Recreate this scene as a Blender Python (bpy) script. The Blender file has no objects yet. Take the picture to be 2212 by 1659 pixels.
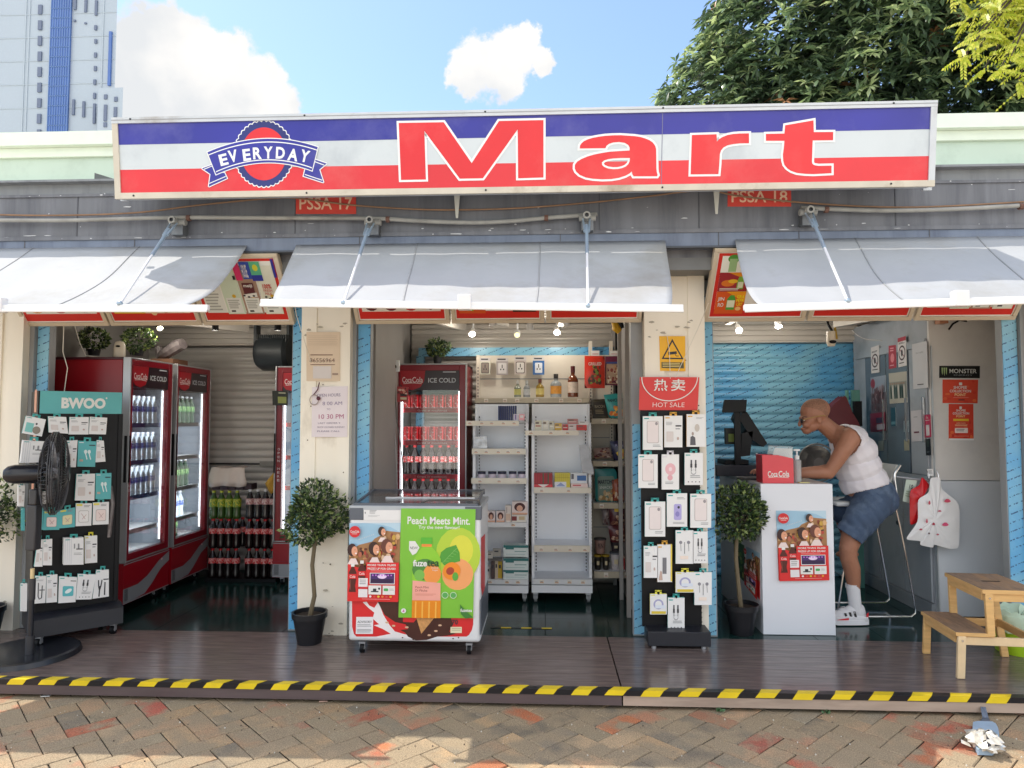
import bpy, math, random
from mathutils import Vector, Matrix
from mathutils.geometry import tessellate_polygon
R = math.radians
random.seed(7)
scn = bpy.context.scene
col = scn.collection
# ------------------------------------------------------------------ camera
YAW, PIT, FPX = R(2.7), R(2.95), 1497.6
CAM = Vector((0, -4.7, 1.45))
fwd = Vector((-math.sin(YAW)*math.cos(PIT), math.cos(YAW)*math.cos(PIT), math.sin(PIT)))
rgt = Vector((math.cos(YAW), math.sin(YAW), 0)); upv = rgt.cross(fwd)
cd = bpy.data.cameras.new('camera'); cam = bpy.data.objects.new('camera', cd); col.objects.link(cam)
cam.location = CAM
cam.rotation_euler = Matrix((rgt, upv, -fwd)).transposed().to_euler()
cd.sensor_width = 36; cd.lens = 36*FPX/2212; cd.clip_start = .05; cd.clip_end = 5000
scn.camera = cam
# ------------------------------------------------------------------ sky, sun, exposure
SUN = Vector((-.5, .17, 1)).normalized()
SKY_STRENGTH = .15; SUN_STRENGTH = 2.0; EXPOSURE = 1.0
scn.view_settings.view_transform = 'Standard'; scn.view_settings.look = 'None'
scn.view_settings.exposure = EXPOSURE; scn.view_settings.gamma = 1
scn.view_settings.use_white_balance = True; scn.view_settings.white_balance_temperature = 6750; scn.view_settings.white_balance_tint = 10
scn.cycles.max_bounces = 8; scn.cycles.diffuse_bounces = 4; scn.cycles.glossy_bounces = 3
scn.cycles.transmission_bounces = 6; scn.cycles.transparent_max_bounces = 8
scn.cycles.sample_clamp_indirect = 4; scn.cycles.caustics_reflective = False; scn.cycles.caustics_refractive = False
scn.cycles.use_denoising = True
def ray(px, py): return fwd + rgt*((px-1106)/FPX) + upv*((829.5-py)/FPX)
w = bpy.data.worlds.new('World'); scn.world = w; w.use_nodes = True
nt = w.node_tree; N = nt.nodes; L = nt.links; N.clear()
def nd(t, **k):
    n = N.new(t)
    for a, b in k.items(): setattr(n, a, b)
    return n
out = nd('ShaderNodeOutputWorld'); bg = nd('ShaderNodeBackground'); L.new(bg.outputs[0], out.inputs[0])
sky = nd('ShaderNodeTexSky', sky_type='NISHITA', sun_disc=False)
sky.sun_elevation = math.asin(SUN.z); sky.sun_rotation = math.atan2(SUN.x, SUN.y)
sky.air_density = 1.0; sky.dust_density = .8; sky.ozone_density = 3.0
bg.inputs[1].default_value = SKY_STRENGTH
tc = nd('ShaderNodeTexCoord')
def dist(c, r):
    d = nd('ShaderNodeVectorMath', operation='DISTANCE'); L.new(warp.outputs[0], d.inputs[0]); d.inputs[1].default_value = c
    m = nd('ShaderNodeMath', operation='MULTIPLY_ADD'); L.new(d.outputs['Value'], m.inputs[0]); m.inputs[1].default_value = -1/r; m.inputs[2].default_value = 1
    return m
n1 = nd('ShaderNodeTexNoise'); n1.inputs['Scale'].default_value = 17; n1.inputs['Detail'].default_value = 8; n1.inputs['Roughness'].default_value = .6
L.new(tc.outputs['Generated'], n1.inputs['Vector'])
ws = nd('ShaderNodeVectorMath', operation='MULTIPLY_ADD'); L.new(n1.outputs['Color'], ws.inputs[0]); ws.inputs[1].default_value = (.075,)*3; ws.inputs[2].default_value = (-.0375,)*3
warp = nd('ShaderNodeVectorMath', operation='ADD'); L.new(tc.outputs['Generated'], warp.inputs[0]); L.new(ws.outputs[0], warp.inputs[1])
blobs = [(330,100,80),(300,200,110),(350,60,50),(290,90,40),(395,120,70),(450,190,110),(400,260,120),(560,180,52),(520,250,90),(600,250,60),(480,100,40),(250,330,140),
         (1050,135,62),(1110,115,52),(1135,88,34),(1015,150,48),(1170,150,26),(990,170,34),(1095,160,50)]
acc = None
for px, py, r in blobs:
    m = dist(ray(px, py).normalized(), r/FPX*1.15)
    if acc is None: acc = m
    else:
        x = nd('ShaderNodeMath', operation='SMOOTH_MAX'); L.new(acc.outputs[0], x.inputs[0]); L.new(m.outputs[0], x.inputs[1]); x.inputs[2].default_value = .15; acc = x
n2 = nd('ShaderNodeTexNoise'); n2.inputs['Scale'].default_value = 26; n2.inputs['Detail'].default_value = 9; n2.inputs['Roughness'].default_value = .62
L.new(tc.outputs['Generated'], n2.inputs['Vector'])
ad = nd('ShaderNodeMath', operation='MULTIPLY_ADD'); L.new(n2.outputs[0], ad.inputs[0]); ad.inputs[1].default_value = 1.0; L.new(acc.outputs[0], ad.inputs[2])
mr = nd('ShaderNodeMapRange', interpolation_type='SMOOTHSTEP'); L.new(ad.outputs[0], mr.inputs[0]); mr.inputs[1].default_value = .57; mr.inputs[2].default_value = .86
n3 = nd('ShaderNodeTexNoise'); n3.inputs['Scale'].default_value = 9; n3.inputs['Detail'].default_value = 6
L.new(tc.outputs['Generated'], n3.inputs['Vector'])
cr = nd('ShaderNodeValToRGB'); L.new(n3.outputs[0], cr.inputs[0])
CW = 3.5
cr.color_ramp.elements[0].position = .38; cr.color_ramp.elements[0].color = (.78,.82,.87,1)
cr.color_ramp.elements[1].position = .60; cr.color_ramp.elements[1].color = (1,1,1,1)
cs = nd('ShaderNodeVectorMath', operation='SCALE'); L.new(cr.outputs[0], cs.inputs[0]); cs.inputs['Scale'].default_value = CW
# extra-bright clouds added to the unseen rear sky to lift the fill light
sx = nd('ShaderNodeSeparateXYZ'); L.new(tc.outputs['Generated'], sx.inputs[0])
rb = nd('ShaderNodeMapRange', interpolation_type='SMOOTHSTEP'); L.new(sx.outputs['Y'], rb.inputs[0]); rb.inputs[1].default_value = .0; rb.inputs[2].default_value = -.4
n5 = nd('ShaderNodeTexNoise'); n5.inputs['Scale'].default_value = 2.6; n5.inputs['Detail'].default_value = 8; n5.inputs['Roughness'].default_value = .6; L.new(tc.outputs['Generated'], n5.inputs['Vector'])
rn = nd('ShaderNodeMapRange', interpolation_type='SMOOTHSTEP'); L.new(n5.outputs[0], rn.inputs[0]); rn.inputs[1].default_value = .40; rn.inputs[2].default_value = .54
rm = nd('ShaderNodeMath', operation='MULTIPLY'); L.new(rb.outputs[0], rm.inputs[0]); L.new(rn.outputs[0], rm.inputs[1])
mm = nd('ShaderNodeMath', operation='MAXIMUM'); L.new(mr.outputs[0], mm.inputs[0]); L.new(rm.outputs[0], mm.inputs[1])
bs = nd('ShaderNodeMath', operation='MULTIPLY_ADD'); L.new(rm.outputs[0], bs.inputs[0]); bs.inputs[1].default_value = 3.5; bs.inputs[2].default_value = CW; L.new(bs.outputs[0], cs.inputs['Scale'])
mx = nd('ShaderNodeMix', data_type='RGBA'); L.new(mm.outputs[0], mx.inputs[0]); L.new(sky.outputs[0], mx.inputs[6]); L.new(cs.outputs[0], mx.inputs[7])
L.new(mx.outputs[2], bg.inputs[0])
sl = bpy.data.lights.new('sun', 'SUN'); sl.energy = SUN_STRENGTH; sl.angle = R(.5); sl.color = (1, .95, .86)
so = bpy.data.objects.new('sun', sl); col.objects.link(so); so.rotation_euler = SUN.to_track_quat('Z', 'Y').to_euler(); so.location = (-20, 8, 40)
# ------------------------------------------------------------------ materials
def lin(c): c /= 255; return c/12.92 if c <= .04045 else ((c+.055)/1.055)**2.4
def rgb(*c):
    if len(c) == 1 and isinstance(c[0], str): h = c[0]; c = (int(h[0:2],16), int(h[2:4],16), int(h[4:6],16))
    elif len(c) == 1: c = c[0]
    return tuple(lin(x) for x in c)+(1,)
MATS = {}
def M(name, c=(128,128,128), rough=.5, metal=0, nz=.08, sc=6, bump=0, bsc=60, emit=0, alpha=1, stretch=None, trans=0, dirt=None, spec=.5, dsc=2.5, dlo=.5, dhi=.75):
    if name in MATS: return MATS[name]
    m = bpy.data.materials.new(name); m.use_nodes = True; t = m.node_tree; p = t.nodes['Principled BSDF']
    MATS[name] = m; C = rgb(c); new = t.nodes.new; ln = t.links.new
    p.inputs['Base Color'].default_value = C; p.inputs['Roughness'].default_value = rough; p.inputs['Metallic'].default_value = metal
    p.inputs['Specular IOR Level'].default_value = spec
    m.diffuse_color = C
    if emit: p.inputs['Emission Color'].default_value = C; p.inputs['Emission Strength'].default_value = emit
    if alpha < 1: p.inputs['Alpha'].default_value = alpha
    if trans: p.inputs['Transmission Weight'].default_value = trans; p.inputs['IOR'].default_value = 1.35
    if nz or dirt or bump:
        tcn = new('ShaderNodeTexCoord'); mp = new('ShaderNodeMapping'); ln(tcn.outputs['Object'], mp.inputs[0])
        if stretch: mp.inputs['Scale'].default_value = stretch
        src = None
        if nz:
            n = new('ShaderNodeTexNoise'); n.inputs['Scale'].default_value = sc; n.inputs['Detail'].default_value = 6; ln(mp.outputs[0], n.inputs[0])
            r = new('ShaderNodeMapRange'); ln(n.outputs[0], r.inputs[0]); r.inputs[1].default_value = .3; r.inputs[2].default_value = .7
            r.inputs[3].default_value = 1-nz; r.inputs[4].default_value = 1+nz
            s = new('ShaderNodeVectorMath'); s.operation = 'SCALE'; s.inputs[0].default_value = C[:3]; ln(r.outputs[0], s.inputs['Scale']); src = s.outputs[0]
        if dirt:
            n = new('ShaderNodeTexNoise'); n.inputs['Scale'].default_value = dsc; n.inputs['Detail'].default_value = 9; n.inputs['Roughness'].default_value = .65; ln(mp.outputs[0], n.inputs[0])
            r = new('ShaderNodeMapRange'); ln(n.outputs[0], r.inputs[0]); r.inputs[1].default_value = dlo; r.inputs[2].default_value = dhi
            x = new('ShaderNodeMix'); x.data_type = 'RGBA'; ln(r.outputs[0], x.inputs[0]); x.inputs[7].default_value = rgb(dirt)
            if src: ln(src, x.inputs[6])
            else: x.inputs[6].default_value = C
            src = x.outputs[2]
        if src: ln(src, p.inputs['Base Color'])
        if bump:
            n = new('ShaderNodeTexNoise'); n.inputs['Scale'].default_value = bsc; n.inputs['Detail'].default_value = 4; ln(mp.outputs[0], n.inputs[0])
            b = new('ShaderNodeBump'); b.inputs['Strength'].default_value = bump; b.inputs['Distance'].default_value = .01; ln(n.outputs[0], b.inputs['Height']); ln(b.outputs[0], p.inputs['Normal'])
    return m
def leafmat(name,c,rough=.35,tl=.4,nz=.15,sc=3):
    m=M(name,c,rough,nz=nz,sc=sc); t=m.node_tree; p=t.nodes['Principled BSDF']; o=t.nodes['Material Output']; tr=t.nodes.new('ShaderNodeBsdfTranslucent'); k=rgb(c); tr.inputs[0].default_value=(min(1,k[0]*1.25),min(1,k[1]*1.3),k[2]*.95,1)
    x=t.nodes.new('ShaderNodeMixShader'); x.inputs[0].default_value=tl; t.links.new(p.outputs[0],x.inputs[1]); t.links.new(tr.outputs[0],x.inputs[2]); t.links.new(x.outputs[0],o.inputs[0]); return m
def C(hexs, rough=.5, **k): return M('c_'+hexs+('_%d' % (rough*100)), rgb2(hexs), rough, nz=k.pop('nz', .04), **k)
def rgb2(h): return (int(h[0:2],16), int(h[2:4],16), int(h[4:6],16))
# ------------------------------------------------------------------ mesh builder
Z3 = Vector((0,0,1))
class MB:
    def __init__(s): s.v=[]; s.f=[]; s.m=[]; s.mats=[]; s.cols=None
    def mi(s, m):
        if m not in s.mats: s.mats.append(m)
        return s.mats.index(m)
    def add(s, vs, fs, mat):
        b = len(s.v); k = s.mi(mat); s.v += [tuple(x) for x in vs]
        for f in fs: s.f.append(tuple(b+i for i in f)); s.m.append(k)
    def box(s, x0,x1,y0,y1,z0,z1, mat):
        s.obox((x0,y0,z0),(x1-x0,0,0),(0,y1-y0,0),(0,0,z1-z0),mat)
    def obox(s, o,u,v,w_, mat):
        o,u,v,w_ = map(Vector,(o,u,v,w_))
        s.add([o,o+u,o+u+v,o+v,o+w_,o+u+w_,o+u+v+w_,o+v+w_], [(0,3,2,1),(4,5,6,7),(0,1,5,4),(1,2,6,5),(2,3,7,6),(3,0,4,7)], mat)
    def face(s, pts, mat): s.add(pts, [tuple(range(len(pts)))], mat)
    def flat(s, loops, mat):
        if not isinstance(loops[0][0], (list, tuple, Vector)): loops = [loops]
        loops = [[Vector(p) for p in l] for l in loops]
        s.add([p for l in loops for p in l], tessellate_polygon(loops), mat)
    def prism(s, pts, vec, mat, smat=None):
        pts = [Vector(p) for p in pts]; vec = Vector(vec); n = len(pts); t = tessellate_polygon([pts])
        s.add(pts, t, mat); s.add([p+vec for p in pts], [f[::-1] for f in t], mat)
        s.add(pts+[p+vec for p in pts], [(i,(i+1)%n,(i+1)%n+n,i+n) for i in range(n)], smat or mat)
    def tube(s, pts, r, mat, n=8, closed=False, cap=True):
        pts = [Vector(p) for p in pts]; k = len(pts); rs = r if isinstance(r,(list,tuple)) else [r]*k
        vs=[]; prev=None
        for i,p in enumerate(pts):
            a = pts[(i-1)%k] if (i or closed) else p; b = pts[(i+1)%k] if (i<k-1 or closed) else p
            t = (b-a).normalized() if (b-a).length>1e-9 else Z3
            if prev is None: u = t.orthogonal().normalized()
            else:
                u = prev - t*prev.dot(t); u = u.normalized() if u.length>1e-6 else t.orthogonal().normalized()
            prev = u; q = t.cross(u)
            vs += [p+(u*math.cos(2*math.pi*j/n)+q*math.sin(2*math.pi*j/n))*rs[i] for j in range(n)]
        fs = [(i*n+j, i*n+(j+1)%n, ((i+1)%k)*n+(j+1)%n, ((i+1)%k)*n+j) for i in range(k if closed else k-1) for j in range(n)]
        if cap and not closed: fs += [tuple(range(n))[::-1], tuple((k-1)*n+j for j in range(n))]
        s.add(vs, fs, mat)
    def lathe(s, prof, c, mat, n=16, ax=Z3, mats=None):
        c = Vector(c); ax = Vector(ax).normalized(); u = ax.orthogonal().normalized(); q = ax.cross(u); k=len(prof); b=len(s.v)
        for r,z in prof: s.v += [tuple(c+ax*z+(u*math.cos(2*math.pi*j/n)+q*math.sin(2*math.pi*j/n))*max(r,1e-5)) for j in range(n)]
        for i in range(k-1):
            mk = s.mi(mats[i] if mats else mat)
            for j in range(n): s.f.append((b+i*n+j,b+i*n+(j+1)%n,b+(i+1)*n+(j+1)%n,b+(i+1)*n+j)); s.m.append(mk)
    def cyl(s, c, r, h, mat, ax=Z3, n=16): s.lathe([(0,0),(r,0),(r,h),(0,h)], c, mat, n, ax)
    def ball(s, c, rx, mat, ry=None, rz=None, n=12, rot=None):
        ry = ry or rx; rz = rz or rx; c = Vector(c); vs=[]; h = n//2+1
        for i in range(h+1):
            a = math.pi*i/h
            for j in range(n):
                p = Vector((rx*math.sin(a)*math.cos(2*math.pi*j/n), ry*math.sin(a)*math.sin(2*math.pi*j/n), rz*math.cos(a)))
                vs.append(c+(rot@p if rot else p))
        s.add(vs, [(i*n+j,(i+1)*n+j,(i+1)*n+(j+1)%n,i*n+(j+1)%n) for i in range(h) for j in range(n)], mat)
    def text(s, st, q, rect, mat, off=.001, bold=0, sx=None):
        u0,v0,u1,v1 = rect; V,F = glyph(st, bold)
        s.add([q.p(u0+(u1-u0)*x, v1+(v0-v1)*y, off) for x,y in V], F, mat)
    def build(s, name, parent=None, label=None, cat=None, group=None, kind=None, bevel=0, seg=2, ang=35, recalc=True, mods=None):
        me = bpy.data.meshes.new(name)
        if parent: o0 = Vector(parent['base'])
        elif kind == 'structure' and label is None: o0 = Vector((0,0,0))
        else:
            xs=[p[0] for p in s.v]; ys=[p[1] for p in s.v]; zs=[p[2] for p in s.v]; o0 = Vector(((min(xs)+max(xs))/2,(min(ys)+max(ys))/2,min(zs)))
        me.from_pydata([tuple(Vector(p)-o0) for p in s.v], [], s.f)
        for m in s.mats: me.materials.append(m)
        me.polygons.foreach_set('material_index', s.m)
        if s.cols:
            at = me.color_attributes.new('tint','FLOAT_COLOR','CORNER'); k=0
            for pi,p in enumerate(me.polygons):
                for _ in p.loop_indices: at.data[k].color = s.cols[pi]; k+=1
        me.update()
        if recalc:
            import bmesh
            bm = bmesh.new(); bm.from_mesh(me); bmesh.ops.recalc_face_normals(bm, faces=bm.faces); bm.to_mesh(me); bm.free()
        me.polygons.foreach_set('use_smooth', [True]*len(me.polygons))
        me.set_sharp_from_angle(angle=R(ang))
        o = bpy.data.objects.new(name, me); col.objects.link(o)
        if parent: o.parent = parent; o['base'] = tuple(o0)
        else: o.location = o0; o['base'] = tuple(o0)
        if bevel:
            b = o.modifiers.new('bevel','BEVEL'); b.width = bevel; b.segments = seg; b.limit_method = 'ANGLE'; b.angle_limit = R(40)
        tag(o, label, cat, group, kind); return o
def tag(o, label=None, cat=None, group=None, kind=None):
    for k,x in (('label',label),('category',cat),('group',group),('kind',kind)):
        if x: o[k] = x
    return o
def thing(name, label, cat, loc, group=None):
    o = bpy.data.objects.new(name, None); col.objects.link(o); o.location = loc; o['base'] = tuple(loc)
    o.empty_display_size = .1
    return tag(o, label, cat, group)
def dup(o, loc, label=None, rz=None, scale=None, group=None, parent=None):
    c = o.copy(); col.objects.link(c); c.parent = parent
    if parent is None: c.location = loc
    if rz is not None: c.rotation_euler.z = rz
    if scale: c.scale = scale if isinstance(scale, tuple) else (scale,)*3
    if label: c['label'] = label
    if group: c['group'] = group
    for ch in list(o.children): dup(ch, None, parent=c)
    return c
_g = {}
def glyph(st, bold=0):
    k = (st, bold)
    if k in _g: return _g[k]
    cu = bpy.data.curves.new('t','FONT'); cu.body = st; cu.offset = bold; cu.resolution_u = 3
    ob = bpy.data.objects.new('t', cu); col.objects.link(ob)
    dg = bpy.context.evaluated_depsgraph_get(); me = ob.evaluated_get(dg).to_mesh()
    V = [(v.co.x, v.co.y) for v in me.vertices]; F = [tuple(p.vertices) for p in me.polygons]
    ob.evaluated_get(dg).to_mesh_clear(); bpy.data.objects.remove(ob); bpy.data.curves.remove(cu)
    if not V: V=[(0,0)]; F=[]
    x0=min(a for a,b in V); x1=max(a for a,b in V); y0=min(b for a,b in V); y1=max(b for a,b in V)
    _g[k] = ([((a-x0)/max(x1-x0,1e-6),(b-y0)/max(y1-y0,1e-6)) for a,b in V], F); return _g[k]
class Pl:                                     # a real plane in the scene; w() finds the place on it that a spot of the photo shows
    def __init__(s, p, n): s.o=Vector(p); s.n=Vector(n).normalized()
    def w(s, x, y, off=0):
        d = ray(x,y); o = s.o+s.n*off; return CAM + d*((o-CAM).dot(s.n)/d.dot(s.n))
def FY(y): return Pl((0,y,0),(0,-1,0))
def FX(x, side=-1): return Pl((x,0,0),(side,0,0))
def FZ(z): return Pl((0,0,z),(0,0,1))
def W(x, y, Y): return FY(Y).w(x,y)
class Quad:                                   # a four-cornered surface with its own 0..1 coordinates (v runs down)
    def __init__(s, a,b,c,d): s.c=[Vector(x) for x in (a,b,c,d)]; s.n=((s.c[1]-s.c[0]).cross(s.c[3]-s.c[0])).normalized()*-1; s.k=0
    def p(s, u, v, off=0):
        a,b,c,d = s.c; return a*(1-u)*(1-v)+b*u*(1-v)+c*u*v+d*(1-u)*v + s.n*(off)
    def sub(s, u0,v0,u1,v1): q=Quad(s.p(u0,v0),s.p(u1,v0),s.p(u1,v1),s.p(u0,v1)); q.n=s.n; q.k=s.k; return q
    def off(s): s.k += 1; return .0006+.0002*s.k
def QP(pl, x0,y0,x1,y1): return Quad(pl.w(x0,y0),pl.w(x1,y0),pl.w(x1,y1),pl.w(x0,y1))
def Q4(pl, pts): return Quad(*[pl.w(*p) for p in pts])
class Art:                                    # prints on a quad, each shape a hair above the last
    def __init__(s, mb, q): s.b=mb; s.q=q
    def poly(s, pts, mat): o=s.q.off(); s.b.flat([s.q.p(u,v,o) for u,v in pts], mat)
    def rect(s, u0,v0,u1,v1, mat): s.poly([(u0,v0),(u1,v0),(u1,v1),(u0,v1)], mat)
    def rrect(s, u0,v0,u1,v1, mat, r=.1):
        a=(s.q.c[1]-s.q.c[0]).length; h=(s.q.c[3]-s.q.c[0]).length; rv=r*a/h; pts=[]
        for cx,cy,t in ((u1-r,v0+rv,-90),(u1-r,v1-rv,0),(u0+r,v1-rv,90),(u0+r,v0+rv,180)):
            for i in range(5): t2=R(t+i*22.5); pts.append((cx+r*math.cos(t2), cy+rv*math.sin(t2)))
        s.poly(pts, mat)
    def ell(s, u,v,ru,rv, mat, n=18, t0=0, t1=360, rot=0):
        c,sn=math.cos(R(rot)),math.sin(R(rot)); a=(s.q.c[1]-s.q.c[0]).length; h=(s.q.c[3]-s.q.c[0]).length; P=[]
        for i in range(n):
            t=R(t0+(t1-t0)*i/(n if t1-t0==360 else n-1)); x=ru*math.cos(t)*a; y=rv*math.sin(t)*h
            P.append((u+(x*c-y*sn)/a, v+(x*sn+y*c)/h))
        s.poly(P, mat)
    def text(s, st, u0,v0,u1,v1, mat, bold=0): s.b.text(st, s.q, (u0,v0,u1,v1), mat, s.q.off(), bold)
    def line(s, pts, w_, mat):
        a=(s.q.c[1]-s.q.c[0]).length; h=(s.q.c[3]-s.q.c[0]).length
        for (x0,y0),(x1,y1) in zip(pts,pts[1:]):
            dx,dy=(x1-x0)*a,(y1-y0)*h; l=math.hypot(dx,dy) or 1; nx,ny=-dy/l*w_/2/a,dx/l*w_/2/h
            s.poly([(x0+nx,y0+ny),(x1+nx,y1+ny),(x1-nx,y1-ny),(x0-nx,y0-ny)], mat)
    def bars(s, u0,v0,u1,v1, n, mat, jit=.3, fill=.5):
        h=(v1-v0)/n
        for i in range(n): s.rect(u0, v0+i*h, u1-(u1-u0)*random.random()*jit, v0+(i+fill)*h, mat)
def offpoly(pts, d):
    n=len(pts); ar=sum(pts[i][0]*pts[(i+1)%n][1]-pts[(i+1)%n][0]*pts[i][1] for i in range(n)); sg=1 if ar>0 else -1; out_=[]
    for i in range(n):
        a,b,c=pts[i-1],pts[i],pts[(i+1)%n]
        def nr(p,q): l=math.hypot(q[0]-p[0],q[1]-p[1]) or 1; return ((q[1]-p[1])/l*sg,-(q[0]-p[0])/l*sg)
        n0,n1=nr(a,b),nr(b,c); mx_,my=n0[0]+n1[0],n0[1]+n1[1]; l2=mx_*mx_+my*my
        if l2<1.0: out_+= [(b[0]+n0[0]*d,b[1]+n0[1]*d),(b[0]+n1[0]*d,b[1]+n1[1]*d)]
        else: k=2*d/l2; out_.append((b[0]+mx_*k,b[1]+my*k))
    return out_
# ================================================================== SETTING
def S(mb, name, **k): return mb.build(name, kind='structure', **k)
# pavers: colour varies brick by brick
def paver_mat():
    m = bpy.data.materials.new('pavers'); m.use_nodes = True; t=m.node_tree; p=t.nodes['Principled BSDF']; new=t.nodes.new; ln=t.links.new
    p.inputs['Roughness'].default_value=.85
    a=new('ShaderNodeAttribute'); a.attribute_name='tint'; tcn=new('ShaderNodeTexCoord')
    n=new('ShaderNodeTexNoise'); n.inputs['Scale'].default_value=170; n.inputs['Detail'].default_value=3; ln(tcn.outputs['Object'],n.inputs[0])
    r=new('ShaderNodeMapRange'); ln(n.outputs[0],r.inputs[0]); r.inputs[1].default_value=.3; r.inputs[2].default_value=.7; r.inputs[3].default_value=.58; r.inputs[4].default_value=1.4
    n2=new('ShaderNodeTexNoise'); n2.inputs['Scale'].default_value=7; n2.inputs['Detail'].default_value=5; ln(tcn.outputs['Object'],n2.inputs[0])
    r2=new('ShaderNodeMapRange'); ln(n2.outputs[0],r2.inputs[0]); r2.inputs[1].default_value=.45; r2.inputs[2].default_value=.62
    x=new('ShaderNodeMix'); x.data_type='RGBA'; ln(r2.outputs[0],x.inputs[0]); x.inputs[6].default_value=rgb(162,144,118); ln(a.outputs['Color'],x.inputs[7])
    s=new('ShaderNodeVectorMath'); s.operation='SCALE'; ln(x.outputs[2],s.inputs[0]); ln(r.outputs[0],s.inputs['Scale']); ln(s.outputs[0],p.inputs['Base Color'])
    b=new('ShaderNodeBump'); b.inputs['Strength'].default_value=.35; b.inputs['Distance'].default_value=.003; ln(n.outputs[0],b.inputs['Height']); ln(b.outputs[0],p.inputs['Normal'])
    return m
PV = paver_mat()
gm = MB(); gm.box(-900,900,-900,900,-.5,-.125, M('plaza',(226,216,196),.9,nz=.15,sc=.4)); S(gm,'ground')
mb = MB(); mb.cols=[]
joint = M('joint sand',(58,54,48),.95,nz=.3,sc=40)
u=.1175; c45=math.cos(R(45)); pal=[(172,150,122),(182,156,124),(150,138,118),(184,152,120),(162,146,120),(140,128,110),(190,160,124),(176,148,118)]
mb.face([(-9,-5.3,-.112),(9,-5.3,-.112),(9,-.3,-.112),(-9,-.3,-.112)],joint); mb.cols.append(rgb(74,70,62))
for i in range(-115,116):
    for j in range(-115,116):
        t=(i-j)%4
        if t not in (0,3): continue
        X=(i-j)*u*c45; Y_=(i+j)*u*c45-3
        if not(-9<X<9 and -5.2<Y_<-.35): continue
        w_,h_=(2,1) if t==0 else (1,2); g=.01+random.uniform(0,.016); z=-.1+random.uniform(-.0012,.0012)
        cs_=[(i+g,j+g),(i+w_-g,j+g),(i+w_-g,j+h_-g),(i+g,j+h_-g)]
        top=[((a-b)*u*c45,(a+b)*u*c45-3,z+random.uniform(-.0008,.0008)) for a,b in cs_]
        k=random.random(); cc=random.choice(pal); kk=random.uniform(.9,1.06)
        if k<.16: cc=(random.randint(186,200),random.randint(108,122),random.randint(82,92))
        elif k<.3: cc=(184,134,106)
        cc=rgb(*[min(255,max(0,v*kk)) for v in cc])
        mid=Vector((sum(p[0] for p in top)/4,sum(p[1] for p in top)/4,0)); e=.006
        inn=[Vector(p)+(mid-Vector((p[0],p[1],0))).normalized()*e for p in top]; low=[Vector((p[0],p[1],z-.006)) for p in top]
        mb.add(inn+low,[(0,1,2,3)]+[(q,q+4,(q+1)%4+4,(q+1)%4) for q in range(4)],PV); mb.cols+=[cc]*5
S(mb,'pavement',recalc=False)
# deck of painted boards
mb=MB(); dk=M('deck paint',(112,98,94),.17,nz=.22,sc=5,stretch=(1,9,1),dirt=(138,120,110),bump=.04,bsc=30,dlo=.52,dhi=.8); dk2=M('deck paint worn',(108,96,94),.15,nz=.22,sc=5,stretch=(1,9,1),dirt=(134,118,110),bump=.04,bsc=30,dlo=.5,dhi=.8)
fr1=M('deck edge board',(92,78,78),.6,nz=.15,sc=4,stretch=(.6,1,4)); fr2=M('deck edge board bare',(176,156,140),.75,nz=.15,sc=4,stretch=(.6,1,4),dirt=(140,120,108))
ys=[-.868+i*.1135 for i in range(9)]
for x0,x1,mt,fm in ((-6,.408,dk,fr1),(.416,6,dk2,fr2)):
    for a in ys[:8]: mb.box(x0,x1,a+.002,a+.1115,-.03+random.uniform(-.0008,.0008),random.uniform(-.0012,0),mt)
    mb.box(x0,x1,-.882,-.868,-.078,-.001,fm); mb.box(x0,x1,-.866,.04,-.06,-.032,joint)
S(mb,'deck')
mb=MB(); fl=M('green floor paint',(22,52,50),.16,nz=.25,sc=3,dirt=(52,80,80),bump=.06,bsc=8,dlo=.56,dhi=.85)
for i in range(-10,11):
    for j in range(5): mb.box(i*.45+.002,i*.45+.448,.042+j*.42,.042+j*.42+.418,-.05,-.002,fl)
mb.box(-4.6,4.7,.04,2.1,-.08,-.01,joint); S(mb,'shop_floor')
# ------------------------------------------------------------------ hazard tape
mb=MB(); tk=M('tape black',(30,30,34),.35,nz=.1); ty=M('tape yellow',(235,205,40),.4,nz=.1,dirt=(180,160,60),dlo=.6,dhi=.8)
x=-4.3; xs=[]
mb.box(-4.3,4.4,-.8845,-.838,.0005,.0025,tk); mb.box(-4.3,4.4,-.886,-.8825,-.026,.0025,tk)
while x<4.3:
    w_=random.uniform(.116,.124) if x>.4 else random.uniform(.106,.118); s=.06; zz=.0035
    a=random.uniform(-.004,.004)
    b2=random.choice((0,0,0,.012,-.008)); mb.flat([(x+s+b2,-.838+a,zz),(x+s+w_*.86,-.838+a,zz),(x+s+w_*.86-.035,-.8872,zz),(x+s-.035,-.8872,zz)],ty)
    mb.flat([(x+s-.035,-.8872,zz),(x+s+w_*.86-.035,-.8872,zz),(x+s+w_*.86-.057,-.8872,-.026+a),(x+s-.057,-.8872,-.026+a)],ty)
    x+=w_*1.66
mb.build('hazard_tape',label='black and yellow striped warning tape stuck along the front edge of the deck',cat='warning tape')
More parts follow.
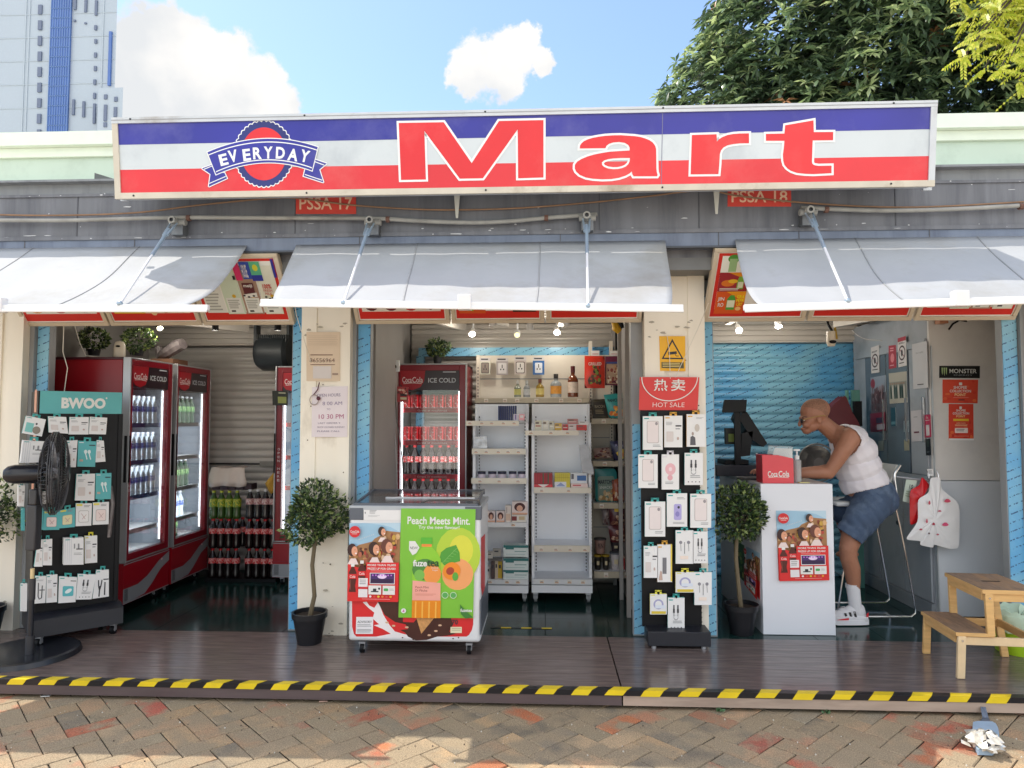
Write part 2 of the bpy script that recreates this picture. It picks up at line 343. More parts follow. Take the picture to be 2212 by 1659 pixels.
# ------------------------------------------------------------------ far tower
tw=FY(120); B='tall pale office tower with a blue glass strip rising behind the sign at upper left'
t=thing('tower',B,'tower',tuple(Vector((tw.w(120,300).x,130,-.1))))
wallm=M('tower wall',(166,178,190),.7,nz=.03,sc=.05,dirt=(170,184,196)); glass=M('tower glass',(70,104,168),.18,nz=.12,sc=.2); dkw=M('tower window',(96,108,132),.25,nz=.1)
def pxbox(m_,pl,x0,y0,x1,y1,d,mat):
    a,b=pl.w(x0,y0),pl.w(x1,y1); m_.box(a.x,b.x,a.y,a.y+d,b.z,a.z,mat)
mb=MB(); a=tw.w(-200,0).x; b=tw.w(249,150).x; mb.prism([(a,120,0),(b,120,0),(b*1.26,150,0),(a*1.26,150,0)],(0,0,110),wallm)
for k in range(22):
    z=10+k*4.6; mb.box(a,b,119.9,119.99,z,z+.12,M('tower joint',(172,184,194),.7))
for xx in (52,60,220): c=tw.w(xx,150).x; mb.box(c,c+.15,119.85,119.99,0,110,M('tower joint',(172,184,194),.7))
mb.build('wall',t)
mb=MB(); p0=tw.w(110,150).x; p1=tw.w(152,150).x; mb.box(p0,p1,119.6,119.98,0,110,glass)
for k in range(60): mb.box(p0,p1,119.5,119.6,k*1.9,k*1.9+.13,M('tower mullion',(96,128,178),.4))
for k in range(9): xx=p0+(p1-p0)*k/8; mb.box(xx-.06,xx+.06,119.5,119.6,0,110,M('tower mullion',(96,128,178),.4))
mb.build('glass_strip',t)
for k in range(12):
    mb=MB(); y=12+k*33.6; m1=tw.w(88.5-k*.35,y).x; zt=tw.w(88,y).z; zb=tw.w(88,y+20).z; mb.box(m1-.35,m1+.38,119.7,119.98,zb,zt,dkw); mb.build('window',t)
for (x,y0,y1) in [(164,-20,22),(187,-20,28),(209,2,34),(208,56,66),(208,86,95),(207.5,115,125),(207,144,154),(206,173,184),(205.5,202,214),(160,216,249),(182,220,254),(205,225,268),(163,44,48),(186,50,53)]:
    mb=MB(); c=tw.w(x,(y0+y1)/2); w2=.38 if y1-y0>8 else .3; mb.box(c.x-w2*.6,c.x+w2*.6,119.7,119.98,tw.w(x,y1).z,tw.w(x,y0).z,dkw); mb.build('window',t)
mb=MB(); c=tw.w(240,100); mb.box(c.x-.25,c.x+.25,119.6,119.98,tw.w(240,186).z,tw.w(240,70).z,glass); mb.build('window',t)
tg=FY(112); mb=MB(); a,b=tg.w(213,190),tg.w(266,190); mb.prism([(a.x,112,0),(b.x,112,0),(b.x*1.065,119.5,0),(a.x*1.065,119.5,0)],(0,0,a.z),wallm); mb.build('annex',t)
for (x,y0,y1) in [(229,205,215),(251,210,220),(228.5,227,262),(250,232,253),(228,265,275)]:
    mb=MB(); c=tg.w(x,(y0+y1)/2); mb.box(c.x-.28,c.x+.28,111.8,111.98,tg.w(x,y1).z,tg.w(x,y0).z,dkw); mb.build('window',t)
# ------------------------------------------------------------------ pale green building behind
t=thing('pale_green_building','pale mint green flat building with a white coping behind the kiosk roof','building',(0,6,-.1))
mt=M('mint paint',(196,214,200),.7,nz=.04,sc=1,dirt=(180,198,184)); mw=M('mint coping',(226,236,222),.6,nz=.03)
mb=MB(); mb.box(-9,9,4,9,-.1,5.02,mt); mb.box(-9,9,3.93,3.995,4.55,4.58,mt); mb.build('wall',t)
mb=MB(); mb.box(-9.1,9.1,3.86,9,5.023,5.2,mw); mb.box(-9.05,9.05,3.95,3.995,4.9,5.02,mw); mb.build('coping',t)
mb=MB(); mb.prism([(-5.7,3.99,4.58),(-5.45,3.99,4.5),(-5.7,3.99,4.5)],(0,-.3,0),M('dark flashing',(90,96,96),.6)); mb.build('roof_flashing',t)
# ================================================================== KIOSK
K=thing('kiosk','long grey topped shop kiosk with three open bays and cream metal pillars','kiosk',(-.3,.9,0))
cream=M('cream metal',(242,235,220),.5,nz=.05,sc=3,stretch=(1,1,.4),dirt=(170,156,134),bump=.05,bsc=9,dlo=.6,dhi=.85)
creamd=M('cream dark patch',(176,168,152),.55,nz=.08,sc=4,dirt=(140,128,110),dlo=.55,dhi=.8); grayw=M('inner grey wall',(158,154,150),.6,nz=.08,sc=2); gj=M('grey jamb',(150,154,158),.5,nz=.05)
fas=M('fascia metal',(112,114,120),.48,nz=.13,sc=3,stretch=(4,4,.35),dirt=(84,86,94),bump=.15,bsc=12,dlo=.45,dhi=.72); fas2=M('fascia lip',(112,124,144),.5,nz=.14,sc=5,stretch=(3,3,.4),dirt=(84,94,114),dlo=.48,dhi=.7); fas3=M('fascia top',(134,138,142),.5,nz=.1,sc=4,dirt=(104,106,112),stretch=(3,3,.4))
scr=M('paint scrape',(212,214,216),.7,nz=.1)
mb=MB()
z1,z2,z3,z4=2.55,2.635,2.66,2.94
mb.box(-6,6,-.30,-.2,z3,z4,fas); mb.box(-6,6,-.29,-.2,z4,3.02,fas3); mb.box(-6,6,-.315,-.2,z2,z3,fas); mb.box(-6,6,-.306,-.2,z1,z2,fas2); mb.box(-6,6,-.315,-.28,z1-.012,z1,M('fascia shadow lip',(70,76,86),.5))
mb.box(-6,6,-.31,-.2,z4-.012,z4+.006,fas); mb.box(-6,6,-.35,-.2,3.018,3.032,fas3)  # projecting top lip added to carry the fascia's shade further down the awnings
for xx in (-4.9,-3.1,-1.63,.35,.98,2.2,3.9): mb.box(xx,xx+.006,-.3035,-.30,z3,z4,M('fascia joint',(86,88,94),.6))
for xx in (-3.45,-2.7,-1.2,.1,1.1,1.6,2.4): mb.box(xx,xx+.005,-.309,-.306,z1,z2,M('fascia joint',(86,88,94),.6))
for _ in range(120):
    xx=random.uniform(-4.2,4.2); zz=random.choice([z3+random.uniform(.0,.03),random.uniform(z3,z4),z4+random.uniform(-.01,.01),z2+.01]); w_=random.choice([.004,.006,.01,.02,.05])*random.uniform(.5,1.4); h=random.uniform(.001,.006)
    yy=-.3012 if zz>z3 else -.3162; yy=yy if zz<z4-.015 else -.3112
    pts=[]; n=7
    for q in range(n): an=2*math.pi*q/n; pts.append((xx+w_*math.cos(an)*random.uniform(.5,1),yy,zz+h*math.sin(an)*random.uniform(.4,1)))
    mb.flat(pts,scr)
mb.build('fascia',K)
mb=MB(); mb.box(-6,6,-.2,2.25,2.42,2.5,M('roof sheet',(120,122,122),.6)); mb.box(-6,6,-.2,-.12,2.5,3.0,fas)
mb.build('roof',K)
def pillar(x0,x1,edges,y0=0):
    mb=MB(); mb.box(x0,x1,y0,y0+.1,0,2.52,cream)
    for a,b in edges: mb.box(a,b,y0-.012,y0+.001,0,2.5,cream)
    for _ in range(14):
        xx=random.uniform(x0+.02,x1-.02); zz=random.uniform(.2,2.4); mb.cyl((xx,y0-.0125,zz),random.uniform(.003,.006),.002,M('rust spot',(90,74,60),.8),ax=(0,-1,0),n=7)
    for _ in range(16):
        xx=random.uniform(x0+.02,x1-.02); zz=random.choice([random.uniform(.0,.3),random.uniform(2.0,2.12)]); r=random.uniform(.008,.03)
        mb.flat([(xx+r*math.cos(q)*random.uniform(.4,1),y0-.0132,zz+r*.4*math.sin(q)*random.uniform(.4,1)) for q in (0,1,2,3,4,5,5.8)],creamd)  # irregular darker cream patches near the pillar's foot and upper end
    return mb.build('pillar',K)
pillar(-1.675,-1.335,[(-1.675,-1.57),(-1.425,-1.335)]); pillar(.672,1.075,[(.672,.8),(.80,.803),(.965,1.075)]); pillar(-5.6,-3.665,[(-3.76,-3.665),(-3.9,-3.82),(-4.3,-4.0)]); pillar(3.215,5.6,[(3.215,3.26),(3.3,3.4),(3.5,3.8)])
# film on the jambs
def film_mat():
    m=bpy.data.materials.new('blue film'); m.use_nodes=True; t=m.node_tree; p=t.nodes['Principled BSDF']; new=t.nodes.new; ln=t.links.new; p.inputs['Roughness'].default_value=.32
    tcn=new('ShaderNodeTexCoord'); mp=new('ShaderNodeMapping'); mp.inputs['Rotation'].default_value=(0,R(22),0); ln(tcn.outputs['Object'],mp.inputs[0])
    sp=new('ShaderNodeSeparateXYZ'); ln(mp.outputs[0],sp.inputs[0])
    def ma(op,a,b=None,c=None):
        n=new('ShaderNodeMath'); n.operation=op
        for i,v in enumerate((a,b,c)):
            if v is None: continue
            if isinstance(v,(int,float)): n.inputs[i].default_value=v
            else: ln(v,n.inputs[i])
        return n.outputs[0]
    row=ma('FRACT',ma('MULTIPLY',sp.outputs['Z'],19)); rm=ma('MULTIPLY',ma('GREATER_THAN',row,.40),ma('LESS_THAN',row,.56))
    vx=new('ShaderNodeCombineXYZ'); ln(ma('MULTIPLY',sp.outputs['X'],90),vx.inputs[0]); ln(ma('MULTIPLY',sp.outputs['Z'],50),vx.inputs[2]); ln(ma('MULTIPLY',sp.outputs['Y'],90),vx.inputs[1])
    n=new('ShaderNodeTexNoise'); n.inputs['Scale'].default_value=1; n.inputs['Detail'].default_value=1; ln(vx.outputs[0],n.inputs[0])
    v2=new('ShaderNodeCombineXYZ'); ln(ma('MULTIPLY',sp.outputs['X'],13),v2.inputs[0]); ln(ma('FLOOR',ma('MULTIPLY',sp.outputs['Z'],19)),v2.inputs[2])
    n2=new('ShaderNodeTexNoise'); n2.inputs['Scale'].default_value=1; n2.inputs['Detail'].default_value=0; ln(v2.outputs[0],n2.inputs[0])
    msk=ma('MULTIPLY',ma('MULTIPLY',rm,ma('GREATER_THAN',n.outputs[0],.5)),ma('GREATER_THAN',n2.outputs[0],.36))
    n3=new('ShaderNodeTexNoise'); n3.inputs['Scale'].default_value=2.2; n3.inputs['Detail'].default_value=7; ln(tcn.outputs['Object'],n3.inputs[0])
    cr_=new('ShaderNodeValToRGB'); ln(n3.outputs[0],cr_.inputs[0]); e=cr_.color_ramp.elements; e[0].position=.38; e[0].color=rgb(92,168,216); e[1].position=.6; e[1].color=rgb(132,190,214)
    x=new('ShaderNodeMix'); x.data_type='RGBA'; ln(msk,x.inputs[0]); ln(cr_.outputs[0],x.inputs[6]); x.inputs[7].default_value=rgb(40,82,130); ln(x.outputs[2],p.inputs['Base Color'])
    n4=new('ShaderNodeTexNoise'); n4.inputs['Scale'].default_value=25; n4.inputs['Detail'].default_value=5; ln(mp.outputs[0],n4.inputs[0]); b=new('ShaderNodeBump'); b.inputs['Strength'].default_value=.5; b.inputs['Distance'].default_value=.006; ln(n4.outputs[0],b.inputs['Height']); ln(b.outputs[0],p.inputs['Normal'])
    return m
FILM=film_mat()
def jamb(x0,x1,z0=0,z1=2.3,g=None,y=.08,side=None):
    mb=MB(); mb.box(x0,x1,y,y+.06,0,2.4,gj)
    if g: mb.box(g[0],g[1],y-.03,y+.03,0,2.4,gj)
    o=mb.build('door_jamb',K); m2=MB()
    pts=[]; n=24
    for i in range(n+1): pts.append((x0+.004+random.uniform(0,.003),y-.004,z0+(z1-z0)*i/n))
    for i in range(n,-1,-1): pts.append((x1-.004-random.uniform(0,.004),y-.004,z0+(z1-z0)*i/n))
    m2.prism(pts,(0,.003,0),FILM)
    f=m2.build('protective_film',o); return o
jamb(-1.772,-1.676,.01); jamb(-1.308,-1.212,.01,g=(-1.335,-1.309)); jamb(.592,.671,.01,1.42); jamb(1.076,1.152,.01); jamb(3.06,3.165,.01,g=(3.166,3.214)); jamb(-3.63,-3.535,.01,g=(-3.664,-3.631))
mb=MB()
# walls, ceiling
for x0,x1 in ((-3.98,-3.90),(-1.76,-1.70),(-1.26,-1.235),(.66,.72),(1.03,1.07),(3.9,3.98)):
    mb.box(x0,x1,.145 if abs(x0+1.26)>.01 else .3,1.98,0,2.41,grayw)
for x0 in (-3.9,-1.74,-1.3,.6): 
    for yy in (.5,1.0,1.5): mb.box(x0-.0 if x0!=-1.74 else x0-.03,x0+.03,yy,yy+.04,0,2.4,grayw)
mb.box(-5.8,5.8,2.06,2.2,-.05,2.42,grayw); mb.box(-5.8,-3.98,.1,2.1,0,2.4,grayw); mb.box(3.98,5.8,.1,2.1,0,2.4,grayw)
mb.build('wall',K)
cl=M('ceiling metal',(190,184,176),.5,nz=.08,sc=3); cl2=M('ceiling rib',(165,158,150),.5,nz=.08)
mb=MB(); mb.box(-5.8,5.8,.1,2.05,2.385,2.41,cl2)
for i in range(13): mb.box(-5.8,5.8,.16+i*.14,.16+i*.14+.09,2.33,2.385,cl)
for x0,x1,y0,y1 in ((-3.5,-2.75,.3,1.5),(-2.2,-2.95,.2,1.0),(-1.2,-.75,.2,1.5),(-.7,-.35,.3,1.2),(.1,.12,.2,1.4),(1.2,1.5,1.3,.3),(1.5,1.52,.2,1.2),(2.9,2.5,.3,1.4)):
    mb.obox((x0,y0,2.25),(.045,0,0),(x1-x0,y1-y0,0),(0,0,.08),cl)
mb.build('ceiling',K)
def shutter(x0,x1,y,z0,z1,mat,step=.072):
    mb=MB(); pr=[]; z=z0; n=5
    while z<z1-.01:
        for i in range(n+1): t=i/n; pr.append((y-.014*math.sin(math.pi*t)**.7-.002*(i in(1,2,3,4)), z+(step-.008)*t))
        z+=step
    vs=[(x,yy,zz) for yy,zz in pr for x in (x0,x1)]; k=len(pr)
    mb.add(vs,[(2*i,2*i+1,2*i+3,2*i+2) for i in range(k-1)],mat)
    mb.box(x0,x1,y+.03,y+.04,z0,z1,mat); return mb
steel=M('shutter steel',(190,187,182),.4,.1,nz=.08,sc=2,stretch=(.3,1,1))
mb=shutter(-3.9,-1.76,1.95,0,2.16,steel)
for x0,x1 in ((-2.75,-2.55),(-2.5,-2.36)): mb.box(x0,x1,1.9,1.93,1.0,1.05,M('shutter lock bar',(150,148,142),.4,.3))
mb.tube([(-3.6,1.915,1.025),(-2.7,1.915,1.025)],.008,M('dark steel',(60,60,62),.4,.5)); mb.build('roller_shutter',K,label='bare grey roller shutter with a lock bar')
mb=shutter(-1.22,.64,1.6,0,2.2,M('shutter pale steel',(178,172,164),.4,.15,nz=.06)); mb.build('roller_shutter',K,label='pale grey roller shutter behind the white shelves')
mb=shutter(1.08,2.9,1.95,0,2.16,FILM,.075); mb.build('roller_shutter',K,label='roller shutter still wrapped in blue protective film')
for x0,x1,y,l in ((-3.9,-1.76,1.85,0),(-1.22,.64,1.62,0),(1.08,2.9,1.85,0)):
    mb=MB(); mb.box(x0,x1,y,y+.1,2.17,2.33,cl); 
    for i in range(3): mb.box(x0,x1,y-.03,y,2.185+i*.05,2.185+i*.05+.035,cl)
    mb.build('shutter_housing',K)
mb=MB(); a=W(905,752,1.52); b=W(1400,768,1.52); mb.box(a.x,.62,1.5,1.56,b.z,a.z,FILM); mb.box(a.x-.02,a.x+.05,1.5,1.56,1.0,b.z,FILM); mb.build('film_wrapped_track',K)
# ------------------------------------------------------------------ grey cabinet wall on the right
G=thing('storage_cabinet','tall grey cabinet with sliding doors along the right inner wall','cabinet',(3.0,1.1,0))
cg=M('cabinet grey',(164,170,178),.32,nz=.05,sc=2,dirt=(128,134,142)); cdk=M('cabinet door grey',(96,108,120),.14,nz=.1,sc=1.5); cw=M('panel white',(206,212,220),.4,nz=.03,sc=2)
mb=MB(); mb.box(2.862,3.85,.61,1.85,.1,2.3,cg); mb.box(2.83,2.88,.6,1.9,0,.1,M('skirting',(140,146,154),.4)); mb.box(2.845,2.862,.62,1.8,2.0,2.06,cg); mb.box(2.85,2.862,.62,1.8,1.0,1.03,cg)
mb.build('carcass',G)
for i,(y0,y1,z0,z1) in enumerate([(.62,.86,1.03,2.0),(.87,1.22,1.03,2.0),(1.23,1.6,1.03,2.0),(.62,1.0,.1,1.0),(1.01,1.4,.1,1.0),(1.41,1.75,.1,1.0)]):
    mb=MB(); mb.box(2.846 if i%2 else 2.85,2.861,y0+.003,y1-.003,z0+.005,z1-.005,cdk if i in (1,2) else cg)
    o=mb.build('door',G,bevel=.002); h=MB()
    if i in (1,2,0): h.box(2.83,2.845,y0+.02 if i else y1-.22,(y0+.035) if i else y1-.205,1.28,1.62,M('steel handle',(190,192,194),.25,.7))
    else: h.cyl((2.849,y0+.08,.62),.018,.008,M('dark steel',(60,60,62),.4,.5),ax=(-1,0,0))
    h.build('handle' if i<3 else 'lock',o)
mb=MB(); pl=FY(.6); a=pl.w(2024,690); b=pl.w(2139,1040); mb.box(2.862,3.85,.585,.605,1.005,2.3,M('panel grey',(214,212,210),.45,nz=.05,sc=1.5,dirt=(198,196,196))); mb.build('end_panel',G)
mb=MB(); mb.box(2.875,3.85,.575,.602,.02,1.0,cw); mb.box(2.866,2.874,.57,.604,.02,2.0,M('edge trim',(190,196,200),.3,.4)); mb.build('lower_panel',G)
# ================================================================== ADVERTISING PANELS (tilted above the openings)
pa=Vector((0,.05,2.12)); tn=Vector((0,-.42,-.35)).normalized()
AP=Pl(pa,tn)
red=C('d42a22',.4); wh=C('e6e6e2',.5); trim=C('cdc0ab',.5); blk=C('1a1a1e',.4); yel=C('e8c820',.4); org=C('e07a28',.4); grn=C('4c9a3c',.4)
def adpanel(x0b,x1b,label,art,x0t=None,x1t=None):
    zb=2.12; L_=.545; up=Vector((0,-.35,.42)).normalized()
    def pt(x,s,o=0): return Vector((x,.05,zb))+up*s+tn*o
    t=thing('advertising_panel',label,'advertising panel',(( x0b+x1b)/2,.05,zb),'panels above the bays')
    mb=MB(); f=.028
    mb.obox(pt(x0b,0,-.04),(x1b-x0b,0,0),up*L_,tn*.039,trim)
    for a,b,s0,s1 in ((x0b,x1b,0,f),(x0b,x1b,L_-f,L_),(x0b,x0b+f,f,L_-f),(x1b-f,x1b,f,L_-f)): mb.obox(pt(a,s0,0),(b-a,0,0),up*(s1-s0),tn*.012,trim)
    mb.build('frame',t,bevel=.003)
    mb=MB(); q=Quad(pt(x0b+f,L_-f,.001),pt(x1b-f,L_-f,.001),pt(x1b-f,f,.001),pt(x0b+f,f,.001)); q.n=tn
    a=Art(mb,q); a.rect(0,0,1,1,wh); a.rect(.012,.02,.988,.98,red); a.rect(.05,.06,.95,.86,wh); art(a); mb.build('print',t)
def cans(cols,base=None):
    def f(a):
        if base: a.rect(.05,.06,.95,.86,C(base))
        n=len(cols)
        for i,c in enumerate(cols):
            u=.05+.9*(i+.5)/n; a.ell(u,.7,.38/n,.15,C(c)); a.ell(u,.72,.2/n,.08,C('e8dcd0')); a.line([(u-.3/n,.78),(u,.83),(u+.3/n,.78)],.006,C('7a2018'))
    return f
def fruits(a):
    a.rect(.05,.06,.95,.86,C('e8dcc0')); a.rect(.05,.06,.42,.86,C('e6d030')); a.line([(.06,.8),(.2,.77),(.4,.84)],.01,grn)
    random.seed(3)
    for i in range(34): a.ell(random.uniform(.4,.93),random.uniform(.3,.8),random.uniform(.03,.07),random.uniform(.05,.11),C(random.choice(['e0a860','c8602c','b43048','e8c89c','d89048','8c2438','caa050'])),n=10)
def milk(a):
    a.rect(.05,.06,.95,.86,C('eef0ea'))
    a.rect(.05,.3,.28,.86,C('e2e6e2')); a.bars(.07,.5,.25,.84,7,C('aab0ac'))
    for u,c,d in ((.40,'cfe0cc','8cc4c4'),(.62,'a88a78','5a2028'),(.85,'dfe2d2','dfe2d2')):
        a.poly([(u-.09,.12),(u+.09,.12),(u+.105,.3),(u+.105,.88),(u-.105,.88),(u-.105,.3)],C(c)); a.rect(u-.085,.62,u+.085,.86,C('e4e8e4')); a.bars(u-.07,.65,u+.07,.8,5,C('a4a8a4'))
        a.rect(u-.06,.815,u-.01,.845,C('444444')); a.ell(u+.02,.59,.022,.028,C('d8b030'))
    a.poly([(.5,.06),(.575,.06),(.585,.34),(.51,.34)],C('d8286c')); a.rect(.47,.27,.50,.33,blk)
    a.poly([(.585,.06),(.70,.06),(.72,.32),(.60,.32)],C('2c4cae')); a.text('HOUSE',.60,.1,.66,.3,wh,.02); a.rect(.70,.06,.82,.28,C('58b890')); a.ell(.76,.15,.03,.05,C('d8d840')); a.rect(.70,.26,.82,.35,C('2434a0'))
    a.rect(.555,.38,.685,.56,C('5a2028')); a.text('meiji',.57,.4,.67,.46,wh,.02); a.poly([(.54,.56),(.7,.53),(.7,.6),(.54,.61)],wh)
    a.text('100%',.79,.4,.89,.47,C('c02020'),.02); a.text('FRESH',.79,.48,.89,.52,C('c02020')); a.text('MILK',.80,.53,.88,.57,C('c02020'))
    for u,v in ((.80,.6),(.84,.63),(.88,.61),(.55,.575),(.6,.595),(.66,.58)): a.ell(u,v,.016,.014,blk,n=8)
    a.rect(.955,.02,.985,.3,C('2a2a90'))
def soju(a):
    a.rect(.05,.06,.42,.3,C('eef2ea')); a.ell(.17,.1,.06,.06,grn); a.rect(.13,.1,.21,.29,C('9cc48c')); a.ell(.30,.16,.05,.1,C('4a2c1c')); a.ell(.37,.18,.035,.09,C('6a2038'))
    a.rect(.05,.3,.36,.585,C('a02430')); a.poly([(.14,.3),(.36,.3),(.36,.42)],C('e8901c')); a.poly([(.26,.36),(.30,.36),(.315,.42),(.315,.55),(.245,.55),(.245,.42)],C('7cb040')); a.ell(.15,.46,.07,.05,org); a.ell(.2,.43,.05,.03,C('f0c030')); a.rect(.255,.44,.31,.53,C('e0e4c8')); a.bars(.07,.535,.32,.575,2,wh,.5)
    a.rect(.05,.585,.36,.93,C('dc5a1c')); a.poly([(.15,.585),(.36,.585),(.36,.75)],C('f0a01c')); a.poly([(.20,.64),(.24,.64),(.26,.7),(.26,.87),(.17,.87),(.17,.7)],C('4ca03c')); a.rect(.175,.72,.255,.83,C('e4e8d0'))
    a.text('JIN',.07,.67,.14,.74,wh,.02); a.text('RO',.08,.76,.14,.82,wh,.02); a.text('GRA',.27,.64,.35,.69,C('f4e020'),.02); a.text('PEFR',.27,.70,.35,.75,C('f4e020'),.02); a.text('UIT',.28,.76,.34,.81,C('f4e020'),.02); a.ell(.3,.85,.03,.03,C('f0c080'))
    a.rect(.36,.3,.95,.86,wh); a.rect(.6,.78,.93,.86,blk); a.bars(.61,.79,.92,.85,2,C('d8c040'))
def soju2(a):
    a.rect(.05,.06,.36,.9,C('dc5a1c')); a.text('RO',.08,.72,.15,.8,wh,.02); a.poly([(.17,.5),(.21,.5),(.22,.6),(.22,.86),(.15,.86),(.15,.6)],C('7cb040')); a.text('UIT',.25,.7,.33,.79,C('f0d020'),.02)
    a.rect(.36,.06,.68,.86,C('e6ece6')); a.ell(.5,.78,.05,.05,C('3c6a54')); a.ell(.5,.78,.025,.03,wh); a.rect(.68,.06,.95,.88,C('2c2418'))
    for i in range(5): a.ell(.71+i*.052,.78,.022,.07,C(['d8e070','e8a0a0','a8d060','e0d090','d87050'][i]))
f=lambda x,y: W(x,y,.05).x
adpanel(-3.70,f(238,702),'leftmost lightbox panel with round meat pictures above the fridges',cans(['e0a050','b43048','dadada'],'e8ece8'))
adpanel(f(242,702),f(438,702),'lightbox panel with yellow leaf and piled fruit pictures',fruits)
adpanel(f(442,702),-1.745,'lightbox panel with milk cartons showing beside the left awning',milk)
adpanel(-1.31,f(973,697),'lightbox panel with dark drink bowls over the middle fridge',cans(['50181c','6a1c28','c83020','e6e6e6'],'e6e0d8'))
adpanel(f(977,697),f(1176,695),'lightbox panel with an orange square and a row of small bottles in the middle bay',soju2)
adpanel(f(1180,695),.66,'lightbox panel with one red round picture above the white shelves',cans(['e6e0d8','c83040','e8e4dc'],'eceeea'))
adpanel(1.08,f(1736,685),'lightbox panel with green soju bottles beside the right awning',soju)
adpanel(f(1742,685),f(1966,678),'lightbox panel mostly white over the till in the right bay',cans(['e6ecea','dfe6e0','e2e8e6'],'e9ece8'))
adpanel(f(1972,678),3.13,'rightmost lightbox panel with milk cartons',milk)
# ================================================================== AWNINGS
fab=M('awning fabric',(172,175,178),.75,nz=.06,sc=3,bump=.3,bsc=9,dirt=(152,150,144),dsc=1.6); bar=M('awning bar',(232,232,232),.35,nz=.03); armw=M('arm white',(226,228,230),.3,nz=.03); armb=M('arm sleeve',(160,178,192),.3,.4); pipe=M('grey pipe',(158,156,150),.55,nz=.12,sc=9,dirt=(110,106,100))
YB=-1.1
def awning(label,xl,xr,zl,zr,inl,inr,arms,block,tl,tr):
    # bar from (xl,zl) to (xr,zr); fabric sags slightly and its side hems curl in near the bar
    t=thing('awning',label,'awning',((xl+xr)/2,-.7,zl),'awnings over the shop bays')
    top=Vector((0,-.318,2.585)); nx,ny=60,14; mb=MB(); V=[]
    for j in range(ny+1):
        s=j/ny
        for i in range(nx+1):
            r=i/nx; x0=tl+(xl+.03-tl)*s+inl*s**5; x1=tr+(xr-.03-tr)*s-inr*s**5
            x=x0+(x1-x0)*r; zb=zl+(zr-zl)*r
            y=-.318+(YB+.318)*s; z=2.585+(zb-2.585)*s-.025*math.sin(math.pi*s)+.004*math.sin(x*9+s*3)*s+.003*math.sin(x*23+2*s)*math.sin(math.pi*s)+.006*math.sin(x*4.1+s*7)*math.sin(math.pi*s)
            V.append((x,y,z))
    mb.add(V,[(j*(nx+1)+i,j*(nx+1)+i+1,(j+1)*(nx+1)+i+1,(j+1)*(nx+1)+i) for j in range(ny) for i in range(nx)],fab)
    for r in (.335,.67):
        SV=[]
        for j in range(ny+1):
            a_=V[j*(nx+1)+int(r*nx)]; SV+=[(a_[0]-.004,a_[1]-.0022,a_[2]+.0022),(a_[0]+.004,a_[1]-.0022,a_[2]+.0022)]
        mb.add(SV,[(2*j,2*j+1,2*j+3,2*j+2) for j in range(ny)],M('awning seam',(158,160,162),.8))
    o=mb.build('canopy',t); so_=o.modifiers.new('s','SOLIDIFY'); so_.thickness=.002
    mb=MB(); d=Vector((xr-xl,0,zr-zl)); mb.obox((xl,YB-.02,zl-.018),d,(0,.03,0),(0,0,.03),bar); mb.obox((xl,YB-.028,zl-.03),d,(0,.012,0),(0,0,.016),bar); mb.build('front_bar',t,bevel=.004)
    m_=Vector((xl+d.x*block,YB,zl+d.z*block)); mb=MB(); mb.box(m_.x-.035,m_.x+.035,YB-.032,YB+.02,m_.z-.03,m_.z+.05,bar); mb.build('hanging_bracket',t,bevel=.003)
    for (px,py,bx,by) in arms:
        a=W(px,py+4,-.4); b=W(bx,by,YB-.01); dd=b-a; mb=MB()
        mb.tube([a+dd*.1,a+dd*.45],.011,armb,10); mb.tube([a+dd*.43,b],.0075,armw,10); mb.ball(tuple(b),.016,armb); arm=mb.build('arm',t)
        mb=MB(); sx=dd.normalized().cross(Vector((1,0,0)))
        for k in (-1,1): mb.tube([a+Vector((k*.022,0,-.005)),a+dd*.18+Vector((k*.012,0,0))],[.006,.009],armb,6)
        mb.box(a.x-.03,a.x+.045,-.37,-.3,a.z-.07,a.z-.005,M('bracket steel',(120,122,124),.4,.5)); mb.lathe([(.013,0),(.024,0),(.024,.06),(.013,.06)],(a.x,-.43,a.z+.012),pipe,12,(0,1,0)); mb.cyl((a.x,-.42,a.z+.012),.013,.03,blk,ax=(0,1,0)); mb.tube([(a.x-.045,-.36,a.z+.012),(a.x+.06,-.36,a.z+.012)],.021,pipe,10)
        mb.build('pivot',arm)
g=lambda x,y: W(x,y,YB)
a0,a1=g(-150,667),g(452,664); awning('left white awning with a patch of sun, its curled right corner over the milk panel',-4.12,a1.x,g(10,660).z,a1.z,0,.14,[(375,477,259,656)],.5,-4.1,W(533,545,-.318).x)
a0,a1=g(565,652),g(1475,664); awning('middle white awning held by two thin arms above the ice cream freezer',a0.x,a1.x,a0.z,a1.z,.03,.03,[(800,477,742,654),(1267,467,1270,661)],.49,W(640,545,-.318).x,W(1437,540,-.318).x)
a0,a1=g(1606,664),g(2212,637); awning('right white awning reaching out of the picture above the till bay',a0.x,a0.x+2.3,a0.z,a1.z,.06,0,[(1748,455,1831,650)],.47,W(1588,532,-.318).x,a0.x+2.4)
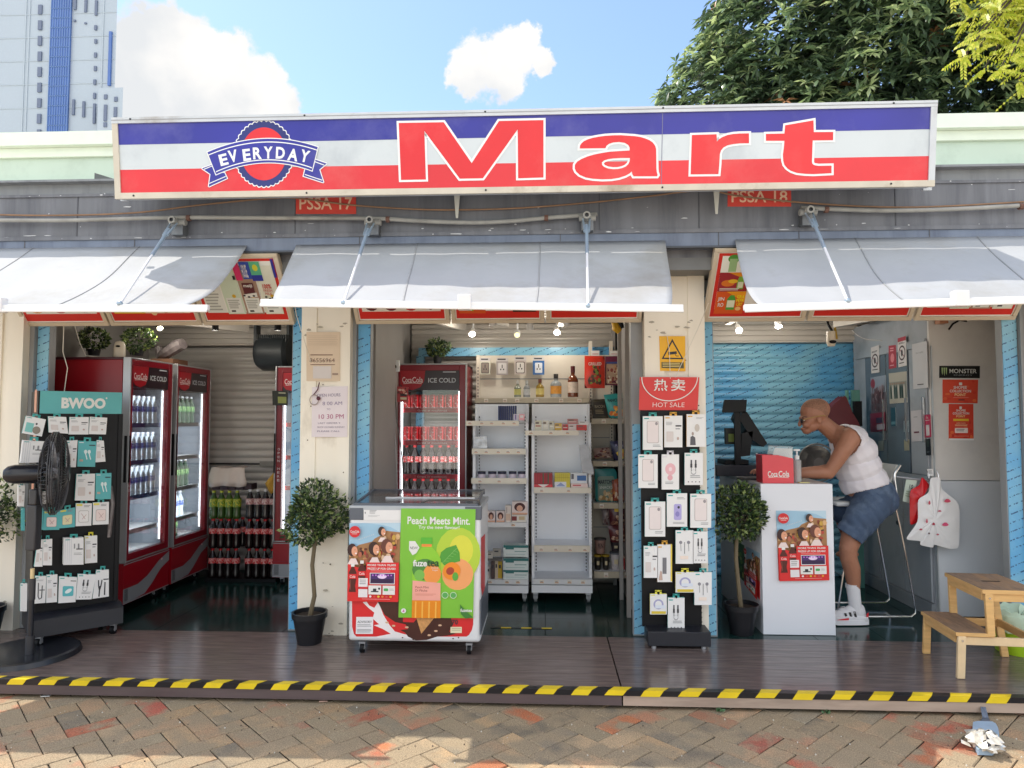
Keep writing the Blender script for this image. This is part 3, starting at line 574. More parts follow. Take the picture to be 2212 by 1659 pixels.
# pipes and cables on the fascia
pf=FY(-.345)
def run(name,label,cat,pts,r,mat,n=8,y=-.345,clips=()):
    p_=FY(y); P=[p_.w(*q) for q in pts]; s=[]
    for i in range(len(P)-1):
        for k in range(5):
            t=k/5; a_,b_,c_,d_=P[max(i-1,0)],P[i],P[i+1],P[min(i+2,len(P)-1)]
            s.append(.5*((2*b_)+(c_-a_)*t+(2*a_-5*b_+4*c_-d_)*t*t+(3*b_-a_-3*c_+d_)*t**3))
    s.append(P[-1]); mb=MB(); mb.tube(s,r,mat,n)
    for c in clips: q=p_.w(*c); mb.tube([q-Vector((.012,0,0)),q+Vector((.012,0,0))],r*1.5,M('rusty clip',(110,78,66),.7,nz=.2),8)
    return mb.build(name,label=label,cat=cat)
run('conduit_pipe','grey rigid pipe sagging across the fascia from the left edge to the fourth bay arm','pipe',[(-200,476),(0,476),(160,476),(375,470),(600,471),(800,472),(900,477),(1010,481),(1100,478),(1190,470),(1290,463)],.0135,pipe,10,-.35,[(408,471),(838,474),(1180,471)])
run('conduit_pipe','grey rigid pipe on the right end of the fascia beside the right awning arm','pipe',[(1730,449),(1800,452),(1900,455),(2000,454),(2100,450),(2212,444),(2400,436)],.0135,pipe,10,-.35,[(1785,453),(2205,446)])
run('cable','thin brown cable looping along the fascia below the blue and red sign','cable',[(-200,455),(0,464),(150,465),(300,459),(430,443),(590,428),(650,429),(760,443),(900,452),(1010,453),(1130,449),(1280,437),(1400,424),(1520,411),(1600,424),(1750,439),(1900,447),(2030,446),(2212,436),(2400,425)],.0055,M('brown cable',(150,116,88),.6,nz=.2,sc=9),6,-.33)
mb=MB()
for xx in (150,165,8,22): p_=W(xx,405,-.305); mb.tube([p_,p_+Vector((.004,-.01,-.04)),p_+Vector((0,0,-.09))],.004,M('dark steel',(60,60,62),.4,.5),6)
for ln_,x0,y0,x1,y1,l in (('PSSA 17',639,421,769,462,'red unit number plate reading PSSA 17 partly behind the sign'),('PSSA 18',1572,407,1709,446,'red unit number plate reading PSSA 18 partly behind the sign')):
    q=QP(FY(-.304),x0,y0,x1,y1); mb2=MB(); a=Art(mb2,q); d=Vector((0,.003,0))
    mb2.obox(q.p(0,1)+Vector((0,.0,0)),q.p(1,1)-q.p(0,1),(0,.003,0),q.p(0,0)-q.p(0,1),C('d8483c',.5)); a.text(ln_,.06,.12,.94,.78,C('f0c8a8',.6),.01)
    mb2.build('number_plate',label=l,cat='number plate',group='unit number plates')
# ================================================================== THE SIGN
ta=W(240,256,-.66); tb=W(2027,217,-.66); ba=W(254,431,-.60); bb=W(2013,403,-.60)
zt=(ta.z+tb.z)/2; zb=(ba.z+bb.z)/2; xl=(ta.x+ba.x)/2; xr=(tb.x+bb.x)/2
sn=Vector((0,-(zt-zb),-(.06))).normalized(); SP=Pl((0,-.60,zb),sn)
sup=Vector((0,-.06,zt-zb)).normalized(); SH=(Vector((0,-.66,zt))-Vector((0,-.6,zb))).length
SG=thing('shop_sign','long lightbox sign in blue, white and red lettered EVERYDAY Mart above the three bays','shop sign',((xl+xr)/2,-.55,zb))
def sp(x,s,o=0): return Vector((x,-.6,zb))+sup*s+sn*o
alu=M('sign aluminium',(200,204,208),.35,.2,nz=.06,sc=8,dirt=(150,140,128),dlo=.6,dhi=.8); alud=M('sign frame dirty',(206,198,182),.5,nz=.08,sc=8,dirt=(150,132,110),dlo=.55,dhi=.75)
mb=MB(); mb.prism([sp(xl+.01,.005,-.006),sp(xl+.01,.005,-.07),sp(xl+.01,.3,-.3),sp(xl+.01,SH-.005,-.34),sp(xl+.01,SH-.005,-.006)],(xr-xl-.02,0,0),alu); mb.build('box',SG,bevel=.004)  # hidden back deepened at the top to block sun between sign and fascia
mb=MB(); fw=.036
mb.obox(sp(xl,SH-fw,-.01),(xr-xl,0,0),sup*fw,sn*.024,alu); mb.obox(sp(xl,0,-.01),(xr-xl,0,0),sup*fw,sn*.024,alud); mb.obox(sp(xl,fw,-.01),(fw,0,0),sup*(SH-2*fw),sn*.022,alud); mb.obox(sp(xr-fw,fw,-.01),(fw,0,0),sup*(SH-2*fw),sn*.022,alu)
mb.obox(sp(xl,SH-fw*.5,.0145),(xr-xl,0,0),sup*.003,sn*.002,M('frame seam',(150,152,156),.4))
for xx in (xl+.12,xl+1.2,-.35,.7,xr-.25):
    for s_ in (fw*.5,SH-fw*.35): mb.cyl(sp(xx,s_,.014),.006,.003,blk,ax=sn,n=8)
mb.obox(sp(xl-.035,.01,-.12),(.04,0,0),sup*.02,sn*.02,alu); mb.obox(sp(xr-.005,.0,-.12),(.05,0,0),sup*.025,sn*.02,alu)
mb.build('frame',SG)
blue=M('sign blue',(50,50,150),.28,nz=.14,sc=1.6,dirt=(84,84,160),dlo=.5,dhi=.72); sred=M('sign red',(222,50,58),.28,nz=.1,sc=1.6,dirt=(222,86,84),dlo=.5,dhi=.75); swh=M('sign white',(206,214,218),.3,nz=.04,sc=2,dirt=(184,192,198)); slet=M('letter red',(224,44,50),.28,nz=.08,sc=2,dirt=(226,78,76),dlo=.5,dhi=.75); sol=C('eef0f0',.3); sna=M('badge navy',(44,50,120),.3,nz=.15,sc=3)
mb=MB(); F=lambda x,y,o=.0: SP.w(x,y,o)
mb.flat([F(246,262,.002),F(2020,224,.002),F(2009,394,.002),F(258,420,.002)],swh)
mb.flat([F(247,262,.003),F(2020,224,.003),F(2014,279,.003),F(252,313,.003)],blue); mb.flat([F(255,367,.003),F(2012,337,.003),F(2009,394,.003),F(258,420,.003)],sred)
mb.flat([F(1431,234,.0036),F(1432.4,234,.0036),F(1429,398,.0036),F(1427.8,398,.0036)],M('sign seam',(120,120,150),.4))
mb.build('face',SG)
def um(pts,x0): return [(x0+a/3,b/3) for a,b in pts]
Mp=um([(372,797),(663,792),(845,1057),(1022,784),(1310,778),(1310,1150),(1146,1155),(1143,838),(917,1155),(768,1158),(538,848),(548,1163),(387,1166)],737.3)
Ap=um([(1545,962),(1712,960),(1718,945),(1735,932),(1762,923),(1800,920),(1838,926),(1860,940),(1869,958),(1868,975),(1800,979),(1740,983),(1690,991),(1640,1001),(1595,1014),(1555,1031),(1528,1048),(1514,1068),(1513,1092),(1522,1112),(1545,1133),(1585,1150),(1630,1158),(1690,1162),(1750,1160),(1800,1152),(1842,1138),(1868,1124),(1882,1111),(1886,1128),(1894,1142),(2045,1142),(2050,1134),(2044,1115),(2042,1090),(2040,965),(2034,945),(2018,923),(1998,909),(1970,897),(1935,887),(1900,882),(1810,876),(1760,877),(1710,880),(1668,886),(1630,893),(1597,903),(1572,915),(1557,928),(1547,943)],737.3)
Ah=um([(1868,1026),(1866,1045),(1858,1062),(1844,1076),(1820,1087),(1792,1093),(1760,1094),(1728,1089),(1704,1079),(1692,1067),(1691,1054),(1704,1042),(1728,1034),(1760,1029),(1810,1026)],737.3)
Rp=um([(60,875),(220,870),(222,917),(236,902),(258,888),(292,875),(330,868),(370,865),(430,864),(430,928),(370,929),(325,934),(290,942),(264,956),(248,976),(241,1000),(238,1060),(232,1128),(52,1130)],1474.6)
Tp=um([(540,868),(660,865),(665,812),(848,780),(850,856),(976,855),(975,908),(843,910),(838,1050),(842,1062),(852,1070),(880,1075),(965,1073),(965,1122),(850,1128),(790,1126),(740,1120),(705,1108),(678,1090),(660,1068),(652,1040),(650,1000),(656,960),(660,912),(540,912)],1474.6)
for nm,pp,hole in (('letter_m',Mp,None),('letter_a',Ap,Ah),('letter_r',Rp,None),('letter_t',Tp,None)):
    mb=MB(); o1=.0045; o2=.006
    ol=[[F(x,y,o1) for x,y in offpoly(pp,4.6)]]
    if hole: ol.append([F(x,y,o1) for x,y in offpoly(hole,-3.4)][::-1])
    mb.flat(ol,sol)
    il=[[F(x,y,o2) for x,y in pp]]
    if hole: il.append([F(x,y,o2) for x,y in offpoly(hole,.8)][::-1])
    mb.flat(il,slet); mb.build(nm,SG)
mb=MB()
def bd(u,v): return (422.4+u*.1389,240+v*.1389)
def loop(cx,cy,rx,ry,n,sc=0,k=0,rot=0):
    return [bd(cx+(rx+sc*abs(math.sin(k*t/2)))*math.cos(t),cy+(ry+sc*abs(math.sin(k*t/2)))*math.sin(t)) for t in [2*math.pi*i/n for i in range(n)]]
ff=lambda pts,o,m_: mb.flat([F(x,y,o) for x,y in pts],m_)
ff(loop(1062,665,452,512,228,22,38),.0045,sol); ff(loop(1062,665,436,494,228,22,38),.0052,sna); ff(loop(1062,665,352,412,60),.0059,slet)
def arc(u0,u1,v0,vm,v1,n=24): # parabola-ish arc
    return [(u0+(u1-u0)*i/n, v0+(v1-v0)*i/n+ (vm-(v0+v1)/2)*4*(i/n)*(1-i/n)) for i in range(n+1)]
body=arc(185,1900,640,430,560)+[(1860,740)]+arc(440,1860,960,805,790)[::-1][:0]
top=arc(185,1900,640,432,560); bot=arc(320,1810,985,800,925)
tails=[[(100,890),(270,830),(330,960),(450,960),(490,1045),(205,1175),(232,980)],[(1850,750),(2040,815),(1925,910),(1990,1110),(1680,1010),(1705,905),(1810,900)]]
for tl in tails: ff([bd(*p) for p in offpoly(tl,14)],.0064,sol); ff([bd(*p) for p in tl],.007,blue)
rb=top+bot[::-1]; ff([bd(*p) for p in offpoly(rb,14)],.0076,sol); ff([bd(*p) for p in rb],.0082,blue)
for base,dv in ((top,50),(bot,-42)):
    st=[(u,v+dv) for u,v in base]; ff([bd(u,v-8) for u,v in st]+[bd(u,v+8) for u,v in st[::-1]],.0088,sol)
for pts_ in ([(130,905),(265,850)],[(215,1125),(470,1015)],[(1850,785),(2000,840)],[(1700,985),(1970,1075)]):
    (x0,y0),(x1,y1)=pts_; ff([bd(x0,y0-7),bd(x1,y1-7),bd(x1,y1+7),bd(x0,y0+7)],.0088,sol)
letters=[('E',435,755,128,180,-14),('V',580,700,140,190,-10),('E',795,680,120,185,-7),('R',960,655,135,185,-3),('Y',1130,645,140,190,0),('D',1320,650,140,185,3),('A',1515,680,160,190,8),('Y',1700,700,140,190,13)]
for ch,u,v,w_,h,an in letters:
    V_,F_=glyph(ch,.035); c_,s_=math.cos(R(an)),math.sin(R(an)); vs=[]
    for x,y in V_:
        du,dv=(x-.5)*w_,(.5-y)*h; vs.append(F(*bd(u+du*c_-dv*s_,v+du*s_+dv*c_),.0095))
    mb.add(vs,F_,sol)
mb.build('badge',SG,recalc=False)
for (x0,y0,y1) in ((987,414,471),(1548,406,462)):
    a=W(x0,y0,-.36); b=W(x0,y1,-.335); mb=MB(); mb.prism([a+Vector((-.022,0,.05)),a+Vector((.022,0,.05)),a+Vector((.02,0,0)),b+Vector((.007,0,0)),b+Vector((-.007,0,0)),a+Vector((-.02,0,0))],(0,.006,0),C('c8c8c0',.5)); mb.box(a.x-.02,a.x+.02,-.56,-.35,a.z+.035,a.z+.05,alu); mb.build('mounting_bracket',SG)
# ================================================================== SHOP GOODS: shared builders
def glassm(name,tint=(1,1,1),gl=.08,rough=.02):
    m=bpy.data.materials.new(name); m.use_nodes=True; t=m.node_tree; t.nodes.clear(); new=t.nodes.new
    o=new('ShaderNodeOutputMaterial'); a=new('ShaderNodeBsdfTransparent'); a.inputs[0].default_value=tint+(1,); b=new('ShaderNodeBsdfGlossy'); b.inputs['Roughness'].default_value=rough
    f=new('ShaderNodeFresnel'); f.inputs[0].default_value=1.45; ma_=new('ShaderNodeMath'); ma_.operation='ADD'; ma_.operation='MULTIPLY_ADD'; ma_.inputs[1].default_value=.45; ma_.inputs[2].default_value=gl-.02; t.links.new(f.outputs[0],ma_.inputs[0])
    x=new('ShaderNodeMixShader'); t.links.new(ma_.outputs[0],x.inputs[0]); t.links.new(a.outputs[0],x.inputs[1]); t.links.new(b.outputs[0],x.inputs[2]); t.links.new(x.outputs[0],o.inputs[0]); return m
GL=glassm('door glass'); GL2=glassm('door glass front',gl=.08); GP=glassm('clear plastic',(.93,.95,.96),.1,.15)
cred=M('fridge red',(150,14,30),.3,nz=.06,sc=3); credf=M('fridge red frame',(128,14,32),.28,nz=.06); sil=M('silver trim',(176,178,182),.32,.5,nz=.05); silp=M('silver print',(150,152,158),.4,.2,nz=.05); led=M('led strip',(235,246,255),.4,nz=0,emit=2.8); blkp=M('black plastic',(17,18,22),.45,nz=.1,spec=.25); liner=M('fridge liner',(176,186,198),.5,nz=.03); wpl=M('white plastic',(226,228,230),.4,nz=.03); chrome=M('chrome',(205,207,210),.14,.9,nz=.03); wsh=M('white shelf metal',(236,239,244),.42,nz=.03,sc=3)
tealc='3aa8a4'; ink=C('34343a',.6); inkg=C('8a8c90',.6); paper=C('e8e8e8',.55)
def caster(mb,x,y,r=.025,z=0,m1=blkp,m2=sil):
    mb.cyl((x-.011,y,z+r),r,.022,m1,ax=(1,0,0),n=14); mb.cyl((x-.0125,y,z+r),r*.4,.025,m2,ax=(1,0,0),n=8); mb.box(x-.02,x+.02,y-.014,y+.014,z+r*1.9,z+r*2.3,m2); mb.box(x-.017,x-.0135,y-.01,y+.012,z+r*.8,z+r*2,m2); mb.box(x+.0135,x+.017,y-.01,y+.012,z+r*.8,z+r*2,m2)
PROTO={}
def inst(key,make,loc,label,cat,group,rz=0,sc=None):
    if key not in PROTO:
        o=make(); PROTO[key]=o
    else:
        o=PROTO[key].copy(); col.objects.link(o)
    o.location=loc; o.rotation_euler=(0,0,rz)
    o['label']=label; o['category']=cat
    o.scale=(sc,)*3 if sc else (1,1,1)
    if group: o['group']=group
    elif 'group' in o: del o['group']
    return o
def bottle(name,body,lab,cap,r=.033,h=.22,labz=(.42,.62),lab2=None,glassy=.22):
    def f():
        mb=MB(); b=M('bottle '+name,body,glassy,nz=.12,sc=30,spec=.7); l=M('label '+name,lab,.45,nz=.2,sc=60,dirt=lab2,dsc=70,dlo=.5,dhi=.55) if lab2 else M('label '+name,lab,.45,nz=.1,sc=60); c=M('cap '+name,cap,.4)
        z0,z1=labz[0]*h,labz[1]*h
        pr=[(0,0),(r*.8,0),(r*.95,h*.04),(r,h*.1),(r*.94,h*.2),(r*.9,h*.3),(r*.96,z0),(r*1.005,z0),(r*1.005,z1),(r*.96,z1),(r*.9,h*.7),(r*.62,h*.8),(r*.38,h*.88),(r*.36,h*.93),(r*.42,h*.93),(r*.42,h),(0,h)]
        ms=[b]*7+[l]+[b]*5+[c]*3
        mb.lathe(pr,(0,0,0),b,14,mats=ms); return mb.build(name)
    return f
def can(name,c,c2):
    def f():
        mb=MB(); a=M('can '+name,c,.28,.25,nz=.1,dirt=c2,dsc=45,dlo=.56,dhi=.6); r,h=.033,.122
        mb.lathe([(0,0),(r*.75,0),(r,h*.07),(r,h*.9),(r*.82,h),(r*.76,h*.985),(0,h*.985)],(0,0,0),a,14,mats=[chrome,chrome,a,a,chrome,chrome]); return mb.build(name)
    return f
cola=bottle('cola_bottle',(30,12,12),(200,24,30),(190,20,28),lab2=(230,210,205)); water=bottle('water_bottle',(206,218,230),(56,86,176),(220,225,235),lab2=(190,205,235)); greenb=bottle('green_bottle',(24,60,34),(40,92,50),(220,225,230),h=.24,lab2=(150,190,120)); colacan=can('soda_can',(196,22,34),(225,190,190))
bigcola=bottle('large_cola_bottle',(20,10,12),(196,40,48),(200,30,40),r=.037,h=.262,labz=(.5,.68),lab2=(220,170,165)); bigzero=bottle('large_zero_bottle',(34,30,34),(176,120,120),(225,225,228),r=.037,h=.262,labz=(.5,.7),lab2=(220,200,195)); biggreen=bottle('large_lime_bottle',(50,80,30),(90,130,30),(190,200,60),r=.037,h=.25,labz=(.42,.72),lab2=(200,190,60))
def inworld(t,x,y,z): a=t.rotation_euler.z; c,s=math.cos(a),math.sin(a); return (t.location.x+x*c-y*s, t.location.y+x*s+y*c, t.location.z+z)
def fridge(loc,rz,label,w_=.625,h=1.925,d=.6,levels=(1.42,1.13,.86,.6),part=False):
    t=thing('drinks_fridge',label,'fridge',(0,0,0),'red glass door drinks fridges')
    hz=h-.225; gz=.41; e=.05
    mb=MB(); mb.box(0,w_,.05,d,.07,.36,cred); mb.box(0,.03,.05,d,.36,h-.02,cred); mb.box(w_-.03,w_,.05,d,.36,h-.02,cred); mb.box(.03,w_-.03,d-.03,d,.36,h-.02,liner); mb.box(.0302,.036,.052,d-.03,.38,h-.022,liner); mb.box(w_-.036,w_-.0302,.052,d-.03,.38,h-.022,liner); mb.box(0,w_,.05,d,h-.02,h,M('fridge top',(70,16,30),.4)); mb.box(.03,w_-.03,.06,d-.03,.36,.38,liner); mb.box(.03,w_-.03,.05,d-.03,hz,h-.021,blkp)
    mb.build('body',t,bevel=.004)
    mb=MB(); # silver surround and red door border
    mb.box(0,.012,-.014,.048,gz-.03,h,sil); mb.box(w_-.012,w_,0,.048,gz-.03,h,sil); mb.box(.012,w_-.012,0,.048,h-.012,h,sil); mb.box(.012,w_-.012,0,.048,gz-.03,gz-.02,sil)
    mb.box(.012,.012+e,.002,.045,gz-.02,h-.012,credf); mb.box(w_-.012-e,w_-.012,.002,.045,gz-.02,h-.012,credf); mb.box(.012+e,w_-.012-e,.002,.045,h-.06,h-.012,credf); mb.box(.012+e,w_-.012-e,.002,.045,gz-.02,gz+.03,credf)
    door=mb.build('door',t,bevel=.003)
    mb=MB(); mb.box(.062,w_-.062,.012,.016,gz+.03,hz,GL if rz else GL2); mb.build('glass',door)
    mb=MB(); q=Quad((.062,.008,h-.06),(w_-.062,.008,h-.06),(w_-.062,.008,hz),(.062,.008,hz)); q.n=Vector((0,-1,0)); mb.box(.062,w_-.062,.009,.03,hz,h-.06,M('header dark',(44,30,38),.3)); a=Art(mb,q)
    a.poly([(0,0),(.42,0),(.40,.55),(.34,.85),(.2,1.0),(.06,.9),(0,.7)],M('header red',(165,20,36),.35)); a.text('ICE COLD',.47,.38,.94,.62,C('c8ccd4'),.02)
    a.text('Coca',.03,.33,.19,.62,C('e8dcdc'),.01); a.text('Cola',.2,.33,.38,.62,C('e8dcdc'),.01); a.line([(.05,.67),(.2,.63),(.36,.67)],.004,C('e8dcdc')); a.rect(.72,.05,.94,.1,C('c8ccd4'))
    mb.build('header',door)
    mb=MB(); 
    for i,ch in enumerate('OPEN HERE'):
        if ch!=' ': mb.text(ch,Quad((0,0.001,1),(1,.001,1),(1,.001,0),(0,.001,0)),(.026,1-(1.2-i*.034),.048,1-(1.2-i*.034)+.02),C('d8c8cc'),.0,.02)
    mb.build('open_here_print',door) if mb.v else None
    mb=MB(); mb.box(-.003,.0,.0,.022,.98,1.33,blkp); mb.box(.0,.011,-.022,-.014,.98,1.33,blkp); mb.build('handle',door,bevel=.004)
    mb=MB(); mb.box(0,w_,.0,.05,.075,gz-.034,cred); q=Quad((.0,-.001,gz-.034),(w_,-.001,gz-.034),(w_,-.001,.075),(0,-.001,.075)); q.n=Vector((0,-1,0)); a=Art(mb,q)
    a.rect(0,.01,1,.035,silp); a.poly([(0,.62),(.3,.62),(.5,.5),(.75,.22),(1,.05),(1,.3),(.8,.45),(.6,.75),(.45,.93),(.2,.97),(0,.96)],silp); a.line([(.0,.55),(.4,.53),(.7,.2),(1,.03)],.006,C('8c2030')); a.ell(.82,.2,.02,.03,C('e0c0c4')); a.rect(0,.965,1,.99,sil)
    for k in range(12): a.rect(.02,.64+k*.024,.09,.65+k*.024,blkp)
    mb.build('lower_panel',t)
    for z in levels+(gz+.02,):
        mb=MB(); mb.box(.035,w_-.035,.07,d-.05,z-.006,z,wpl)
        if rz==0: mb.box(.07,w_-.07,.058,.066,z-.034,z+.004,C('a81c2c',.5)); mb.text('Great at mealtimes',Quad((0,.0575,1),(1,.0575,1),(1,.0575,0),(0,.0575,0)),(.2,1-z+.008,.45,1-z+.024),C('e8d0d0'),0)
        else: mb.box(.07,w_-.07,.058,.066,z-.03,z+.004,C('2c4c88' if z>.8 and not part else 'c8d0d8',.5))
        mb.build('shelf',t)
    for x in (.066,w_-.075):
        mb=MB(); mb.box(x,x+.009,.046,.052,gz+.06,hz-.01,led)
        mb.build('light_strip',t)
    l=bpy.data.lights.new('fridge glow','AREA'); l.energy=2.6 if rz else 1.2; l.color=(.86,.94,1); l.shape='RECTANGLE'; l.size=.4; l.size_y=1.2; lo=bpy.data.objects.new('lamp_glow',l); col.objects.link(lo); lo.parent=t; lo.location=(w_/2,.085,(gz+hz)/2); lo.rotation_euler=(R(90),0,0); lo.visible_camera=True
    for x,y in ((.06,.08),(w_-.06,.08),(.06,d-.08),(w_-.06,d-.08)): mb=MB(); caster(mb,x,y,.026); mb.build('caster',t)
    t.location=loc; t.rotation_euler=(0,0,rz); return t
f1=fridge((-3.13,.375,0),R(90),'red fridge nearest the deck in the left bay, filled with water bottles')
f2=fridge((-3.13,1.04,0),R(90),'red fridge deeper in the left bay with green bottles, right behind the water fridge',part=True)
f3=fridge((-2.38,1.33,0),0,'red fridge half hidden behind the cream pillar, beside stacked cola bottles',levels=(1.42,1.13,.86))
f4=fridge((-1.28,1.1,0),0,'red fridge full of red cans and cola behind the ice cream freezer',levels=(1.545,1.27,.985,.70))
for li,z in enumerate((1.42,1.13,.86)):
    for i in range(7):
        for j in range(3): inst('w',water,inworld(f1,.085+i*.07,.1+j*.075,z),'blue labelled water bottle on the %s shelf of the nearest left fridge'%('upper','middle','third')[li],'bottle','water bottles on the %s shelf'%('upper','middle','third')[li])
for (t,z,ins,mk,nm,xs,l) in ((f2,1.42,'g',greenb,'green drink bottle on the upper shelf of the second left fridge',6,'green bottles upper shelf'),(f2,.86,'g',greenb,'green drink bottle on the third shelf of the second left fridge',5,'green bottles third shelf'),(f2,.6,'w',water,'blue and white bottle low in the second left fridge',4,'blue bottles low shelf'),(f2,.43,'g',greenb,'green bottle on the floor of the second left fridge',3,'green bottles fridge floor'),(f2,1.13,'c',cola,'small dark bottle alone on the second shelf of the second left fridge',2,'dark bottles second shelf')):
    for i in range(xs): inst(ins,mk,inworld(t,.1+i*.078,.12,z),nm,'bottle',l,sc=.85 if z<.5 or (t is f2 and z==.6 and 0) else None)
for i in range(7):
    for z,l in ((1.545,'top'),(1.27,'second')):
        if z==1.27 and i>6: continue
        inst('can',colacan,inworld(f4,.095+i*.0725,.11,z),'red soda can in the row on the %s shelf of the cola fridge'%l,'can','cans on the %s shelf'%l); 
        inst('can',colacan,inworld(f4,.095+i*.0725,.19,z),'red soda can standing behind the front row on the %s shelf of the cola fridge'%l,'can','cans behind the front row on the %s shelf'%l)
    for z,l in ((.985,'third'),(.70,'fourth')): inst('c',cola,inworld(f4,.095+i*.0725,.12,z),'cola bottle in the row on the %s shelf of the cola fridge'%l,'bottle','cola bottles on the %s shelf'%l,sc=1.12)
# stacked bottles on the floor of the left bay
for c in range(4):
    for r_ in range(3):
        x=-2.665+c*.072; z=.03+r_*.264
        if 1:
            k=('bz',bigzero,'large dark bottle with pale label in the top layer against the shutter','top layer of stacked bottles') if r_==2 else ('bc',bigcola,'large cola bottle with red cap in the %s layer of the right stack'%('bottom','second')[r_],'right stack %s layer'%('bottom','second')[r_])
            inst(k[0],k[1],(x,1.5,z),k[2],'bottle',k[3])
        x=-3.0+c*.072
        if r_<2: inst('bc',bigcola,(x,1.5,z),'large cola bottle in the %s layer of the left stack beside the fridge'%('bottom','second','third')[r_],'bottle','left stack %s layer'%('bottom','second','third')[r_])
        else: inst('bg',biggreen,(x,1.5,z),'green and yellow bottle in the pack on top of the left stack','bottle','green bottles on the left stack')
for c in range(8): inst('bc',bigcola,(-3.0+c*.076,1.6,.03+.264),'cola bottle in the back row of the floor stack','bottle','back row of stacked bottles')
mb=MB(); mb.box(-3.05,-2.4,1.46,1.7,0,.028,blkp); mb.build('bottle_pallet',label='low black pallet under the stacked cola bottles',cat='pallet')
def cloth(name,label,cat,pts,Y,thick,mat,fold=.02,hang=None):
    # draped cloth: grid over outline rows given as (left, right, z) with folds
    nx=16; V=[]; rows=len(pts)
    for j,(xa,xb,z,yo) in enumerate(pts):
        for i in range(nx+1): s=i/nx; V.append((xa+(xb-xa)*s+random.uniform(-.002,.002),Y+yo+fold*math.sin(s*17+j*.6)*(j/rows),z+.006*math.sin(s*9+j)))
    mb=MB(); mb.add(V,[(j*(nx+1)+i,j*(nx+1)+i+1,(j+1)*(nx+1)+i+1,(j+1)*(nx+1)+i) for j in range(rows-1) for i in range(nx)],mat); o=mb.build(name,label=label,cat=cat); s=o.modifiers.new('s','SOLIDIFY'); s.thickness=thick; return o
mb=MB()
for i in range(5): mb.box(-3.02+i*.075,-2.955+i*.075,1.5,1.62,.815,.87,M('dark carton',(52,36,44),.5,nz=.2))
mb.build('drink_pack',label='dark shrink wrapped drink pack under the beige cloth',cat='drinks pack')
cloth('dust_cloth','pale beige cloth draped over the bottle stack beside the fridge','cloth',[(-3.04,-2.78,1.015,.2),(-3.04,-2.73,1.01,.02),(-3.04,-2.70,.95,-.03),(-3.04,-2.68,.89,-.04),(-3.03,-2.69,.85,-.045)],1.5,.004,M('cloth pink',(206,194,186),.85,nz=.06))
cloth('cloth','mustard yellow cloth hanging next to the half hidden fridge','cloth',[(-2.42,-2.36,1.03,.0),(-2.46,-2.36,.95,-.02),(-2.52,-2.36,.87,-.03),(-2.49,-2.37,.81,-.03),(-2.46,-2.42,.79,-.03)],1.5,.004,M('cloth mustard',(190,148,60),.85,nz=.08))
# ------------------------------------------------------------------ foliage
def leafball(mb,c,r,n,leaf,cols,rz=1,jit=.3,lobes=6,seed=1):
    rd=random.Random(seed); c=Vector(c); lb=[(Vector((rd.gauss(0,1),rd.gauss(0,1),rd.gauss(0,1))).normalized(),rd.uniform(.0,jit)) for _ in range(lobes)]
    for i in range(n):
        d=Vector((rd.gauss(0,1),rd.gauss(0,1),rd.gauss(0,1))).normalized(); k=1+max(-.25,max(l[1]*max(0,d.dot(l[0]))**3*2 for l in lb)-.1)
        p=c+Vector((d.x,d.y,d.z*rz))*r*k*(rd.uniform(.45,1)**.4); ld=(d*.8+Vector((rd.gauss(0,1),rd.gauss(0,1),rd.gauss(0,.8)+.3))*.8).normalized(); L_=leaf*rd.uniform(.6,1.3); s=ld.orthogonal(); s.rotate(Matrix.Rotation(rd.uniform(0,6.28),3,ld)); s=s.normalized()*L_*.26; nn=ld.cross(s).normalized()*L_*.1
        mb.add([p,p+ld*L_*.5+s+nn,p+ld*L_,p+ld*L_*.5-s+nn],[(0,1,2),(0,2,3)],cols[min(len(cols)-1,int(rd.random()**1.3*len(cols)))])
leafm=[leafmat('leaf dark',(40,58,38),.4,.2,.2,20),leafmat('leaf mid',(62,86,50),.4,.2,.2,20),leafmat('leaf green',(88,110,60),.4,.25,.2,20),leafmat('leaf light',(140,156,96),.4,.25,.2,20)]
bark=M('stem bark',(110,98,76),.75,nz=.2,sc=30,stretch=(1,1,.2)); pot=M('pot black',(24,25,30),.4,nz=.1); soil=M('soil',(50,40,32),.95,nz=.3,sc=80)
def topiary(label,base,stem,cc,r,rz=1,seed=1,n=1750,pr=.105,ph=.2):
    t=thing('potted_topiary',label,'potted plant',base,'ball topiary plants in black pots'); b=Vector(base)
    mb=MB(); mb.lathe([(0,0),(pr*.72,0),(pr,ph*.82),(pr*1.08,ph*.82),(pr*1.1,ph),(pr*.98,ph),(pr*.95,ph*.85),(0,ph*.85)],base,pot,24); mb.build('pot',t)
    mb=MB(); mb.cyl(b+Vector((0,0,ph*.82)),pr*.9,.012,soil,n=16); mb.build('soil',t)
    mb=MB(); mb.tube([b+Vector(p) for p in stem],[.016-.001*i for i in range(len(stem))],bark,8); 
    for a in range(7): d=Vector((math.cos(a*.9),math.sin(a*.9),.7)).normalized(); mb.tube([Vector(cc)-Vector((0,0,r*.8)),Vector(cc)+d*r*.7],[.007,.002],bark,5)
    mb.build('trunk',t)
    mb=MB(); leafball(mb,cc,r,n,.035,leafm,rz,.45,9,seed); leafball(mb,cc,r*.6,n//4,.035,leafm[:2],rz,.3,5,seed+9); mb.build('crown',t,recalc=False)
def at0(px,py,Y): return W(px,py,Y)
b=FZ(0).w(668,1388); cY=b.y; c=at0(680,1112,cY); topiary('ball topiary in a black pot between the cream pillar and the ice cream freezer',tuple(b),[(0,0,.16),(.03,0,.3),(.012,0,.5),(.03,0,.66),(.022,0,.8)],tuple(c),.158,.98,3)
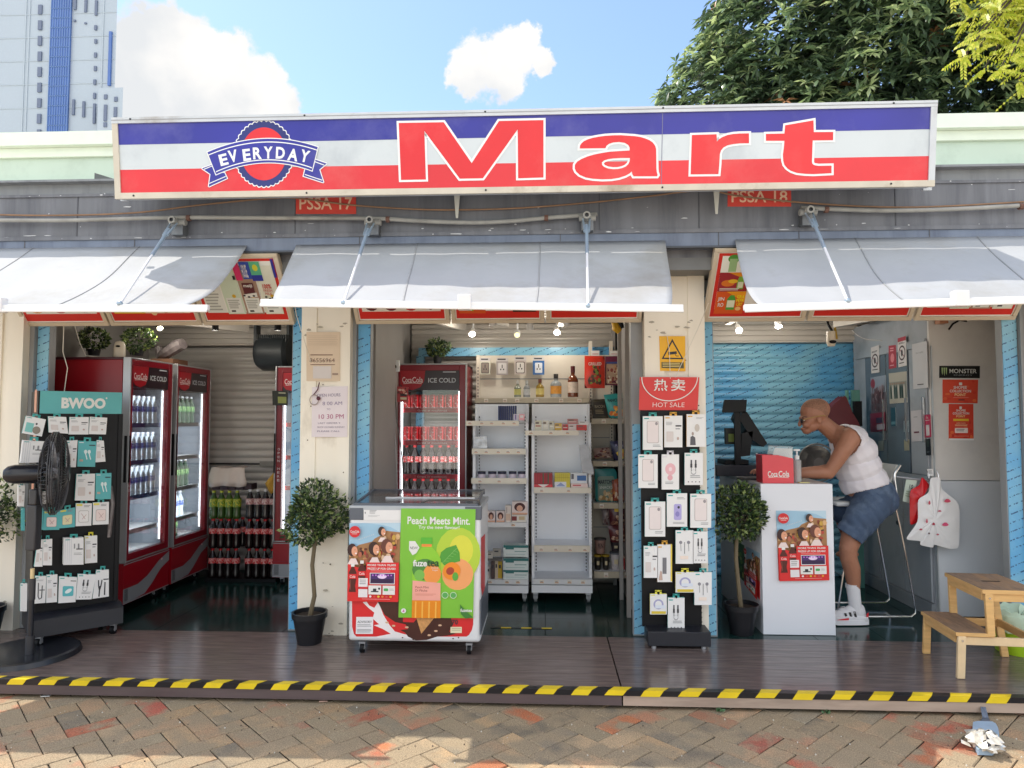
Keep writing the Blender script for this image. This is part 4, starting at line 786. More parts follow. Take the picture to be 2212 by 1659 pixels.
b=FZ(0).w(1602,1368); cY=b.y; c=at0(1602,1105,cY); topiary('ball topiary in a black pot beside the white counter',tuple(b),[(-.0,0,.16),(-.015,0,.32),(-.03,0,.5),(-.022,0,.66),(-.02,0,.8)],tuple(c),.158,1.0,11)
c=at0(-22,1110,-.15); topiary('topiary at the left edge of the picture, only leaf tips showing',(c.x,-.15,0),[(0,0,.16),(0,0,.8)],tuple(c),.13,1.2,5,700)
def smallplant(label,px,py,Y,r,pw,ph,seed):
    b=W(px,py,Y); t=thing('small_potted_plant',label,'potted plant',tuple(b),'small plants on the fridges'); mb=MB(); mb.lathe([(0,0),(pw*.8,0),(pw,ph),(pw*.9,ph),(0,ph*.9)],tuple(b),pot,16); mb.build('pot',t)
    mb=MB(); leafball(mb,(b.x,b.y,b.z+ph+r*.7),r,650,.03,leafm,.8,.3,5,seed); mb.build('crown',t,recalc=False)
smallplant('small bushy plant in a black pot on the cola fridge',945,789,1.35,.085,.04,.085,2)
smallplant('dark potted plant on the nearest fridge left of the white camera',203,768,.8,.11,.05,.05,4)
smallplant('dark potted plant on the nearest fridge right of the white camera',297,768,.75,.115,.05,.05,6)
# ------------------------------------------------------------------ wifi camera, bag, heater, spots in the left bay
cam_w=M('camera white',(222,212,196),.4,nz=.03)
b=W(258,770,.5); b.z=1.927; mb=MB(); mb.lathe([(0,0),(.042,0),(.042,.06),(.04,.1),(.03,.125),(0,.135)],tuple(b),cam_w,20); t=mb.build('security_camera',label='round topped white home camera standing on the nearest fridge',cat='camera'); 
mb=MB(); mb.ball((b.x+.008,b.y-.036,b.z+.088),.018,blkp,.01,.009); t2=mb.build('lens',t)
mb=MB(); b=W(390,762,1.1)
rd=random.Random(5); mb.obox((-3.42,1.15,1.93),(.2,0,0),(0,.25,0),(0,0,.05),M('carton brown',(120,86,66),.7,nz=.1)); mb.build('cardboard_box',label='small brown carton on the second left fridge',cat='box')
mb=MB(); plast=M('plastic film bag',(120,112,112),.25,nz=.2,sc=20,bump=.6,bsc=25); pts=[]
mb.tube([(-3.42,1.3,2.0),(-3.36,1.25,2.02),(-3.28,1.2,2.05),(-3.2,1.18,2.09),(-3.14,1.16,2.11)],[.03,.05,.055,.06,.05],plast,9); mb.tube([(-3.4,1.28,2.0),(-3.42,1.26,2.1)],[.04,.03],plast,8); o=mb.build('plastic_bag',label='crumpled clear plastic bag lying on the second left fridge',cat='plastic bag')
t=thing('wall_blower','dark hanging fan heater under the ceiling of the left bay','heater',(-2.45,1.6,2.0)); a=W(549,722,1.6); b=W(622,800,1.6)
mb=MB(); dp=M('heater dark',(44,50,54),.45,nz=.1); cx=(a.x+b.x)/2; zz=(a.z+b.z)/2; hw=(b.x-a.x)/2; hh=(a.z-b.z)/2
mb.lathe([(0,0),(hh*.8,0),(hh*1.0,.05),(hh*1.0,hw*1.7),(hh*.8,hw*1.9),(0,hw*1.9)],(a.x+.02,1.66,zz),dp,20,(1,0,0)); mb.build('drum',t)
mb=MB(); 
for k in range(14): x=a.x+.05+k*hw*.105*1.2; mb.box(x,x+.004,1.545,1.66,zz+.0,zz+hh*.95,M('grille',(84,90,92),.4))
mb.build('grille',t); mb=MB(); mb.box(a.x-.005,a.x+.02,1.6,1.7,zz-.02,2.33,dp); mb.box(b.x-.02,b.x+.005,1.6,1.7,zz-.02,2.33,dp); mb.build('bracket',t)
warm=M('lamp warm',(255,226,160),.4,nz=0,emit=9); warmoff=M('lamp dim',(235,225,170),.4,nz=0,emit=1.0)
def spot(label,px,py,Y,dark,lit,tilt=(0,0,-1),light=0):
    p=W(px,py,Y); ax=Vector(tilt).normalized(); top=p-ax*.1
    t=thing('ceiling_spotlight',label,'spotlight',tuple(p),'ceiling spotlights'); mt_=blkp if dark else wpl
    mb=MB(); mb.lathe([(0,-.09),(.02,-.09),(.024,-.075),(.027,0),(.024,0),(.022,-.01),(0,-.01)],tuple(p),mt_,18,ax); mb.tube([tuple(top),(top.x,top.y+.02,2.34)],.008,mt_,6); mb.build('lamp_body',t)
    mb=MB(); mb.lathe([(0,-.006),(.022,-.006)],tuple(p),warm if lit else warmoff,16,ax); mb.build('lens',t,recalc=False)
    if light:
        l=bpy.data.lights.new('spot glow','POINT'); l.energy=light; l.color=(1,.95,.86); l.shadow_soft_size=.03; lo=bpy.data.objects.new('lamp_glow',l); col.objects.link(lo); lo.parent=t; lo.location=ax*.03
spot('leftmost black spotlight in the left bay, angled beside the fridges',346,710,.9,True,False,(.5,-.5,-.6),2.5)
spot('second black spotlight hanging in the left bay above the shutter',465,714,.9,True,False,(0,0,-1),1.6)
spot('third black spotlight in the left bay near the cream pillar',600,714,.9,True,False,(0,0,-1),1.6)
spot('lit white spotlight glowing above the cola fridge',1020,722,1.2,False,True,(0,-.75,-.5),2)
spot('unlit white spotlight between the two glowing lamps of the middle bay',1117,724,1.2,False,False,(0,-.8,-.4))
spot('lit white spotlight glowing above the spirit bottles',1203,718,1.2,False,True,(0,-.75,-.5),2.5)
spot('white spotlight tilted at the left of the middle bay ceiling',1065,703,.7,False,False,(.3,.3,-.9)); spot('white spotlight pointing down close under the middle panels',1145,712,.7,False,False,(0,.2,-.9)); spot('white spotlight under the right end of the middle panels',1225,705,.7,False,False,(.3,.2,-.9))
spot('lit white spotlight glowing at the left of the till bay ceiling',1597,714,1.2,False,True,(0,-.75,-.5),3)
spot('lit white spotlight facing down further right in the till bay',1682,706,1.2,False,True,(0,-.5,-.8),4)
# ================================================================== PACK STAND (left), turned towards the street
def pack(pl,quad,label,style,d=.018,tab=tealc,cat='accessory pack',group=None,name='hanging_pack',off=.03):
    q=Quad(*[pl.w(x,y,off+d) for x,y in quad]); q.n=pl.n; mb=MB(); n=pl.n
    body=paper if style[0]!='teal' else C('58b4b8'); side=C(tab,.5) if style[0]!='plain' else paper
    mb.prism([p-n*.0005 for p in q.c],-n*d,body,side)
    w_=(q.c[1]-q.c[0]); h=(q.c[0]-q.c[3]); hm=q.p(.5,0); ln_=min(.02,h.length*.16)
    if style[-1]!='notab': t=C(tab,.5); mb.obox(hm-w_*.2-n*.006,w_*.12,h.normalized()*ln_,n*.002,t); mb.obox(hm+w_*.08-n*.006,w_*.12,h.normalized()*ln_,n*.002,t); mb.obox(hm-w_*.2+h.normalized()*ln_*.7-n*.006,w_*.4,h.normalized()*ln_*.5,n*.002,t); mb.obox(hm-w_*.03-n*(d+off),w_*.06,h.normalized()*.004,n*(d+off+.012),blkp)
    a=Art(mb,q); k=style[1]
    if style[0]=='half': a.rect(.1,.35,.48,.88,C('7cc4c0')); a.ell(.66,.7,.2,.22,C('8c8478')); a.ell(.6,.35,.05,.06,ink)
    a.rect(.06,.05,.3,.085,C(tab)) if style[0]!='teal' else a.rect(.06,.05,.3,.08,paper)
    if k=='phone': a.rrect(.2,.14,.8,.8,C('b8b0ae'),.08); a.rrect(.225,.155,.775,.785,C('e6dcdb'),.07); a.ell(.68,.22,.07,.05,C('9a9496')); a.bars(.5,.85,.92,.93,2,inkg,.3,.35)
    if k=='purple': a.rrect(.35,.32,.72,.8,C('b0a8dc'),.08); a.ell(.58,.42,.06,.04,ink); a.ell(.52,.62,.1,.08,C('8c84c4')); a.bars(.5,.12,.9,.2,2,inkg,.3,.3); a.bars(.3,.86,.9,.93,2,inkg,.3,.35)
    if k=='fan': a.ell(.5,.42,.3,.17,C('e6b4bc')); a.ell(.5,.42,.1,.06,C('f0d8dc')); a.ell(.48,.66,.15,.08,C('e0a8b0')); a.bars(.2,.78,.7,.86,2,inkg,.3,.35)
    if k=='cable':
        for u in (.36,.6): a.rect(u-.04,.22,u+.04,.34,C('4a4a50')); a.rect(u-.055,.34,u+.055,.46,C('38383e')); a.line([(u,.46),(u+.0,.56)],.003,ink)
        a.ell(.48,.6,.14,.08,C('9a9aa0')); a.ell(.48,.59,.115,.065,paper); a.bars(.3,.7,.9,.8,2,inkg,.3,.35)
        for i in range(4): a.ell(.2+i*.2,.9,.03,.018,ink,8)
    if k=='ear':
        for u in (.28,.72): a.ell(u,.36,.09,.05,C('8a8a92')); a.line([(u,.4),(u+.02,.62)],.003,inkg)
        a.line([(.5,.35),(.5,.7)],.003,ink); a.rect(.25,.76,.7,.86,C('f0e0d4'))
    if k=='buds':
        for u in (.42,.62): a.ell(u,.42,.09,.08,C('dceeee')); a.line([(u,.48),(u+.1,.72)],.006,C('e8f4f4'))
        a.rect(.1,.72,.3,.8,C('c0a898')); a.rect(.6,.14,.94,.18,ink)
    if k=='text': a.rect(.62,.3,.94,.345,ink); a.rect(.62,.4,.86,.43,inkg); a.bars(.1,.2,.5,.32,3,inkg,.3,.3); a.rrect(.12,.5,.5,.82,C('d8cfcc'),.04); a.ell(.75,.72,.06,.05,C('c0a8a0'))
    if k=='figure': a.poly([(.18,.95),(.2,.7),(.32,.66),(.45,.72),(.48,.95)],C('5a5a60')); a.ell(.32,.6,.06,.055,C('a89890')); a.ell(.55,.42,.13,.12,C('c8c0b8')); a.bars(.5,.1,.92,.16,2,inkg,.3,.3)
    if k=='brush': a.rect(.35,.35,.62,.78,C('77777c')); a.poly([(.08,.95),(.2,.7),(.3,.72),(.35,.95)],C('c4a89c')); a.rect(.9,.0,1,.98,C('e4cc54'))
    if k=='blob': a.rrect(.22,.36,.84,.75,C('58b8c0'),.08); a.ell(.55,.55,.22,.07,C('e8f2f2'),rot=-35); a.rect(.65,.14,.95,.17,ink)
    if k=='usb': a.line([(.3,.35),(.3,.75),(.42,.85),(.62,.8),(.66,.35)],.005,ink); a.rect(.26,.25,.34,.38,ink); a.rect(.4,.5,.9,.53,ink); a.bars(.1,.14,.8,.2,2,inkg,.3,.3)
    if k=='earcups': a.rect(.6,.33,.98,.37,ink); a.line([(.25,.36),(.3,.58),(.38,.72)],.006,ink); a.line([(.5,.36),(.45,.58),(.38,.72),(.38,.95)],.006,ink); a.line([(.72,.45),(.72,.92)],.006,ink); a.ell(.38,.62,.05,.05,ink)
    if k=='card': a.rrect(.18,.32,.82,.84,C('9a9490'),.1); a.rrect(.2,.335,.8,.825,C(style[2]),.09); a.rect(.04,.03,.4,.12,C('e4d860')); a.bars(.5,.08,.9,.2,2,inkg,.3,.4); a.line([(.35,.45),(.6,.7)],.003,C('c0a0a0')); a.line([(.4,.7),(.66,.5)],.003,C('c0a0a0'))
    if k=='stack': 
        for i in range(4): a.rect(.06+i*.1,.02,.075+i*.1,.98,C('b8bcc4'))
        a.rect(.62,.4,.95,.44,ink); a.rect(.5,.22,.56,.4,inkg); a.rect(.7,.22,.78,.4,inkg); a.bars(.5,.56,.95,.66,2,inkg,.3,.3)
    if k=='wire': a.ell(.5,.5,.3,.25,C('a8a8cc')); a.ell(.5,.5,.2,.17,paper); a.rect(.08,.84,.94,.97,C('d8c040')); a.rect(.3,.55,.9,.7,C('dce4f0'))
    return mb.build(name,label=label,cat=cat,group=group)
A0=Vector((-3.31,-.3,0)); BA=R(44); bu=Vector((math.cos(BA),math.sin(BA),0)); bn=Vector((math.sin(BA),-math.cos(BA),0)); BP=Pl(A0,bn)
T=thing('pack_display_stand','black pegboard stand with a teal BWOO header, hung with white and teal packs, left bay','display stand',tuple(A0))
hd=Q4(BP,[(48,843),(230,846),(230,893),(48,893)]); wB=(hd.c[1]-hd.c[0]).length; zt_=hd.c[0].z; zb_=hd.c[3].z
mb=MB(); mb.obox(A0+Vector((0,0,zb_)),bu*wB,-bn*.02,Vector((0,0,zt_-zb_)),C('52aeb0',.35)); q=Quad(A0+Vector((0,0,zt_)),A0+bu*wB+Vector((0,0,zt_)),A0+bu*wB+Vector((0,0,zb_)),A0+Vector((0,0,zb_))); q.n=bn; a=Art(mb,q); a.text('BWOO',.25,.28,.79,.77,wh,.05); a.ell(.8,.28,.01,.04,wh)
mb.build('header',T)
mb=MB(); mb.obox(A0+Vector((0,0,.14)),bu*wB,-bn*.015,Vector((0,0,zb_-.14)),blkp)
for k in range(2): mb.obox(A0+bu*(k*(wB-.02))+Vector((0,0,.14)),bu*.02,bn*.012,Vector((0,0,zb_-.14)),blkp)
hole=C('08080a',.8)
for i in range(16):
    for j in range(46): mb.face([A0+bn*.0008+bu*(.035+i*.026+a_)+Vector((0,0,.2+j*.028+b_)) for a_,b_ in ((0,0),(.008,0),(.008,.008),(0,.008))],hole)
mb.build('pegboard',T,recalc=False)
mb=MB(); mb.obox(A0+Vector((0,0,.12)),-bu*.01,-bn*.32,Vector((0,0,zt_-.12)),blkp); mb.obox(A0+bu*wB+Vector((0,0,.12)),bu*.01,-bn*.32,Vector((0,0,zb_-.12)),blkp)
for z0,z1 in ((1.5,1.65),(1.28,1.46),(.88,1.08)): mb.obox(A0-bu*.0112-bn*.05+Vector((0,0,z0)),-bu*.001,-bn*.1,Vector((0,0,z1-z0)),C('d89a80',.5))
mb.build('side_panel',T)
mb=MB(); o=A0-bu*.02; mb.prism([o+bn*.0+Vector((0,0,.2)),o+bn*.05+Vector((0,0,.2)),o+bn*.115+Vector((0,0,.175)),o+bn*.12+Vector((0,0,.07)),o-bn*.32+Vector((0,0,.07)),o-bn*.32+Vector((0,0,.2))],bu*(wB+.04),M('stand base',(30,32,40),.42,nz=.1)); mb.build('base',T,bevel=.006)
for s_,d_ in ((.03,.08),(wB-.03,.08),(.03,-.26),(wB-.03,-.26)): mb=MB(); p=A0+bu*s_+bn*d_; caster(mb,p.x,p.y,.03); mb.build('caster',T)
k2=lambda L_: [(u*.1505,825.6+v*.1505) for u,v in L_]
k3=lambda L_: [(u*.1505,998.4+v*.1505) for u,v in L_]
k8=lambda L_: [(u*.1736,1180.8+v*.1736) for u,v in L_]
rc=lambda a,b,c,d: [(a,b),(c,b),(c,d),(a,d)]
for pts,l,st in [(k2([(375,480),(660,535),(600,780),(315,730)]),'tilted white and teal pack, first in the top row of the teal headed stand',('half','none')),
 (k2([(690,490),(950,500),(980,740),(700,720)]),'white pack second in the top row, just above the black fan guard',('w','text')),
 (k2([(1000,500),(1275,500),(1270,750),(985,750)]),'white pack third in the top row of the teal headed stand',('w','text')),
 (k2([(1290,495),(1540,510),(1520,750),(1275,745)]),'white pack at the right end of the top row of the teal headed stand',('w','text')),
 (k2([(330,830),(640,850),(600,1150),(290,1160)]),'bunch of white packs left of the fan guard in the second row',('plain','stack')),
 (k2([(950,840),(1115,830),(1090,1220),(940,1220)]),'narrow white pack touching the right side of the fan guard',('w','text')),
 (k2([(1390,830),(1490,840),(1515,1140),(1370,1150)]),'white pack behind the teal earbud pack at the right end of the second row',('w','text')),
 (k2([(1125,840),(1385,850),(1365,1215),(1110,1210)]),'teal pack with white earbuds in the second row',('teal','buds')),
 (k3([(265,330),(360,330),(345,635),(260,635)]),'white pack left of the fan pole under the motor',('plain','text')),
 (k3([(520,410),(660,420),(660,600),(520,600)]),'white pack between the fan pole and the guard bottom',('w','text')),
 (k3([(1100,170),(1365,165),(1355,550),(1075,550)]),'white and teal edged pack in the third row right of the fan',('w','text')),
 (k3([(1375,160),(1600,155),(1590,530),(1370,530)]),'teal pack with earphones at the right end of the third row',('teal','buds')),
 (k3(rc(305,655,355,985)),'teal pack edge left of the fan pole in the fourth row',('teal','none')),
 (k3([(500,640),(625,640),(620,970),(500,970)]),'teal pack just right of the fan pole in the fourth row',('teal','card','e6ddd8')),
 (k3([(630,700),(860,700),(850,970),(620,975)]),'teal pack with a pale square picture under the fan guard',('teal','card','ecdcd8')),
 (k3([(860,690),(1080,650),(1075,930),(850,950)]),'teal pack with a yellowish square picture in the fourth row',('teal','card','e4dcb0')),
 (k3([(1090,590),(1320,590),(1310,910),(1085,920)]),'white pack with a yellow corner, fourth in the fourth row',('w','card','ecebea')),
 (k3([(1335,580),(1565,570),(1560,890),(1330,900)]),'white pack with a pink square at the right end of the fourth row',('w','card','ecdcd8')),
 (k3([(545,1110),(615,1110),(610,1500),(490,1500)]),'narrow blue and white pack beside the fan pole in the fifth row',('w','text')),
 (k3([(620,1110),(750,1100),(745,1480),(615,1480)]),'half teal half white pack in the fifth row',('w','text')),
 (k3([(920,1090),(1200,1080),(1200,1470),(912,1475)]),'stack of white packs seen edge on in the fifth row',('plain','stack')),
 (k3([(1215,1060),(1395,1050),(1395,1440),(1215,1455)]),'white pack with a yellow tab right in the fifth row',('w','text')),
 (k8([(255,455),(340,455),(335,805),(250,805)]),'teal and white pack left of the fan pole in the bottom row',('w','none')),
 (k8([(440,365),(575,365),(565,700),(430,710)]),'white pack with a black cable drawing, bottom row',('w','usb')),
 (k8([(580,350),(715,345),(710,690),(575,700)]),'white pack with two lines of print, third in the bottom row',('w','text')),
 (k8([(735,370),(960,380),(940,690),(725,705)]),'white pack with a teal picture in the bottom row',('w','blob')),
 (k8([(970,340),(1195,345),(1140,655),(945,660)]),'white pack with a lilac picture in the bottom row',('w','cable')),
 (k8([(1200,290),(1355,285),(1355,620),(1150,650)]),'white pack with black plug drawings at the right end of the bottom row',('w','earcups'))]:
    random.seed(len(l)); pack(BP,pts,l,st,.022 if st[0]!='plain' else .05,'3aa8a4' if 'yellow tab' not in l else 'd8cc30',group='packs on the teal headed stand')
mb=MB(); 
for p in (W(238,1050,0.0),): mb.tube([p,p+Vector((.02,0,-.12)),p+Vector((.0,-.0,-.35))],.015,plast,7)
mb.build('plastic_bag',label='thin clear plastic bag hanging beside the nearest fridge',cat='plastic bag')
# ------------------------------------------------------------------ standing fan
bc=FZ(0).w(55,1416); Yf=bc.y; T=thing('pedestal_fan','black pedestal fan on a round base in front of the teal headed stand','fan',tuple(bc))
mb=MB(); mb.lathe([(0,.012),(.2,.014),(.26,.03),(.275,.034),(.29,.028),(.3,.0),(0,0)],tuple(bc),M('fan base',(34,36,42),.25,nz=.1),48); mb.build('base',T)
hc=W(118,1022,Yf); pc=W(66,1200,Yf); pc=Vector((W(68,1300,Yf).x,Yf,0)); dark=M('fan dark',(56,56,60),.38,nz=.08)
mb=MB(); zt_=W(70,1155,Yf).z; zc=W(70,1260,Yf).z
mb.cyl(pc,.016,zc,M('fan tube',(38,40,46),.3),n=16); mb.cyl(pc+Vector((0,0,.0)),.024,.12,dark,n=16); mb.cyl(pc+Vector((0,0,zc-.1)),.02,.13,dark,n=14); mb.build('pole',T)
mb=MB(); zl=W(70,1235,Yf).z; zm=W(70,1090,Yf).z; mb.cyl(pc+Vector((0,-.001,zc+.02)),.0115,zl-zc,C('d8c090',.5),n=12); mb.build('label_tube',T)
mb=MB(); mb.box(pc.x-.034,pc.x+.03,Yf-.03,Yf+.03,W(70,1188,Yf).z,zm,dark); mb.box(pc.x-.022,pc.x+.028,Yf-.03,Yf+.03,zm,W(70,1056,Yf).z,dark); mb.build('control_box',T,bevel=.008)
ax=Vector((.87,.5,0)).normalized(); mz=hc.z-.0
mb=MB(); s0=hc-ax*.265; mb.lathe([(0,0),(.03,.005),(.05,.025),(.058,.06),(.06,.16),(.056,.2),(.03,.21),(.03,.24),(0,.24)],tuple(s0),M('motor black',(26,28,36),.22,nz=.08),24,ax); mb.build('motor',T)
mb=MB(); side=ax.cross(Z3).normalized(); Rg=.255
def gp(r,t,o): return hc+ax*o+(Z3*math.cos(t)+side*math.sin(t))*r
for o,r in ((-.0,Rg),(.012,Rg),(-.012,Rg)): mb.tube([gp(r,2*math.pi*i/40,o) for i in range(40)],.004,dark,5,closed=True)
for r,o in ((.22,-.045),(.14,-.07),(.22,.045),(.13,.068)): mb.tube([gp(r,2*math.pi*i/36,o) for i in range(36)],.0018,dark,4,closed=True)
nW=60
for sgn in (-1,1):
    for i in range(nW):
        t=2*math.pi*i/nW; mb.tube([gp(.05,t+.25,sgn*.075),gp(.12,t+.15,sgn*.072),gp(.2,t+.05,sgn*.055),gp(.24,t,sgn*.03),gp(Rg,t,0)],.0012,dark,3,cap=False)
mb.cyl(hc+ax*.068,.052,.012,dark,ax=ax,n=20); mb.build('guard',T,recalc=False)
mb=MB(); bl=M('fan blade',(120,120,124),.3,nz=.05)
for k in range(5):
    t=k*1.2566; mb.add([gp(.03,t,-.012),gp(.12,t-.25,-.028),gp(.2,t-.1,-.03),gp(.205,t+.35,.0),gp(.12,t+.45,.012),gp(.035,t+.6,.01)],[(0,1,2,3,4,5)],bl)
mb.cyl(hc-ax*.03,.035,.05,bl,ax=ax,n=16); o=mb.build('blades',T); s=o.modifiers.new('s','SOLIDIFY'); s.thickness=.0025
# ------------------------------------------------------------------ ice cream freezer
YF=-.4; kz=lambda u,v:(739.2+u*.2315,1056+v*.2315); FP=FY(YF)
a=FP.w(*kz(66,155)); b=FP.w(*kz(1290,1440)); x0,x1=a.x+.002,b.x; zt_=a.z; zb_=b.z; D=.56
T=thing('ice_cream_freezer','white chest freezer on castors covered in drink posters, standing on the deck','freezer',((x0+x1)/2,YF+D/2,0))
fw_=M('freezer white',(222,224,226),.35,nz=.03); fgr=M('freezer grey',(92,98,108),.4,nz=.05)
mb=MB(); mb.box(x0,x1,YF,YF+D,zb_,zt_-.03,fw_); mb.build('body',T,bevel=.022,seg=4)
mb=MB(); mb.box(x0-.003,x1+.003,YF-.004,YF+D,zt_-.03,zt_,M('freezer rim',(176,182,188),.4)); mb.build('rim',T,bevel=.004)
for p,qq in (((68,165),(200,290)),((1145,155),(1300,290))): a=FP.w(*kz(*p)); b=FP.w(*kz(*qq)); mb=MB(); mb.box(max(a.x,x0-.004),min(b.x,x1+.004),YF-.005,YF+.05,b.z,a.z-.006,fgr); mb.build('corner_block',T,bevel=.004)
mb=MB(); mb.box(x1-.004,x1+.004,YF+.0,YF+D-.03,zb_+.05,zb_+.26,fgr); mb.build('side_vent',T,bevel=.003)
mb=MB(); mb.obox((x0+.03,YF+.02,zt_+.004),(x1-x0-.06,0,0),(0,D-.06,.04),(0,0,.006),GL); mb.build('glass_lid',T)
mb=MB(); mb.box(x0+.02,x1-.02,YF+.01,YF+.03,zt_,zt_+.014,fgr); mb.box(x0+.02,x1-.02,YF+D-.06,YF+D-.03,zt_+.02,zt_+.05,fgr)
for x in (x0+.02,x1-.035): mb.obox((x,YF+.02,zt_),(.015,0,0),(0,D-.06,.04),(0,0,.014),fgr)
mb.box(x0+.18,x1-.06,YF+.2,YF+.23,zt_+.014,zt_+.03,fw_); mb.build('lid_frame',T)
mb=MB(); mb.tube([(x1-.38,YF+.05,zt_+.012),(x1-.33,YF+.04,zt_+.03),(x1-.08,YF+.04,zt_+.034),(x1-.015,YF+.045,zt_+.03),(x1-.005,YF+.05,zt_-.03)],.006,M('hose grey',(90,84,82),.5),8); mb.build('lid_handle',T)
for x,y in ((x0+.075,YF+.06),(x1-.075,YF+.06),(x0+.075,YF+D-.06),(x1-.075,YF+D-.06)): mb=MB(); caster(mb,x,y,.03); mb.build('caster',T)
# front print
q=Quad(FP.w(*kz(60,1000)),FP.w(*kz(1285,1000)),FP.w(*kz(1285,1440)),FP.w(*kz(45,1440))); q.n=Vector((0,-1,0)); mb=MB(); a=Art(mb,q); cred2=M('print red',(214,40,44),.4,nz=.05); milkw=C('eae6e6',.4); choc=M('print chocolate',(70,36,30),.35,nz=.15,sc=12)
a.poly([(.025,-.05),(.95,-.05),(.95,.6),(.94,.72),(.92,.82),(.90,.86),(.07,.86),(.05,.8),(.035,.65)],cred2)
a.poly([(.11,.13),(.14,.12),(.16,.2),(.2,.25),(.23,.12),(.27,.4),(.32,.62),(.36,.75),(.42,.8),(.5,.85),(.47,.9),(.35,.88),(.24,.9),(.22,.86),(.33,.8),(.27,.7),(.2,.62),(.24,.6),(.19,.48),(.2,.35),(.15,.24)],milkw)
a.poly([(.22,.1),(.42,.1),(.42,.55),(.5,.56),(.55,.4),(.78,.45),(.8,.6),(.77,.75),(.82,.8),(.76,.84),(.68,.86),(.6,.93),(.52,.94),(.46,.86),(.44,.78),(.40,.72),(.46,.7),(.44,.6),(.36,.55),(.28,.4)],choc)
a.poly([(.52,.45),(.66,.45),(.56,.8)],M('print waffle',(206,150,92),.5,nz=.2,sc=60))
for u,v in ((.62,.83),(.7,.62),(.3,.56),(.35,.63),(.45,.66),(.67,.74)): a.ell(u,v,.015,.022,C('d8b090'),6)
for u,v in ((.84,.88),(.5,.92),(.42,.88),(.8,.9)): a.ell(u,v,.006,.014,choc,8)
a.rect(.065,.44,.195,.80,C('e6e4e6',.5)); a.text('ADVISORY',.075,.52,.185,.57,ink,.01); a.bars(.075,.6,.185,.66,2,inkg,.1,.4); a.bars(.075,.70,.185,.78,3,inkg,.1,.4)
a.text('70',.79,.5,.835,.6,ink,.02); a.rect(.78,.65,.865,.78,C('e4dcb8',.5)); a.bars(.79,.68,.86,.75,2,C('a8a080'),.1,.3)
mb.build('front_print',T)
mb=MB(); a_=(x1+.001); mb.flat([(a_,YF+.02,.72),(a_,YF+.3,.70),(a_,YF+.3,.35),(a_,YF+.12,.33),(a_,YF+.02,.42)],cred2); mb.build('side_print',T)
